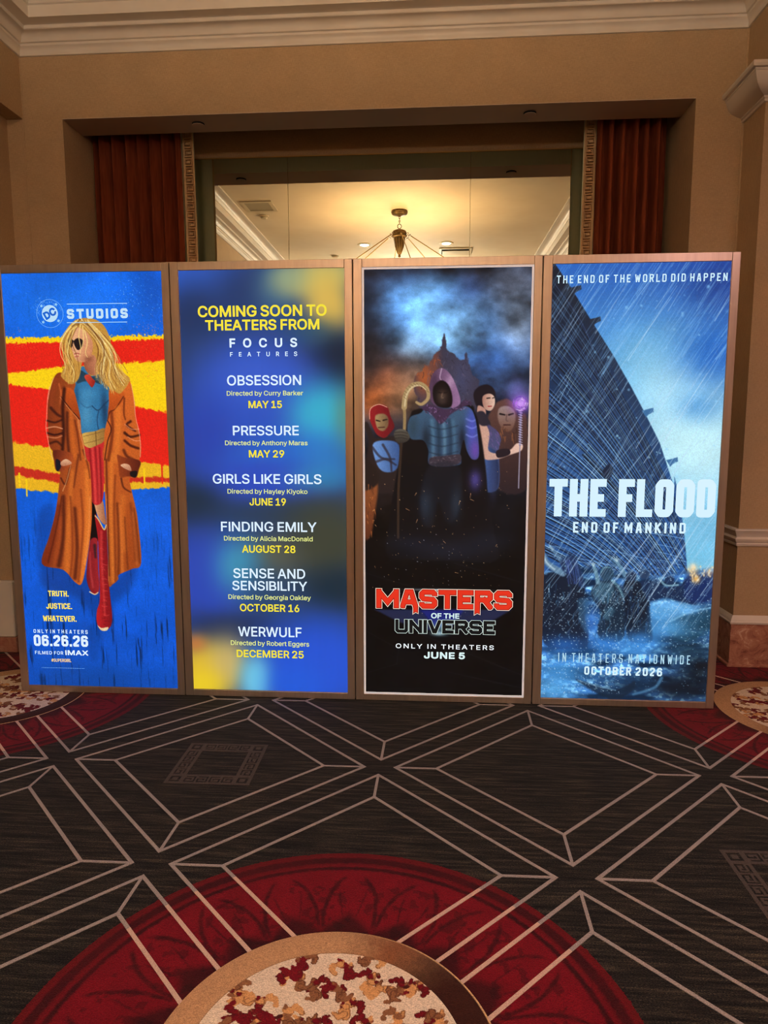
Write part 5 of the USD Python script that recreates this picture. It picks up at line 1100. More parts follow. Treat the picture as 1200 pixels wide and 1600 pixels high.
('S',[(44.9,53.2),(46.6,55.2)],0.2,0.1,(80,80,110),0.3,0.7,{'clip': 'crag'}),
('S',[(53.7,56.1),(54.9,57.6)],0.2,0.1,(80,80,110),0.3,0.7,{'clip': 'crag'}),
('S',[(48.9,57.6),(48.2,59.1)],0.2,0.1,(44,42,58),0.3,0.7,{'clip': 'crag'}),
('S',[(60.7,44.1),(60.9,45)],0.2,0.1,(34,32,46),0.3,0.7,{'clip': 'crag'}),
('S',[(54.4,56.3),(53.4,58.2)],0.2,0.1,(80,80,110),0.3,0.7,{'clip': 'crag'}),
('S',[(32.2,62.6),(32.2,63.9)],0.2,0.1,(34,32,46),0.3,0.7,{'clip': 'crag'}),
('S',[(39.2,61.3),(38.4,62.9)],0.2,0.1,(34,32,46),0.3,0.7,{'clip': 'crag'}),
('S',[(54.1,66.4),(54.9,67.3)],0.2,0.1,(44,42,58),0.3,0.7,{'clip': 'crag'}),
('S',[(45.8,55.8),(45.9,56.8)],0.2,0.1,(80,80,110),0.3,0.7,{'clip': 'crag'}),
('S',[(49.2,58.6),(50.8,60.2)],0.2,0.1,(80,80,110),0.3,0.7,{'clip': 'crag'}),
('S',[(56.2,59.1),(55.2,60.4)],0.2,0.1,(44,42,58),0.3,0.7,{'clip': 'crag'}),
('S',[(32.2,52.5),(33.7,53.3)],0.2,0.1,(150,74,40),0.3,0.7,{'clip': 'crag'}),
('S',[(57.4,52.9),(56.5,54.2)],0.2,0.1,(44,42,58),0.3,0.7,{'clip': 'crag'}),
('S',[(39.8,61.5),(39.9,63.8)],0.2,0.1,(34,32,46),0.3,0.7,{'clip': 'crag'}),
('S',[(48.6,66.9),(48.3,68.4)],0.2,0.1,(80,80,110),0.3,0.7,{'clip': 'crag'}),
('S',[(45.7,46),(46,48.3)],0.2,0.1,(44,42,58),0.3,0.7,{'clip': 'crag'}),
('S',[(50.5,59.7),(50.5,61.2)],0.2,0.1,(96,86,104),0.3,0.7,{'clip': 'crag'}),
('S',[(31.1,51.9),(30,54)],0.2,0.1,(200,96,44),0.3,0.7,{'clip': 'crag'}),
('S',[(48.8,59),(48.1,60.5)],0.2,0.1,(80,80,110),0.3,0.7,{'clip': 'crag'}),
('S',[(30.4,46.3),(31.4,48.6)],0.2,0.1,(34,32,46),0.3,0.7,{'clip': 'crag'}),
('S',[(59,51.4),(58.7,52.8)],0.2,0.1,(96,86,104),0.3,0.7,{'clip': 'crag'}),
('S',[(30.2,55.4),(29.4,56.7)],0.2,0.1,(200,96,44),0.3,0.7,{'clip': 'crag'}),
('S',[(56.5,59.8),(57.8,60.8)],0.2,0.1,(44,42,58),0.3,0.7,{'clip': 'crag'}),
('S',[(61.6,65.9),(60.7,67.4)],0.2,0.1,(80,80,110),0.3,0.7,{'clip': 'crag'}),
('S',[(41.2,64.1),(42.8,66.5)],0.2,0.1,(44,42,58),0.3,0.7,{'clip': 'crag'}),
('S',[(42.2,55.3),(41.7,56.2)],0.2,0.1,(44,42,58),0.3,0.7,{'clip': 'crag'}),
('S',[(40.7,48.3),(42.3,49)],0.2,0.1,(200,96,44),0.3,0.7,{'clip': 'crag'}),
('S',[(39.3,48.6),(38.6,51)],0.2,0.1,(200,96,44),0.3,0.7,{'clip': 'crag'}),
('S',[(32.9,53.3),(32.3,54.4)],0.2,0.1,(200,96,44),0.3,0.7,{'clip': 'crag'}),
('S',[(37,56.6),(37.5,58.2)],0.2,0.1,(34,32,46),0.3,0.7,{'clip': 'crag'}),
('S',[(54.4,51.6),(54.2,53.4)],0.2,0.1,(96,86,104),0.3,0.7,{'clip': 'crag'}),
('S',[(56.5,44),(55.9,44.7)],0.2,0.1,(44,42,58),0.3,0.7,{'clip': 'crag'}),
('S',[(46.1,44.8),(45.6,47.3)],0.2,0.1,(80,80,110),0.3,0.7,{'clip': 'crag'}),
('S',[(36.3,55.4),(35.2,56.3)],0.2,0.1,(96,86,104),0.3,0.7,{'clip': 'crag'}),
('S',[(32.6,61.6),(31.8,64)],0.2,0.1,(34,32,46),0.3,0.7,{'clip': 'crag'}),
('S',[(54.4,67.1),(54.9,69.5)],0.2,0.1,(80,80,110),0.3,0.7,{'clip': 'crag'}),
('S',[(54.5,50.3),(53.8,51.5)],0.2,0.1,(34,32,46),0.3,0.7,{'clip': 'crag'}),
('S',[(41.8,49.8),(43.4,52.1)],0.2,0.1,(150,74,40),0.3,0.7,{'clip': 'crag'}),
('S',[(44.3,49.6),(43.3,51.7)],0.2,0.1,(96,86,104),0.3,0.7,{'clip': 'crag'}),
('S',[(41.6,58.5),(41.2,59.3)],0.2,0.1,(150,74,40),0.3,0.7,{'clip': 'crag'}),
('S',[(29.1,47.3),(30.1,49.7)],0.2,0.1,(150,74,40),0.3,0.7,{'clip': 'crag'}),
('S',[(41.2,68.6),(41.4,70.9)],0.2,0.1,(34,32,46),0.3,0.7,{'clip': 'crag'}),
('S',[(48.3,52),(48.3,53.3)],0.2,0.1,(96,86,104),0.3,0.7,{'clip': 'crag'}),
('S',[(57,64.3),(56.7,65.3)],0.2,0.1,(34,32,46),0.3,0.7,{'clip': 'crag'}),
('S',[(48.3,48.8),(49.7,50.5)],0.2,0.1,(34,32,46),0.3,0.7,{'clip': 'crag'}),
('S',[(36.5,48.9),(37.2,50.6)],0.2,0.1,(150,74,40),0.3,0.7,{'clip': 'crag'}),
('S',[(56.3,47.3),(57.4,48.3)],0.2,0.1,(44,42,58),0.3,0.7,{'clip': 'crag'}),
('S',[(36.3,55),(36,56.1)],0.2,0.1,(96,86,104),0.3,0.7,{'clip': 'crag'}),
('S',[(48.4,64.5),(49.1,66.5)],0.2,0.1,(80,80,110),0.3,0.7,{'clip': 'crag'}),
('S',[(47.7,68.3),(49.4,69.1)],0.2,0.1,(34,32,46),0.3,0.7,{'clip': 'crag'}),
('S',[(47.3,59.4),(48.1,60.7)],0.2,0.1,(80,80,110),0.3,0.7,{'clip': 'crag'}),
('S',[(56.5,65.9),(57.1,67.2)],0.2,0.1,(96,86,104),0.3,0.7,{'clip': 'crag'}),
('S',[(43.6,58.2),(43,59.1)],0.2,0.1,(34,32,46),0.3,0.7,{'clip': 'crag'}),
('S',[(58.7,48.4),(59.1,49.4)],0.2,0.1,(96,86,104),0.3,0.7,{'clip': 'crag'}),
('S',[(38.2,65.2),(37.8,67.1)],0.2,0.1,(150,74,40),0.3,0.7,{'clip': 'crag'}),
('S',[(51.7,59.9),(50.6,61)],0.2,0.1,(80,80,110),0.3,0.7,{'clip': 'crag'}),
('S',[(55.3,53.5),(56.4,54.3)],0.2,0.1,(44,42,58),0.3,0.7,{'clip': 'crag'}),
('S',[(44.8,47.5),(45.6,49.5)],0.2,0.1,(44,42,58),0.3,0.7,{'clip': 'crag'}),
('S',[(59.5,45.3),(61.1,46.7)],0.2,0.1,(34,32,46),0.3,0.7,{'clip': 'crag'}),
('S',[(35.7,63.7),(35.2,65.3)],0.2,0.1,(96,86,104),0.3,0.7,{'clip': 'crag'}),
('S',[(41.1,59.7),(41.7,61.6)],0.2,0.1,(200,96,44),0.3,0.7,{'clip': 'crag'}),
('S',[(52.2,62.2),(53.1,63.3)],0.2,0.1,(34,32,46),0.3,0.7,{'clip': 'crag'}),
('S',[(38.4,69.3),(38.4,70.8)],0.2,0.1,(96,86,104),0.3,0.7,{'clip': 'crag'}),
('S',[(54,55.9),(55.5,57.4)],0.2,0.1,(96,86,104),0.3,0.7,{'clip': 'crag'}),
('S',[(61.3,52.1),(62.2,54.6)],0.2,0.1,(34,32,46),0.3,0.7,{'clip': 'crag'}),
('S',[(33.1,55.1),(33.2,57)],0.2,0.1,(34,32,46),0.3,0.7,{'clip': 'crag'}),
('S',[(56.9,47.5),(57.2,49.3)],0.2,0.1,(96,86,104),0.3,0.7,{'clip': 'crag'}),
('S',[(60.4,64.7),(61.6,65.5)],0.2,0.1,(44,42,58),0.3,0.7,{'clip': 'crag'}),
('S',[(43.4,48.3),(42.5,49)],0.2,0.1,(44,42,58),0.3,0.7,{'clip': 'crag'}),
('S',[(46.4,61),(47.1,63.3)],0.2,0.1,(96,86,104),0.3,0.7,{'clip': 'crag'}),
('S',[(60.6,56.6),(60.9,58.5)],0.2,0.1,(80,80,110),0.3,0.7,{'clip': 'crag'}),
('S',[(30.7,68.7),(30.4,70.3)],0.2,0.1,(34,32,46),0.3,0.7,{'clip': 'crag'}),
('S',[(35.7,57.8),(35.3,60.3)],0.2,0.1,(96,86,104),0.3,0.7,{'clip': 'crag'}),
('S',[(55.4,49.9),(56.2,51.7)],0.2,0.1,(44,42,58),0.3,0.7,{'clip': 'crag'}),
('S',[(36.7,54.3),(36.1,55.8)],0.2,0.1,(150,74,40),0.3,0.7,{'clip': 'crag'}),
('S',[(32.9,47.3),(32.6,49.4)],0.2,0.1,(150,74,40),0.3,0.7,{'clip': 'crag'}),
('S',[(54.2,69.6),(53.3,71.4)],0.2,0.1,(80,80,110),0.3,0.7,{'clip': 'crag'}),
('S',[(32.9,57.2),(32.5,58.1)],0.2,0.1,(34,32,46),0.3,0.7,{'clip': 'crag'}),
('S',[(32.3,51.3),(31.6,53.7)],0.2,0.1,(96,86,104),0.3,0.7,{'clip': 'crag'}),
('S',[(39.5,68.3),(38.4,70.7)],0.2,0.1,(200,96,44),0.3,0.7,{'clip': 'crag'}),
('S',[(41.5,46.5),(42.7,48.2)],0.2,0.1,(44,42,58),0.3,0.7,{'clip': 'crag'}),
('S',[(53.2,64.8),(52,66.1)],0.2,0.1,(44,42,58),0.3,0.7,{'clip': 'crag'}),
('S',[(33.6,62.3),(34.3,63.7)],0.2,0.1,(150,74,40),0.3,0.7,{'clip': 'crag'}),
('S',[(38.1,54.9),(39.7,55.6)],0.2,0.1,(200,96,44),0.3,0.7,{'clip': 'crag'}),
('S',[(39.3,68.4),(39.5,69.6)],0.2,0.1,(34,32,46),0.3,0.7,{'clip': 'crag'}),
('S',[(37,54.5),(36.1,55.7)],0.2,0.1,(200,96,44),0.3,0.7,{'clip': 'crag'}),
('S',[(46.2,61.2),(47,62.8)],0.2,0.1,(80,80,110),0.3,0.7,{'clip': 'crag'}),
('S',[(35.7,62.1),(34.6,63.9)],0.2,0.1,(200,96,44),0.3,0.7,{'clip': 'crag'}),
('S',[(29.4,61.1),(29.2,62.2)],0.2,0.1,(150,74,40),0.3,0.7,{'clip': 'crag'}),
('S',[(58.5,50.4),(58,52)],0.2,0.1,(80,80,110),0.3,0.7,{'clip': 'crag'}),
('S',[(31.2,45.7),(32.6,47.4)],0.2,0.1,(150,74,40),0.3,0.7,{'clip': 'crag'}),
('S',[(61.2,55),(61.9,56.5)],0.2,0.1,(34,32,46),0.3,0.7,{'clip': 'crag'}),
('S',[(50.6,44.9),(50.6,47.2)],0.2,0.1,(96,86,104),0.3,0.7,{'clip': 'crag'}),
('S',[(35.8,49.6),(34.8,51.2)],0.2,0.1,(96,86,104),0.3,0.7,{'clip': 'crag'}),
('S',[(36.4,68.3),(38.1,70.2)],0.2,0.1,(96,86,104),0.3,0.7,{'clip': 'crag'}),
('S',[(43.5,47.8),(43.4,48.7)],0.2,0.1,(44,42,58),0.3,0.7,{'clip': 'crag'}),
('S',[(38.9,69.2),(38.6,71.7)],0.2,0.1,(96,86,104),0.3,0.7,{'clip': 'crag'}),
('S',[(31.4,50.8),(32.1,53.1)],0.2,0.1,(34,32,46),0.3,0.7,{'clip': 'crag'}),
('S',[(53.2,53.3),(54.4,55.6)],0.2,0.1,(44,42,58),0.3,0.7,{'clip': 'crag'}),
('S',[(45.9,53.3),(45.5,54.7)],0.2,0.1,(96,86,104),0.3,0.7,{'clip': 'crag'}),
('S',[(48.6,63.3),(50.1,64)],0.2,0.1,(34,32,46),0.3,0.7,{'clip': 'crag'}),
('S',[(32.1,48.6),(33.1,50.7)],0.2,0.1,(200,96,44),0.3,0.7,{'clip': 'crag'}),
('S',[(50.8,46.6),(52.6,48)],0.2,0.1,(44,42,58),0.3,0.7,{'clip': 'crag'}),
('S',[(32.7,44.4),(34.3,46.9)],0.2,0.1,(150,74,40),0.3,0.7,{'clip': 'crag'}),
('S',[(34.2,52.2),(35.4,53.4)],0.2,0.1,(150,74,40),0.3,0.7,{'clip': 'crag'}),
('P',[(3.2,93.9),(0.8,83.7),(2.4,81.4),(4.8,86),(7.9,90.7),(19.8,90.7),(20.6,117.6),(-0.1,117.7)],(40,30,30),0.6,1,{'fig': True}),
('P',[(5.5,93.9),(11.9,91.5),(19.8,93.9),(19,106.5),(12.6,108.9),(7.9,104.9)],(52,80,132),0.5,1,{'col2': (110,150,210),'ang': 180}),
('S',[(5.5,95.5),(10.3,101),(17.4,101.7)],0.7,0.5,(40,30,36),0.5,0.7),
('S',[(7.1,103.3),(12.6,101.8),(18.2,104.9)],0.7,0.5,(40,30,36),0.5,0.7),
('S',[(11.1,93.9),(15,101),(15.8,108.1)],0.7,0.5,(40,30,36),0.5,0.7),
('P',[(4,74.4),(8.8,71.9),(13.5,73.3),(15.2,78.3),(17.4,83.7),(15,87.6),(11.9,90.1),(7.9,88.4),(5.3,83.7),(3.7,79)],(150,30,34),0.4,1,{'col2': (100,18,26),'ang': 0,'fig': True}),
('P',[(7,78.3),(11.1,77),(13.9,79),(13.9,83.7),(11.1,86.4),(7.9,84.5)],(168,138,92),0.5,1,{'col2': (110,80,56),'ang': 0}),
('S',[(7.6,80.6),(9.5,81.1)],0.4,0.3,(40,26,22),0.3,1),
('S',[(11.3,80.6),(13.3,80.1)],0.4,0.3,(40,26,22),0.3,1),
('S',[(8.7,84.5),(11.9,84.3)],0.3,0.3,(70,36,30),0.3,1),
('S',[(3.9,79.8),(4.3,74.4),(8.8,72),(13.3,73.5)],0.18,0.18,(255,210,170),0.25,0.8),
('P',[(0.6,115),(7.2,110.6),(8.1,120.3),(6.3,132.8),(4.5,143.6),(0.7,144.6)],(150,84,44),1,1,{'col2': (90,44,26),'ang': 90}),
('P',[(0.7,101.8),(7.1,106.5),(9.4,112.9),(5.4,117.7),(0.3,117.7)],(36,26,24),0.8,1),
('S',[(2,139.3),(2.6,140.7)],0.25,0.1,(110,56,30),0.3,0.7),
('S',[(3.1,115.8),(3,119.3)],0.25,0.1,(206,120,60),0.3,0.7),
('S',[(2.8,131.1),(2.8,133.5)],0.25,0.1,(80,40,24),0.3,0.7),
('S',[(2,119),(1.9,122.5)],0.25,0.1,(110,56,30),0.3,0.7),
('S',[(6.7,131.5),(6.9,134.6)],0.25,0.1,(80,40,24),0.3,0.7),
('S',[(4.7,116.3),(5.1,118.7)],0.25,0.1,(80,40,24),0.3,0.7),
('S',[(5.3,122.9),(4.9,124.2)],0.25,0.1,(206,120,60),0.3,0.7),
('S',[(6.3,129.6),(7,132.5)],0.25,0.1,(206,120,60),0.3,0.7),
('S',[(5.4,119.6),(6,121.3)],0.25,0.1,(80,40,24),0.3,0.7),
('S',[(7.1,122.5),(7.4,124.3)],0.25,0.1,(110,56,30),0.3,0.7),
('S',[(5.4,117.3),(5.9,119.2)],0.25,0.1,(80,40,24),0.3,0.7),
('S',[(3.4,126.6),(3.7,128.5)],0.25,0.1,(206,120,60),0.3,0.7),
('S',[(7,132.5),(7,135.1)],0.25,0.1,(80,40,24),0.3,0.7),
('S',[(2.4,136.3),(2.8,137.8)],0.25,0.1,(206,120,60),0.3,0.7),
('S',[(4.6,142.1),(4.8,145.3)],0.25,0.1,(206,120,60),0.3,0.7),
('S',[(4.1,125.6),(4,127.7)],0.25,0.1,(80,40,24),0.3,0.7),
('S',[(4.6,116.8),(5.2,119.3)],0.25,0.1,(80,40,24),0.3,0.7),
('S',[(4.9,118.9),(5.5,121.8)],0.25,0.1,(110,56,30),0.3,0.7),
('S',[(1.7,134.7),(1.5,136.3)],0.25,0.1,(80,40,24),0.3,0.7),
('S',[(5.6,135.7),(5.4,137.3)],0.25,0.1,(206,120,60),0.3,0.7),
('S',[(2.3,132.9),(2.6,134.8)],0.25,0.1,(206,120,60),0.3,0.7),
('S',[(1.6,128.5),(1.1,131.1)],0.25,0.1,(80,40,24),0.3,0.7),
('S',[(2.4,134.7),(2.2,137.4)],0.25,0.1,(110,56,30),0.3,0.7),
('S',[(1.7,117.3),(1.7,119.4)],0.25,0.1,(80,40,24),0.3,0.7),
('S',[(4.7,127.9),(4.9,130.6)],0.25,0.1,(110,56,30),0.3,0.7),
('S',[(4.9,117.1),(4.3,120.1)],0.25,0.1,(110,56,30),0.3,0.7),
('P',[(69.6,83.8),(67.9,78.4),(70.9,73.8),(73.2,70.8),(77.7,69.2),(81.6,72.3),(84.1,78.4),(88.7,80),(89.6,117.3),(73.3,117.3),(73.7,97)],(96,62,54),0.8,1,{'rough': 0.6,'col2': (40,28,32),'ang': 90,'fig': True}),
('P',[(73.6,74.6),(77.8,73.1),(81.7,75.4),(82.6,80.7),(80.4,86.1),(76.5,86.1),(73.4,80.7)],(150,128,124),0.5,1,{'col2': (110,72,58),'ang': 90}),
('S',[(74.4,77.3),(76.8,77.8)],0.5,0.4,(34,24,26),0.3,1),
('S',[(79.1,77.8),(81.3,77.2)],0.5,0.4,(34,24,26),0.3,1),
('S',[(77.9,77.8),(77.7,80.7),(78.7,81.2)],0.35,0.3,(100,74,70),0.3,1),
('S',[(76.5,83.2),(79.9,83.2)],0.35,0.3,(60,30,30),0.3,1),
('S',[(74.5,86.3),(74.8,88.7)],0.25,0.1,(96,56,40),0.3,0.7),
('S',[(77.2,85.4),(77.7,87.4)],0.25,0.1,(60,36,30),0.3,0.7),
('S',[(83,84.7),(83.4,87.6)],0.25,0.1,(60,36,30),0.3,0.7),
('S',[(82,89.9),(81.7,92.6)],0.25,0.1,(60,36,30),0.3,0.7),
('S',[(77.5,84.8),(77.3,87.7)],0.25,0.1,(96,56,40),0.3,0.7),
('S',[(83.4,86.2),(83.3,87.5)],0.25,0.1,(60,36,30),0.3,0.7),
('S',[(73.5,88.5),(73.6,89.7)],0.25,0.1,(96,56,40),0.3,0.7),
('S',[(77.5,89.6),(77.4,91.9)],0.25,0.1,(150,92,60),0.3,0.7),
('S',[(83.3,85.2),(83.8,88)],0.25,0.1,(60,36,30),0.3,0.7),
('S',[(76,84.1),(75.9,86.8)],0.25,0.1,(96,56,40),0.3,0.7),
('S',[(75.1,88),(75.7,90.3)],0.25,0.1,(150,92,60),0.3,0.7),
('S',[(72.8,86.9),(72.5,89.6)],0.25,0.1,(60,36,30),0.3,0.7),
('S',[(76.7,85.6),(76.7,86.8)],0.25,0.1,(60,36,30),0.3,0.7),
('S',[(73.6,89.9),(73.3,92.6)],0.25,0.1,(150,92,60),0.3,0.7),
('S',[(81.2,87.8),(81.5,90)],0.25,0.1,(150,92,60),0.3,0.7),
('S',[(81.6,87.1),(82.1,89.9)],0.25,0.1,(60,36,30),0.3,0.7),
('S',[(82.4,88),(82.9,90.5)],0.25,0.1,(96,56,40),0.3,0.7),
('S',[(76.4,84.1),(76,85.6)],0.25,0.1,(96,56,40),0.3,0.7),
('S',[(75.6,86.3),(76.2,88.4)],0.25,0.1,(150,92,60),0.3,0.7),
('S',[(75.2,85.1),(75.8,88)],0.25,0.1,(150,92,60),0.3,0.7),
('S',[(80.6,86.5),(80.6,89)],0.25,0.1,(96,56,40),0.3,0.7),
('S',[(82.7,87.2),(82.2,88.3)],0.25,0.1,(60,36,30),0.3,0.7),
('S',[(77.4,90),(77,93)],0.25,0.1,(96,56,40),0.3,0.7),
('S',[(74.6,87.5),(74.9,89.1)],0.25,0.1,(150,92,60),0.3,0.7),
('S',[(76.7,89.6),(77.3,92.1)],0.25,0.1,(150,92,60),0.3,0.7),
('S',[(81,88.8),(81,91.6)],0.25,0.1,(150,92,60),0.3,0.7),
('S',[(74.5,88.5),(74.6,90.2)],0.25,0.1,(96,56,40),0.3,0.7),
('S',[(81.4,90.6),(82,93.6)],0.25,0.1,(150,92,60),0.3,0.7),
('S',[(78.3,85.6),(78.7,87.2)],0.25,0.1,(96,56,40),0.3,0.7),
('S',[(83,90.3),(82.7,93.2)],0.25,0.1,(96,56,40),0.3,0.7),
('P',[(62.6,83.8),(65.6,76.9),(68,82.3),(72.7,86.1),(75.1,90.8),(74.1,97),(74.1,117.3),(63.9,117.4),(64.4,101.7),(63.1,90.8)],(74,62,96),0.4,1,{'col2': (70,92,140),'ang': 90,'fig': True}),
('P',[(65.9,97),(72.9,98.5),(73.9,117.3),(65.5,117.4)],(70,100,160),0.6,1,{'col2': (30,40,70),'ang': 0}),
('P',[(63.1,83.8),(65.7,81.5),(68.9,87.7),(68.6,97),(76,98.5),(80.6,96.2),(83.6,93.1),(86.7,93.9),(86,97),(80.7,99.1),(73,101.7),(66,101.3),(64.3,93.9)],(196,150,132),0.4,1,{'col2': (230,190,172),'ang': 0,'fig': True}),
('P',[(72.9,97),(79.1,96),(79.9,99.1),(73.7,100.9)],(36,26,34),0.3,1),
('P',[(60,66.9),(62.3,63.1),(66.9,61.6),(70.7,63.9),(71.7,68.5),(67.8,70.7),(66.3,75.3),(61.7,73)],(26,20,28),0.4,1,{'fig': True}),
('P',[(65.1,67.8),(68.5,66.5),(71.1,68.2),(71.4,72.3),(69.4,75.5),(66.3,74.7),(64.9,71.5)],(226,190,170),0.35,1,{'col2': (170,120,104),'ang': 180}),
('P',[(62.4,73),(66.3,74.6),(66.4,78.4),(62.6,79.9)],(190,140,124),0.4,1),
('S',[(67.2,69),(68.8,68.8)],0.3,0.3,(30,20,22),0.25,1),
('S',[(70.2,68.9),(71.1,68.6)],0.25,0.25,(30,20,22),0.25,1),
('S',[(68,73.3),(69.7,73.2)],0.3,0.25,(150,40,44),0.25,1),
('P',[(61.7,76.9),(65.6,76.1),(68.8,82.3),(65.7,83.8),(63.1,82.2)],(40,36,48),0.5,1),
('S',[(72.9,88.3),(73.7,89.7)],0.2,0.15,(116,90,150),0.3,0.6),
('S',[(69.2,87.6),(70,89)],0.2,0.15,(116,90,150),0.3,0.6),
('S',[(73.4,92.3),(74.2,93.7)],0.2,0.15,(116,90,150),0.3,0.6),
('S',[(72,88),(72.8,89.4)],0.2,0.15,(116,90,150),0.3,0.6),
('S',[(72.3,94.9),(73.1,96.3)],0.2,0.15,(116,90,150),0.3,0.6),
('S',[(68.4,89.3),(69.2,90.7)],0.2,0.15,(116,90,150),0.3,0.6),
('S',[(69.5,87.1),(70.3,88.5)],0.2,0.15,(116,90,150),0.3,0.6),
('S',[(73.7,92.7),(74.5,94.1)],0.2,0.15,(116,90,150),0.3,0.6),
('S',[(72.7,91.5),(73.5,92.9)],0.2,0.15,(116,90,150),0.3,0.6),
('S',[(70.1,90.8),(70.9,92.2)],0.2,0.15,(116,90,150),0.3,0.6),
('S',[(73.4,87.3),(74.2,88.7)],0.2,0.15,(116,90,150),0.3,0.6),
('S',[(70.3,93.4),(71.1,94.8)],0.2,0.15,(116,90,150),0.3,0.6),
('S',[(72.5,89.7),(73.3,91.1)],0.2,0.15,(116,90,150),0.3,0.6),
('S',[(72.8,86.9),(73.6,88.3)],0.2,0.15,(116,90,150),0.3,0.6),
('S',[(85.4,75.4),(85.3,93.9)],0.55,0.5,(120,110,140),0.35,1),
('S',[(85.3,93.9),(85.1,117.3)],0.3,0.3,(150,140,160),0.25,1),
('S',[(84.3,76.3),(86.2,76.9)],0.25,0.2,(210,200,235),0.25,0.7),
('S',[(84.3,77.6),(86.2,78.2)],0.25,0.2,(210,200,235),0.25,0.7),
('S',[(84.4,78.9),(86.2,79.5)],0.25,0.2,(210,200,235),0.25,0.7),
('S',[(84.4,80.2),(86.3,80.8)],0.25,0.2,(210,200,235),0.25,0.7),
('S',[(84.4,81.5),(86.3,82.1)],0.25,0.2,(210,200,235),0.25,0.7),
('S',[(84.5,82.8),(86.3,83.4)],0.25,0.2,(210,200,235),0.25,0.7),
('S',[(84.5,84.1),(86.3,84.8)],0.25,0.2,(210,200,235),0.25,0.7),
('S',[(84.5,85.4),(86.4,86.1)],0.25,0.2,(210,200,235),0.25,0.7),
('S',[(84.6,86.8),(86.4,87.4)],0.25,0.2,(210,200,235),0.25,0.7),
('S',[(84.6,88.1),(86.4,88.7)],0.25,0.2,(210,200,235),0.25,0.7),
('S',[(84.6,89.4),(86.5,90)],0.25,0.2,(210,200,235),0.25,0.7),
('S',[(84.6,90.7),(86.5,91.3)],0.25,0.2,(210,200,235),0.25,0.7),
('S',[(84.7,92),(86.5,92.6)],0.25,0.2,(210,200,235),0.25,0.7),
('S',[(84.7,93.3),(86.6,93.9)],0.25,0.2,(210,200,235),0.25,0.7),
('B',85.1,71.7,5,5,(150,84,210),0.95,0),
('B',85.1,71.7,3,3,(216,160,250),0.95,0),
('B',83,64.7,4.7,5.5,(120,110,190),0.5,0),
('S',[(84.3,68.2),(86.4,68.4)],0.22,0.1,(110,60,180),0.25,0.8),
('S',[(81.2,72),(81.7,69.8)],0.22,0.1,(190,110,240),0.25,0.8),
('S',[(88.9,71.6),(88.4,73.8)],0.22,0.1,(246,214,255),0.25,0.8),
('S',[(87.2,70.2),(87.7,71.8)],0.22,0.1,(190,110,240),0.25,0.8),
('S',[(86.4,69),(87.7,70.3)],0.22,0.1,(190,110,240),0.25,0.8),
('S',[(86.4,75.4),(84.1,75.5)],0.22,0.1,(246,214,255),0.25,0.8),
('S',[(84.9,75.6),(82.7,74.8)],0.22,0.1,(246,214,255),0.25,0.8),
('S',[(85.9,73.8),(84.6,73.9)],0.22,0.1,(110,60,180),0.25,0.8),
('S',[(88.5,73.4),(87,75)],0.22,0.1,(110,60,180),0.25,0.8),
('S',[(82.8,68.7),(84.9,68)],0.22,0.1,(110,60,180),0.25,0.8),
('S',[(81.8,70),(83.3,68.5)],0.22,0.1,(110,60,180),0.25,0.8),
('S',[(82.7,73),(82.4,71.4)],0.22,0.1,(190,110,240),0.25,0.8),
('S',[(87.9,71.5),(87.5,73.1)],0.22,0.1,(246,214,255),0.25,0.8),
('S',[(85.9,68.7),(87.5,69.8)],0.22,0.1,(246,214,255),0.25,0.8),
('S',[(87.8,74.6),(85.8,75.6)],0.22,0.1,(190,110,240),0.25,0.8),
('S',[(85.6,69.4),(86.8,70.1)],0.22,0.1,(246,214,255),0.25,0.8),
('S',[(84.9,74),(83.6,73.4)],0.22,0.1,(190,110,240),0.25,0.8),
('S',[(81.7,73.5),(81.2,71.3)],0.22,0.1,(110,60,180),0.25,0.8),
('S',[(87.3,74.2),(85.5,75)],0.22,0.1,(246,214,255),0.25,0.8),
('S',[(82.8,71.6),(83.2,70.4)],0.22,0.1,(190,110,240),0.25,0.8),
('S',[(86.3,68.7),(87.8,70)],0.22,0.1,(110,60,180),0.25,0.8),
('S',[(87.5,68.9),(88.7,70.9)],0.22,0.1,(110,60,180),0.25,0.8),
('S',[(83.3,70.4),(84.4,69.7)],0.22,0.1,(110,60,180),0.25,0.8),
('S',[(84.5,73.6),(83.6,73)],0.22,0.1,(110,60,180),0.25,0.8),
('S',[(82.7,71.8),(83.1,70.4)],0.22,0.1,(190,110,240),0.25,0.8),
('S',[(83,71.7),(83.3,70.6)],0.22,0.1,(190,110,240),0.25,0.8),
('P',[(30.7,74.4),(26,78.3),(23.7,87.6),(21.3,97.8),(18.4,111.2),(17.1,118.5),(14.5,136.3),(13.9,156.2),(29.5,157.8),(50.8,158),(74.1,157.7),(72.5,143),(68.7,120.9),(67.7,111.1),(65.8,97),(63.4,83.8),(61,76.8),(57,72.2)],(13,12,16),0.6,1,{'fig': True}),
('P',[(31.5,76.8),(35.4,73.7),(47.8,73),(57.1,73.5),(60.7,78.4),(62.7,89.2),(63.3,100.1),(59.8,101.7),(56.8,97),(55,90.8),(53.2,98.6),(52.8,104.8),(37.1,104.9),(36,97),(33.3,91.5),(26.8,90.8),(24.5,86.1),(26,79.1)],(58,88,116),0.4,1,{'name': 'tunic','col2': (46,68,96),'ang': 90,'fig': True}),
('B',59.5,84.6,3.5,11.8,(74,80,190),0.85,0,{'clip': 'tunic'}),
('B',61.4,97,3.1,6.3,(110,70,170),0.8,0,{'clip': 'tunic'}),
('B',27.6,84.5,3.1,7.1,(40,60,72),0.7,0,{'clip': 'tunic'}),
('B',34.7,90.8,2.4,7.1,(20,30,40),0.8,0,{'clip': 'tunic'}),
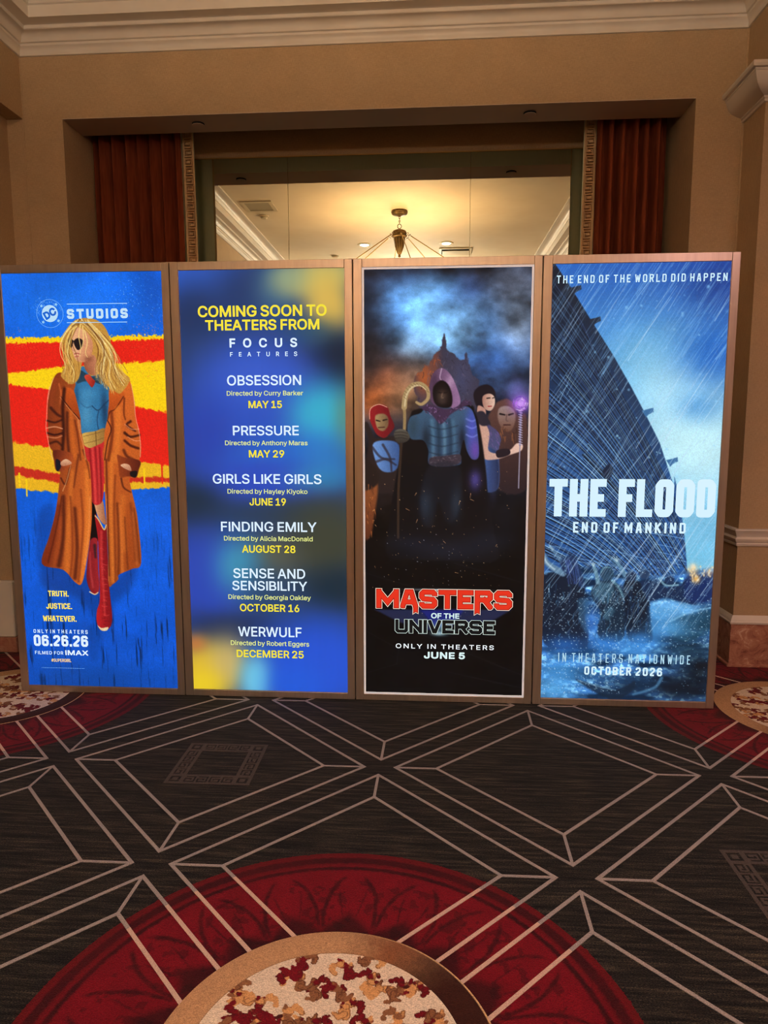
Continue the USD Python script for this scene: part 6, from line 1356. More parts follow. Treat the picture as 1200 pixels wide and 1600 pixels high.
('B',54.2,90.8,1.9,7.1,(18,26,40),0.85,0,{'clip': 'tunic'}),
('S',[(37.7,80.7),(38.6,90.8),(38.4,104.1)],0.9,0.9,(86,124,150),0.9,0.6,{'clip': 'tunic'}),
('S',[(40.9,80.7),(41.7,90.8),(41.5,104.1)],0.9,0.9,(30,48,66),0.9,0.7,{'clip': 'tunic'}),
('S',[(44,80.7),(44.8,90.8),(44.6,104.1)],0.9,0.9,(104,142,166),0.9,0.6,{'clip': 'tunic'}),
('S',[(47.1,80.7),(48,90.8),(47.8,104)],0.9,0.9,(32,50,70),0.9,0.6,{'clip': 'tunic'}),
('S',[(49.2,80.7),(50.1,90.8),(50,104)],0.9,0.9,(80,116,142),0.9,0.5,{'clip': 'tunic'}),
('S',[(36.2,83.8),(43.2,85.5),(51.8,83.5)],0.35,0.3,(26,40,56),0.5,0.6,{'clip': 'tunic'}),
('S',[(36.2,88.4),(43.3,90.1),(51.8,88.1)],0.35,0.3,(26,40,56),0.5,0.6,{'clip': 'tunic'}),
('S',[(36.3,93.1),(43.3,94.8),(51.9,92.8)],0.35,0.3,(26,40,56),0.5,0.6,{'clip': 'tunic'}),
('S',[(36.3,97.8),(43.4,99.5),(51.9,97.5)],0.35,0.3,(26,40,56),0.5,0.6,{'clip': 'tunic'}),
('S',[(56.4,79.9),(59.5,81.2),(62.2,79.9)],0.4,0.3,(150,160,240),0.5,0.5,{'clip': 'tunic'}),
('S',[(56.4,83.8),(59.5,85),(62.3,83.8)],0.4,0.3,(150,160,240),0.5,0.5,{'clip': 'tunic'}),
('S',[(56.5,88.4),(59.6,89.7),(62.4,88.4)],0.4,0.3,(150,160,240),0.5,0.5,{'clip': 'tunic'}),
('P',[(37.1,100.9),(44.9,99.8),(53.2,99.2),(52.8,104),(45,105.6),(37.1,104.9)],(60,50,60),0.4,1),
('S',[(42.5,101.1),(42.8,101.2)],0.2,0.15,(30,24,32),0.25,0.7),
('S',[(39.9,100.4),(40.6,100.1)],0.2,0.15,(90,76,90),0.25,0.7),
('S',[(43.2,102.7),(43.4,103)],0.2,0.15,(120,108,116),0.25,0.7),
('S',[(47.1,100.8),(48.1,101.1)],0.2,0.15,(120,108,116),0.25,0.7),
('S',[(41.5,102.5),(41.4,102.1)],0.2,0.15,(120,108,116),0.25,0.7),
('S',[(43.8,102.7),(44.7,102.2)],0.2,0.15,(30,24,32),0.25,0.7),
('S',[(46.5,99.8),(46,100.5)],0.2,0.15,(90,76,90),0.25,0.7),
('S',[(52.3,103.2),(53.5,103.4)],0.2,0.15,(90,76,90),0.25,0.7),
('S',[(37.7,103.3),(37.1,103.8)],0.2,0.15,(120,108,116),0.25,0.7),
('S',[(48.5,102.3),(48,101.7)],0.2,0.15,(90,76,90),0.25,0.7),
('S',[(48.2,105.2),(49,105.5)],0.2,0.15,(30,24,32),0.25,0.7),
('S',[(40.5,103.5),(40.1,103.5)],0.2,0.15,(90,76,90),0.25,0.7),
('S',[(39.7,105),(40.3,105.7)],0.2,0.15,(120,108,116),0.25,0.7),
('S',[(38.8,100.3),(38.2,100.8)],0.2,0.15,(120,108,116),0.25,0.7),
('S',[(41.1,104),(41.8,104.3)],0.2,0.15,(30,24,32),0.25,0.7),
('S',[(49.9,100.2),(50.8,99.9)],0.2,0.15,(120,108,116),0.25,0.7),
('S',[(44.7,105),(45.4,104.5)],0.2,0.15,(90,76,90),0.25,0.7),
('S',[(50.4,101.3),(51.5,101.5)],0.2,0.15,(90,76,90),0.25,0.7),
('S',[(38.6,103.2),(38.3,103.2)],0.2,0.15,(90,76,90),0.25,0.7),
('S',[(46,103.1),(46.8,103.1)],0.2,0.15,(30,24,32),0.25,0.7),
('S',[(49.7,101.9),(48.9,102.4)],0.2,0.15,(90,76,90),0.25,0.7),
('S',[(50.6,104.8),(49.8,104.8)],0.2,0.15,(120,108,116),0.25,0.7),
('S',[(52.5,101.6),(52.6,101.6)],0.2,0.15,(30,24,32),0.25,0.7),
('S',[(39.6,101.3),(40.2,101)],0.2,0.15,(30,24,32),0.25,0.7),
('S',[(48,103.1),(47.6,103.4)],0.2,0.15,(30,24,32),0.25,0.7),
('S',[(39.6,103.4),(39.8,104)],0.2,0.15,(120,108,116),0.25,0.7),
('S',[(37.7,101.5),(36.8,102.3)],0.2,0.15,(30,24,32),0.25,0.7),
('S',[(43.9,101.1),(44.8,101.7)],0.2,0.15,(120,108,116),0.25,0.7),
('S',[(46.2,104.9),(47.4,105)],0.2,0.15,(90,76,90),0.25,0.7),
('S',[(43.6,100.5),(42.7,100.6)],0.2,0.15,(30,24,32),0.25,0.7),
('P',[(37.1,104.9),(52,104.8),(54.7,120.1),(50.5,135.1),(46.1,136.1),(41.7,125.4),(38.2,138.8),(32.9,136.2),(32,120.2)],(24,30,42),1.2,0.5),
('B',34.6,126.4,3.6,8,(48,66,86),0.5,0),
('B',51.3,126.3,3,8.9,(52,70,90),0.45,0),
('B',61.6,113,3.2,5.3,(92,80,170),0.7,0),
('B',71.2,114.7,2.3,9.8,(56,66,110),0.5,0),
('P',[(32.2,74.4),(36.9,76.8),(41.6,82.2),(44.7,81.4),(47.8,77.6),(54,73.8),(59.3,71.5),(55.5,69.9),(51.6,73),(44.7,74.5),(36.9,72.2)],(64,44,70),0.5,1),
('S',[(44.1,81.4),(43.1,80.3)],0.25,0.12,(92,68,100),0.25,0.8),
('S',[(41.8,81.7),(41.7,82.1)],0.25,0.12,(140,106,150),0.25,0.8),
('S',[(51,75.2),(50.8,74.4)],0.25,0.12,(40,28,46),0.25,0.8),
('S',[(43.1,82.1),(42.5,83)],0.25,0.12,(40,28,46),0.25,0.8),
('S',[(35.1,72.9),(35.4,71.9)],0.25,0.12,(140,106,150),0.25,0.8),
('S',[(41.8,81.1),(41.8,81.4)],0.25,0.12,(92,68,100),0.25,0.8),
('S',[(48.2,74.5),(49.4,75.1)],0.25,0.12,(40,28,46),0.25,0.8),
('S',[(51.8,72.4),(51.2,73)],0.25,0.12,(92,68,100),0.25,0.8),
('S',[(42,78.3),(41.4,78.4)],0.25,0.12,(140,106,150),0.25,0.8),
('S',[(38.2,73.8),(39,74.5)],0.25,0.12,(40,28,46),0.25,0.8),
('S',[(54.8,74.7),(56,73.7)],0.25,0.12,(140,106,150),0.25,0.8),
('S',[(36.4,76.8),(37.5,77.9)],0.25,0.12,(140,106,150),0.25,0.8),
('S',[(47.7,75.9),(48.4,75.2)],0.25,0.12,(92,68,100),0.25,0.8),
('S',[(47.7,76.4),(47.8,76.3)],0.25,0.12,(92,68,100),0.25,0.8),
('S',[(36.2,73.9),(37.3,74)],0.25,0.12,(140,106,150),0.25,0.8),
('S',[(58.5,72.6),(58.9,73.1)],0.25,0.12,(92,68,100),0.25,0.8),
('S',[(46,82.3),(46.2,82)],0.25,0.12,(140,106,150),0.25,0.8),
('S',[(33.8,75.2),(35.2,75.4)],0.25,0.12,(40,28,46),0.25,0.8),
('S',[(53.6,71.6),(53.2,71)],0.25,0.12,(40,28,46),0.25,0.8),
('S',[(56.1,74),(57,74.5)],0.25,0.12,(92,68,100),0.25,0.8),
('S',[(39,74.1),(40.2,74.8)],0.25,0.12,(140,106,150),0.25,0.8),
('S',[(57.3,70.9),(58.2,71.6)],0.25,0.12,(40,28,46),0.25,0.8),
('S',[(45,80.1),(44.2,79.3)],0.25,0.12,(92,68,100),0.25,0.8),
('S',[(42.2,80.7),(41.5,81)],0.25,0.12,(92,68,100),0.25,0.8),
('S',[(53.1,73.9),(53.4,72.6)],0.25,0.12,(40,28,46),0.25,0.8),
('S',[(39.4,76.2),(40.2,75.3)],0.25,0.12,(92,68,100),0.25,0.8),
('S',[(50.5,74.6),(51.2,75.4)],0.25,0.12,(92,68,100),0.25,0.8),
('S',[(57.5,70.8),(57.5,71.3)],0.25,0.12,(40,28,46),0.25,0.8),
('S',[(36.9,76.4),(37.4,75.9)],0.25,0.12,(92,68,100),0.25,0.8),
('S',[(40.2,76.2),(39.9,76)],0.25,0.12,(140,106,150),0.25,0.8),
('S',[(34.5,76.3),(35.8,76.9)],0.25,0.12,(40,28,46),0.25,0.8),
('S',[(41.5,78.5),(40.8,79.5)],0.25,0.12,(40,28,46),0.25,0.8),
('S',[(56.6,71.2),(55.6,70.4)],0.25,0.12,(92,68,100),0.25,0.8),
('S',[(37.5,74.5),(36.7,73.3)],0.25,0.12,(92,68,100),0.25,0.8),
('S',[(34.5,76.3),(34.4,75.3)],0.25,0.12,(40,28,46),0.25,0.8),
('S',[(49,74.1),(49.5,74.4)],0.25,0.12,(140,106,150),0.25,0.8),
('S',[(40.7,76.3),(41.7,75.5)],0.25,0.12,(40,28,46),0.25,0.8),
('S',[(42.2,80.8),(42,80.8)],0.25,0.12,(40,28,46),0.25,0.8),
('S',[(37,74.8),(36.4,75.6)],0.25,0.12,(92,68,100),0.25,0.8),
('S',[(45.4,80),(45.5,80.2)],0.25,0.12,(40,28,46),0.25,0.8),
('S',[(50.7,74.4),(51.6,74.3)],0.25,0.12,(140,106,150),0.25,0.8),
('S',[(52.6,74.9),(53.8,75.6)],0.25,0.12,(140,106,150),0.25,0.8),
('S',[(45.5,78.8),(45.3,79.8)],0.25,0.12,(92,68,100),0.25,0.8),
('S',[(45.3,81.3),(45.7,82.2)],0.25,0.12,(40,28,46),0.25,0.8),
('S',[(53.3,74.3),(53.5,74.2)],0.25,0.12,(92,68,100),0.25,0.8),
('S',[(51.1,73.6),(51.6,72.8)],0.25,0.12,(40,28,46),0.25,0.8),
('S',[(49.9,74),(48.9,73.4)],0.25,0.12,(92,68,100),0.25,0.8),
('S',[(52.6,75),(53.6,75.6)],0.25,0.12,(40,28,46),0.25,0.8),
('S',[(38,73.8),(37.3,74.4)],0.25,0.12,(140,106,150),0.25,0.8),
('S',[(41.3,81),(41.4,80.7)],0.25,0.12,(92,68,100),0.25,0.8),
('S',[(39.1,75.7),(39.7,74.6)],0.25,0.12,(92,68,100),0.25,0.8),
('S',[(33.7,75.3),(34,75.7)],0.25,0.12,(92,68,100),0.25,0.8),
('S',[(54.1,74.7),(53.8,73.6)],0.25,0.12,(40,28,46),0.25,0.8),
('S',[(56.9,70.9),(58.1,69.9)],0.25,0.12,(92,68,100),0.25,0.8),
('S',[(54.4,74.1),(55,73.6)],0.25,0.12,(92,68,100),0.25,0.8),
('S',[(53.9,74.8),(53.1,74.8)],0.25,0.12,(140,106,150),0.25,0.8),
('S',[(46.7,79.3),(47.7,79.2)],0.25,0.12,(92,68,100),0.25,0.8),
('S',[(34.3,76.5),(35.2,76.9)],0.25,0.12,(92,68,100),0.25,0.8),
('S',[(39.1,76.5),(40.3,75.4)],0.25,0.12,(140,106,150),0.25,0.8),
('S',[(37.3,76.2),(37.2,75.3)],0.25,0.12,(92,68,100),0.25,0.8),
('P',[(42.6,52.8),(46.2,54.8),(49.3,59.2),(52.3,66.8),(52.9,71.6),(49.6,73.9),(44.7,73.3),(40,72.9),(36.9,69.5),(36.4,61.4),(38.5,55.3)],(84,58,84),0.4,1,{'name': 'hood','col2': (150,110,150),'ang': 0,'fig': True}),
('B',47.6,59.9,2.4,5.5,(196,160,190),0.6,30,{'clip': 'hood'}),
('B',39.1,61.4,1.9,6.3,(60,38,58),0.6,0,{'clip': 'hood'}),
('S',[(42.8,53.2),(41.9,57.6),(42.6,59.2)],0.3,0.2,(210,180,205),0.4,0.7),
('P',[(42.4,59.3),(46.4,61.6),(48.6,67.7),(48.2,73),(44.7,74.1),(40.6,72.9),(38.4,69.1),(38.5,62.9)],(14,10,14),0.5,1),
('B',43.2,67.7,2.8,3.5,(92,72,60),0.75,0),
('B',43.4,70.6,2.2,1.4,(60,46,42),0.8,0),
('S',[(41.2,65.7),(42.6,66)],0.35,0.3,(20,14,14),0.3,0.8),
('S',[(44.3,66),(45.7,65.7)],0.35,0.3,(20,14,14),0.3,0.8),
('S',[(43.2,66.5),(42.9,68.5),(43.7,68.6)],0.3,0.3,(126,100,84),0.3,0.6),
('S',[(21.3,87.6),(20.7,101.7),(19.6,120.2),(19.5,145.3)],0.75,0.6,(52,38,30),0.35,1),
('S',[(22.7,87.6),(23,79.8),(22.7,72.9)],0.8,0.85,(150,122,82),0.35,1),
('S',[(22.7,73.6),(23.6,66.7),(26.9,62.1),(31.4,61.2),(35.1,64),(35.6,68.8),(32.2,72),(29.4,71)],1.5,0.7,(170,142,98),0.35,1),
('S',[(23,72.9),(23.9,67.2),(27,62.9),(31.4,62),(34.5,64.3)],0.4,0.3,(226,204,160),0.4,0.8),
('S',[(22.5,68.1),(23.9,69.2)],0.14,0.14,(96,72,46),0.2,0.6),
('S',[(22.4,66.4),(23.8,67.5)],0.14,0.14,(96,72,46),0.2,0.6),
('S',[(22.8,64.8),(24.2,65.9)],0.14,0.14,(96,72,46),0.2,0.6),
('S',[(23.6,63.3),(25,64.4)],0.14,0.14,(96,72,46),0.2,0.6),
('S',[(24.8,62.2),(26.2,63.2)],0.14,0.14,(96,72,46),0.2,0.6),
('S',[(26.2,61.3),(27.6,62.4)],0.14,0.14,(96,72,46),0.2,0.6),
('S',[(27.7,60.8),(29.1,61.9)],0.14,0.14,(96,72,46),0.2,0.6),
('S',[(29.4,60.8),(30.8,61.9)],0.14,0.14,(96,72,46),0.2,0.6),
('S',[(31,61.2),(32.4,62.3)],0.14,0.14,(96,72,46),0.2,0.6),
('S',[(32.4,62),(33.8,63)],0.14,0.14,(96,72,46),0.2,0.6),
('S',[(33.7,63.1),(35.1,64.2)],0.14,0.14,(96,72,46),0.2,0.6),
('S',[(34.5,64.5),(36,65.6)],0.14,0.14,(96,72,46),0.2,0.6),
('P',[(17.1,87.6),(19.8,85.3),(23.7,86.1),(25.9,89.6),(23.7,92.3),(19,92.7)],(92,86,76),0.35,1,{'col2': (50,44,40),'ang': 90}),
('S',[(17.5,87.2),(21.3,86.9),(24.5,87.7)],0.22,0.2,(40,34,30),0.25,0.8),
('S',[(17.6,88.8),(21.3,88.5),(24.5,89.3)],0.22,0.2,(40,34,30),0.25,0.8),
('S',[(17.6,90.4),(21.3,90),(24.5,90.8)],0.22,0.2,(40,34,30),0.25,0.8),
('B',47.2,152.2,21.4,6.2,(46,58,84),0.3,0),
('B',25.9,147.9,13.4,4.5,(46,58,84),0.2,0),
('B',70,146.6,14.3,6.2,(46,58,84),0.225,0),
('B',78.4,132.3,8,12.5,(46,58,84),0.175,0),
('P',[(6.1,186.6),(31.4,186.2),(44.1,199.8),(20.6,193.8)],(44,52,96),0.8,0.7,{'smooth': False}),
('P',[(54.7,185.8),(83,185.3),(72.5,191.9),(51.2,198.8)],(44,52,96),0.8,0.7,{'smooth': False}),
('P',[(31.4,186.2),(56.4,185.7),(49.4,196),(40.4,196.2)],(30,40,140),1.2,0.8,{'smooth': False}),
('B',47.4,174.7,16.9,0.6,(250,250,255),0.9,0),
('B',44,196.3,4.5,3.6,(160,220,240),0.5,0),
('B',42.3,199.9,3.6,1.2,(200,240,250),0.7,0),
('S',[(0.8,165.5),(31.3,174.2)],0.18,0.18,(34,36,46),0.5,0.5),
('S',[(31.5,200.1),(89.2,223.1)],0.18,0.18,(34,36,46),0.5,0.5),
('S',[(19.7,209.7),(18.8,218.2)],0.18,0.18,(34,36,46),0.5,0.5),
('S',[(0.6,198.8),(20.6,209.7)],0.18,0.18,(34,36,46),0.5,0.5),
('S',[(47.9,222.2),(89.4,230.6)],0.18,0.18,(34,36,46),0.5,0.5),
('S',[(18.8,218.2),(0.5,224.3)],0.18,0.18,(34,36,46),0.5,0.5),
('S',[(50.8,159.4),(88,169.7)],0.18,0.18,(34,36,46),0.5,0.5)],
[('P',[(-3.9,-3.8),(0.9,-0.6),(8.4,9.9),(21,29.2),(32.7,46.7),(42.6,63),(50.7,77.5),(58.8,92.6),(63.1,104.1),(67.6,116.5),(67.5,111),(71.1,123.6),(74.7,145.5),(77.1,164),(63.8,167.9),(22.3,168.5),(-3.2,168.9),(-2.6,113.9),(-4.7,38.1)],(20,25,36),0.4,1,{'smooth': False,'name': 'hull','fig': True,'col2': (40,92,164),'ang': 80}),
('B',24.6,102.2,35.1,20.3,(60,110,176),0.5,0,{'clip': 'hull'}),
('B',31.4,120.2,37.9,13.5,(52,98,160),0.6,0,{'clip': 'hull'}),
('S',[(-3.5,6.4),(13.4,28.9),(30.5,54.7),(48,84.1),(65.9,117)],0.38,0.32,(14,20,32),0.25,0.8,{'clip': 'hull'}),
('S',[(-3.5,5.8),(13.4,28.3),(30.5,54.1),(48,83.4),(65.9,116.4)],0.22,0.12,(96,146,212),0.2,0.16569119252791456,{'clip': 'hull'}),
('S',[(20.8,41.3),(36.8,66.2),(53,94.2),(69.6,125.3),(86.7,159.7)],0.4,0.3,(22,36,62),0.25,0.8,{'clip': 'hull'}),
('S',[(20.8,40.6),(36.8,65.6),(53,93.5),(69.6,124.6),(86.6,159)],0.23,0.16,(120,176,236),0.2,0.21111108635022124,{'clip': 'hull'}),
('S',[(-3.4,9.6),(13.2,31.3),(30.1,56.3),(47.3,84.7),(64.8,116.5)],0.49,0.33,(18,28,48),0.25,0.8,{'clip': 'hull'}),
('S',[(-3.4,9),(13.2,30.7),(30,55.7),(47.2,84),(64.8,115.9)],0.25,0.14,(160,212,250),0.2,0.2365161438626863,{'clip': 'hull'}),
('S',[(11.4,31.2),(24.5,49.9),(37.7,70.7),(51.1,93.4),(64.8,118.3)],0.3,0.22,(14,20,32),0.25,0.8,{'clip': 'hull'}),
('S',[(11.4,30.6),(24.4,49.3),(37.7,70),(51.1,92.8),(64.8,117.7)],0.08,0.16,(160,212,250),0.2,0.23387923670368901,{'clip': 'hull'}),
('S',[(-3.3,13.8),(14,36.1),(31.5,61.9),(49.4,91.4),(67.7,124.6)],0.45,0.4,(18,28,48),0.25,0.8,{'clip': 'hull'}),
('S',[(-3.3,13.2),(14,35.5),(31.5,61.3),(49.4,90.7),(67.7,123.9)],0.24,0.19,(120,176,236),0.2,0.3055094602757575,{'clip': 'hull'}),
('S',[(-3.3,14.6),(13.2,35.7),(30,60),(47.1,87.5),(64.5,118.6)],0.52,0.29,(18,28,48),0.25,0.8,{'clip': 'hull'}),
('S',[(-3.3,14),(13.2,35),(30,59.3),(47,86.9),(64.5,117.9)],0.21,0.06,(160,212,250),0.2,0.19762479859884577,{'clip': 'hull'}),
('S',[(-3.2,16.6),(14.7,39.4),(32.9,65.9),(51.5,96.4),(70.5,130.9)],0.52,0.35,(18,28,48),0.25,0.8,{'clip': 'hull'}),
('S',[(-3.2,15.9),(14.7,38.7),(32.9,65.3),(51.4,95.7),(70.4,130.3)],0.18,0.19,(160,212,250),0.2,0.2149451041557408,{'clip': 'hull'}),
('S',[(-3.2,17.6),(13.2,38.2),(29.9,62),(46.9,89),(64.2,119.4)],0.56,0.22,(18,28,48),0.25,0.8,{'clip': 'hull'}),
('S',[(-3.2,17),(13.2,37.6),(29.9,61.3),(46.8,88.3),(64.1,118.7)],0.14,0.18,(76,116,180),0.2,0.1914937263201096,{'clip': 'hull'}),
('S',[(5.9,31.3),(20.2,50.3),(34.8,71.8),(49.6,95.7),(64.7,122.3)],0.3,0.26,(14,20,32),0.25,0.8,{'clip': 'hull'}),
('S',[(5.9,30.6),(20.2,49.7),(34.8,71.1),(49.6,95.1),(64.6,121.6)],0.19,0.19,(76,116,180),0.2,0.34318741701467936,{'clip': 'hull'}),
('S',[(-3,22.2),(11.5,40.1),(26.3,60.4),(41.3,83.3),(56.6,108.8)],0.27,0.22,(14,20,32),0.25,0.8,{'clip': 'hull'}),
('S',[(-3.1,21.6),(11.5,39.4),(26.3,59.8),(41.3,82.6),(56.5,108.2)],0.24,0.19,(160,212,250),0.2,0.22841234321077955,{'clip': 'hull'}),
('S',[(-3,22.6),(15.2,45),(33.7,71.3),(52.5,101.6),(71.8,136.1)],0.54,0.21,(14,20,32),0.25,0.8,{'clip': 'hull'}),
('S',[(-3.1,21.9),(15.1,44.4),(33.6,70.6),(52.5,100.9),(71.8,135.4)],0.22,0.1,(76,116,180),0.2,0.4224453155281057,{'clip': 'hull'}),
('S',[(11.8,42.9),(27.5,64.3),(43.5,88.6),(59.7,115.9),(76.4,146.3)],0.31,0.39,(22,36,62),0.25,0.8,{'clip': 'hull'}),
('S',[(11.8,42.3),(27.5,63.7),(43.4,87.9),(59.7,115.2),(76.3,145.6)],0.23,0.15,(120,176,236),0.2,0.2542709198049798,{'clip': 'hull'}),
('S',[(-2.9,27.1),(13.9,47.3),(30.9,70.8),(48.2,97.6),(65.9,128)],0.33,0.3,(22,36,62),0.25,0.8,{'clip': 'hull'}),
('S',[(-2.9,26.5),(13.8,46.7),(30.9,70.1),(48.2,97),(65.9,127.4)],0.16,0.08,(76,116,180),0.2,0.36187676112588985,{'clip': 'hull'}),
('S',[(5.6,38),(22.2,59.1),(39,83.5),(56.1,111.2),(73.6,142.3)],0.43,0.25,(14,20,32),0.25,0.8,{'clip': 'hull'}),
('S',[(5.6,37.3),(22.1,58.5),(38.9,82.8),(56.1,110.5),(73.6,141.6)],0.22,0.09,(96,146,212),0.2,0.30340214606082844,{'clip': 'hull'}),
('S',[(-2.9,29.2),(11.1,45.4),(25.1,63.9),(39.4,84.6),(53.9,107.8)],0.56,0.26,(18,28,48),0.25,0.8,{'clip': 'hull'}),
('S',[(-2.9,28.5),(11,44.8),(25.1,63.2),(39.4,84),(53.9,107.1)],0.12,0.12,(120,176,236),0.2,0.4677750146619404,{'clip': 'hull'}),
('S',[(-2.8,31.8),(14.9,52.7),(32.9,77.1),(51.3,105.4),(70,137.6)],0.58,0.28,(14,20,32),0.25,0.8,{'clip': 'hull'}),
('S',[(-2.8,31.2),(14.9,52),(32.9,76.5),(51.2,104.7),(70,136.9)],0.23,0.16,(120,176,236),0.2,0.39838126092686776,{'clip': 'hull'}),
('S',[(9.8,46.8),(25.3,66.7),(41.1,89.4),(57.1,114.9),(73.4,143.5)],0.58,0.3,(22,36,62),0.25,0.8,{'clip': 'hull'}),
('S',[(9.8,46.1),(25.3,66),(41,88.7),(57,114.3),(73.4,142.9)],0.11,0.2,(96,146,212),0.2,0.42949906560430073,{'clip': 'hull'}),
('S',[(13,52.3),(30.6,75.4),(48.5,102.2),(66.8,132.7),(85.5,167.2)],0.36,0.26,(18,28,48),0.25,0.8,{'clip': 'hull'}),
('S',[(13,51.7),(30.6,74.8),(48.5,101.5),(66.7,132),(85.5,166.5)],0.18,0.09,(160,212,250),0.2,0.46562029323455634,{'clip': 'hull'}),
('S',[(-2.7,36.4),(10.6,51.3),(24.1,68.2),(37.7,87.2),(51.5,108.4)],0.53,0.37,(14,20,32),0.25,0.8,{'clip': 'hull'}),
('S',[(-2.7,35.8),(10.6,50.7),(24.1,67.6),(37.7,86.6),(51.5,107.7)],0.18,0.17,(160,212,250),0.2,0.36212163607435,{'clip': 'hull'}),
('S',[(3.9,44.9),(21.7,66.2),(39.8,91.3),(58.3,120.2),(77.2,153.1)],0.51,0.26,(22,36,62),0.25,0.8,{'clip': 'hull'}),
('S',[(3.8,44.2),(21.7,65.6),(39.8,90.6),(58.2,119.5),(77.1,152.4)],0.24,0.17,(96,146,212),0.2,0.30239304066536365,{'clip': 'hull'}),
('S',[(-2.6,39.3),(15.8,59.9),(34.4,84.4),(53.4,112.9),(72.8,145.7)],0.4,0.23,(18,28,48),0.25,0.8,{'clip': 'hull'}),
('S',[(-2.6,38.7),(15.7,59.3),(34.4,83.7),(53.3,112.3),(72.7,145)],0.17,0.08,(76,116,180),0.2,0.5853352898968232,{'clip': 'hull'}),
('S',[(19.6,66.1),(37.1,89.5),(54.9,116.4),(73.1,147.1),(91.7,181.6)],0.54,0.21,(18,28,48),0.25,0.8,{'clip': 'hull'}),
('S',[(19.6,65.4),(37,88.8),(54.8,115.7),(73,146.4),(91.7,180.9)],0.1,0.18,(76,116,180),0.2,0.5030788658342581,{'clip': 'hull'}),
('S',[(-2.5,42.4),(13.9,60.3),(30.5,81.3),(47.4,105.4),(64.6,132.9)],0.37,0.21,(14,20,32),0.25,0.8,{'clip': 'hull'}),
('S',[(-2.5,41.8),(13.9,59.6),(30.5,80.6),(47.3,104.8),(64.5,132.2)],0.11,0.19,(120,176,236),0.2,0.37396503316759283,{'clip': 'hull'}),
('S',[(-2.4,45.2),(11,59.4),(24.5,75.7),(38.2,94.1),(52.1,114.7)],0.58,0.29,(14,20,32),0.25,0.8,{'clip': 'hull'}),
('S',[(-2.4,44.5),(11,58.7),(24.5,75),(38.2,93.5),(52.1,114)],0.12,0.07,(120,176,236),0.2,0.5211674305635122,{'clip': 'hull'}),
('S',[(8.6,57.6),(21.9,73.1),(35.3,90.7),(48.9,110.3),(62.8,132.1)],0.45,0.24,(14,20,32),0.25,0.8,{'clip': 'hull'}),
('S',[(8.6,57),(21.8,72.5),(35.3,90),(48.9,109.7),(62.8,131.5)],0.18,0.07,(160,212,250),0.2,0.6361014754145569,{'clip': 'hull'}),
('S',[(-2.3,48.8),(13.4,65.3),(29.3,84.7),(45.4,107),(61.8,132.3)],0.39,0.34,(18,28,48),0.25,0.8,{'clip': 'hull'}),
('S',[(-2.3,48.2),(13.4,64.7),(29.2,84),(45.3,106.3),(61.7,131.6)],0.11,0.11,(76,116,180),0.2,0.3956251934788521,{'clip': 'hull'}),
('S',[(5.5,57.2),(23.1,77.2),(41,100.8),(59.2,128),(77.8,159.2)],0.57,0.29,(22,36,62),0.25,0.8,{'clip': 'hull'}),
('S',[(5.5,56.6),(23.1,76.5),(41,100.1),(59.2,127.3),(77.8,158.5)],0.21,0.07,(120,176,236),0.2,0.5432317877873983,{'clip': 'hull'}),
('S',[(-2.2,52),(11.7,66.2),(25.7,82.6),(39.9,101.2),(54.3,122.2)],0.28,0.26,(14,20,32),0.25,0.8,{'clip': 'hull'}),
('S',[(-2.2,51.4),(11.6,65.5),(25.7,81.9),(39.9,100.6),(54.3,121.5)],0.21,0.06,(120,176,236),0.2,0.49336138048378575,{'clip': 'hull'}),
('S',[(18.7,75.2),(31.6,91),(44.6,108.7),(57.9,128.4),(71.3,150.1)],0.33,0.35,(14,20,32),0.25,0.8,{'clip': 'hull'}),
('S',[(18.6,74.6),(31.5,90.3),(44.6,108),(57.8,127.7),(71.3,149.4)],0.1,0.14,(96,146,212),0.2,0.46438894433009226,{'clip': 'hull'}),
('S',[(-2.1,55.7),(13.4,71.3),(29.2,89.8),(45.2,111.1),(61.4,135.4)],0.56,0.3,(22,36,62),0.25,0.8,{'clip': 'hull'}),
('S',[(-2.1,55),(13.4,70.7),(29.2,89.1),(45.1,110.5),(61.4,134.7)],0.1,0.15,(120,176,236),0.2,0.38793521590707664,{'clip': 'hull'}),
('S',[(10.5,68.7),(26.3,86.6),(42.3,107.3),(58.6,131),(75.2,157.8)],0.36,0.27,(22,36,62),0.25,0.8,{'clip': 'hull'}),
('S',[(10.5,68),(26.3,85.9),(42.3,106.6),(58.5,130.3),(75.1,157.1)],0.22,0.2,(160,212,250),0.2,0.5506251221114596,{'clip': 'hull'}),
('S',[(5.9,66.2),(23.2,84.9),(40.9,107.2),(58.8,133),(77.1,162.6)],0.29,0.37,(18,28,48),0.25,0.8,{'clip': 'hull'}),
('S',[(5.8,65.5),(23.2,84.3),(40.8,106.5),(58.8,132.3),(77.1,161.9)],0.18,0.12,(120,176,236),0.2,0.6829533847284384,{'clip': 'hull'}),
('S',[(6.8,68.1),(19.8,81.8),(33,97.5),(46.3,115.2),(59.8,134.9)],0.56,0.35,(18,28,48),0.25,0.8,{'clip': 'hull'}),
('S',[(6.8,67.5),(19.8,81.2),(32.9,96.8),(46.2,114.5),(59.7,134.2)],0.09,0.14,(96,146,212),0.2,0.6539131781666945,{'clip': 'hull'}),
('S',[(17.7,80.4),(32.1,97.2),(46.7,116.3),(61.4,137.9),(76.5,162)],0.44,0.31,(14,20,32),0.25,0.8,{'clip': 'hull'}),
('S',[(17.7,79.8),(32.1,96.5),(46.6,115.6),(61.4,137.2),(76.4,161.3)],0.13,0.17,(76,116,180),0.2,0.4075600431609384,{'clip': 'hull'}),
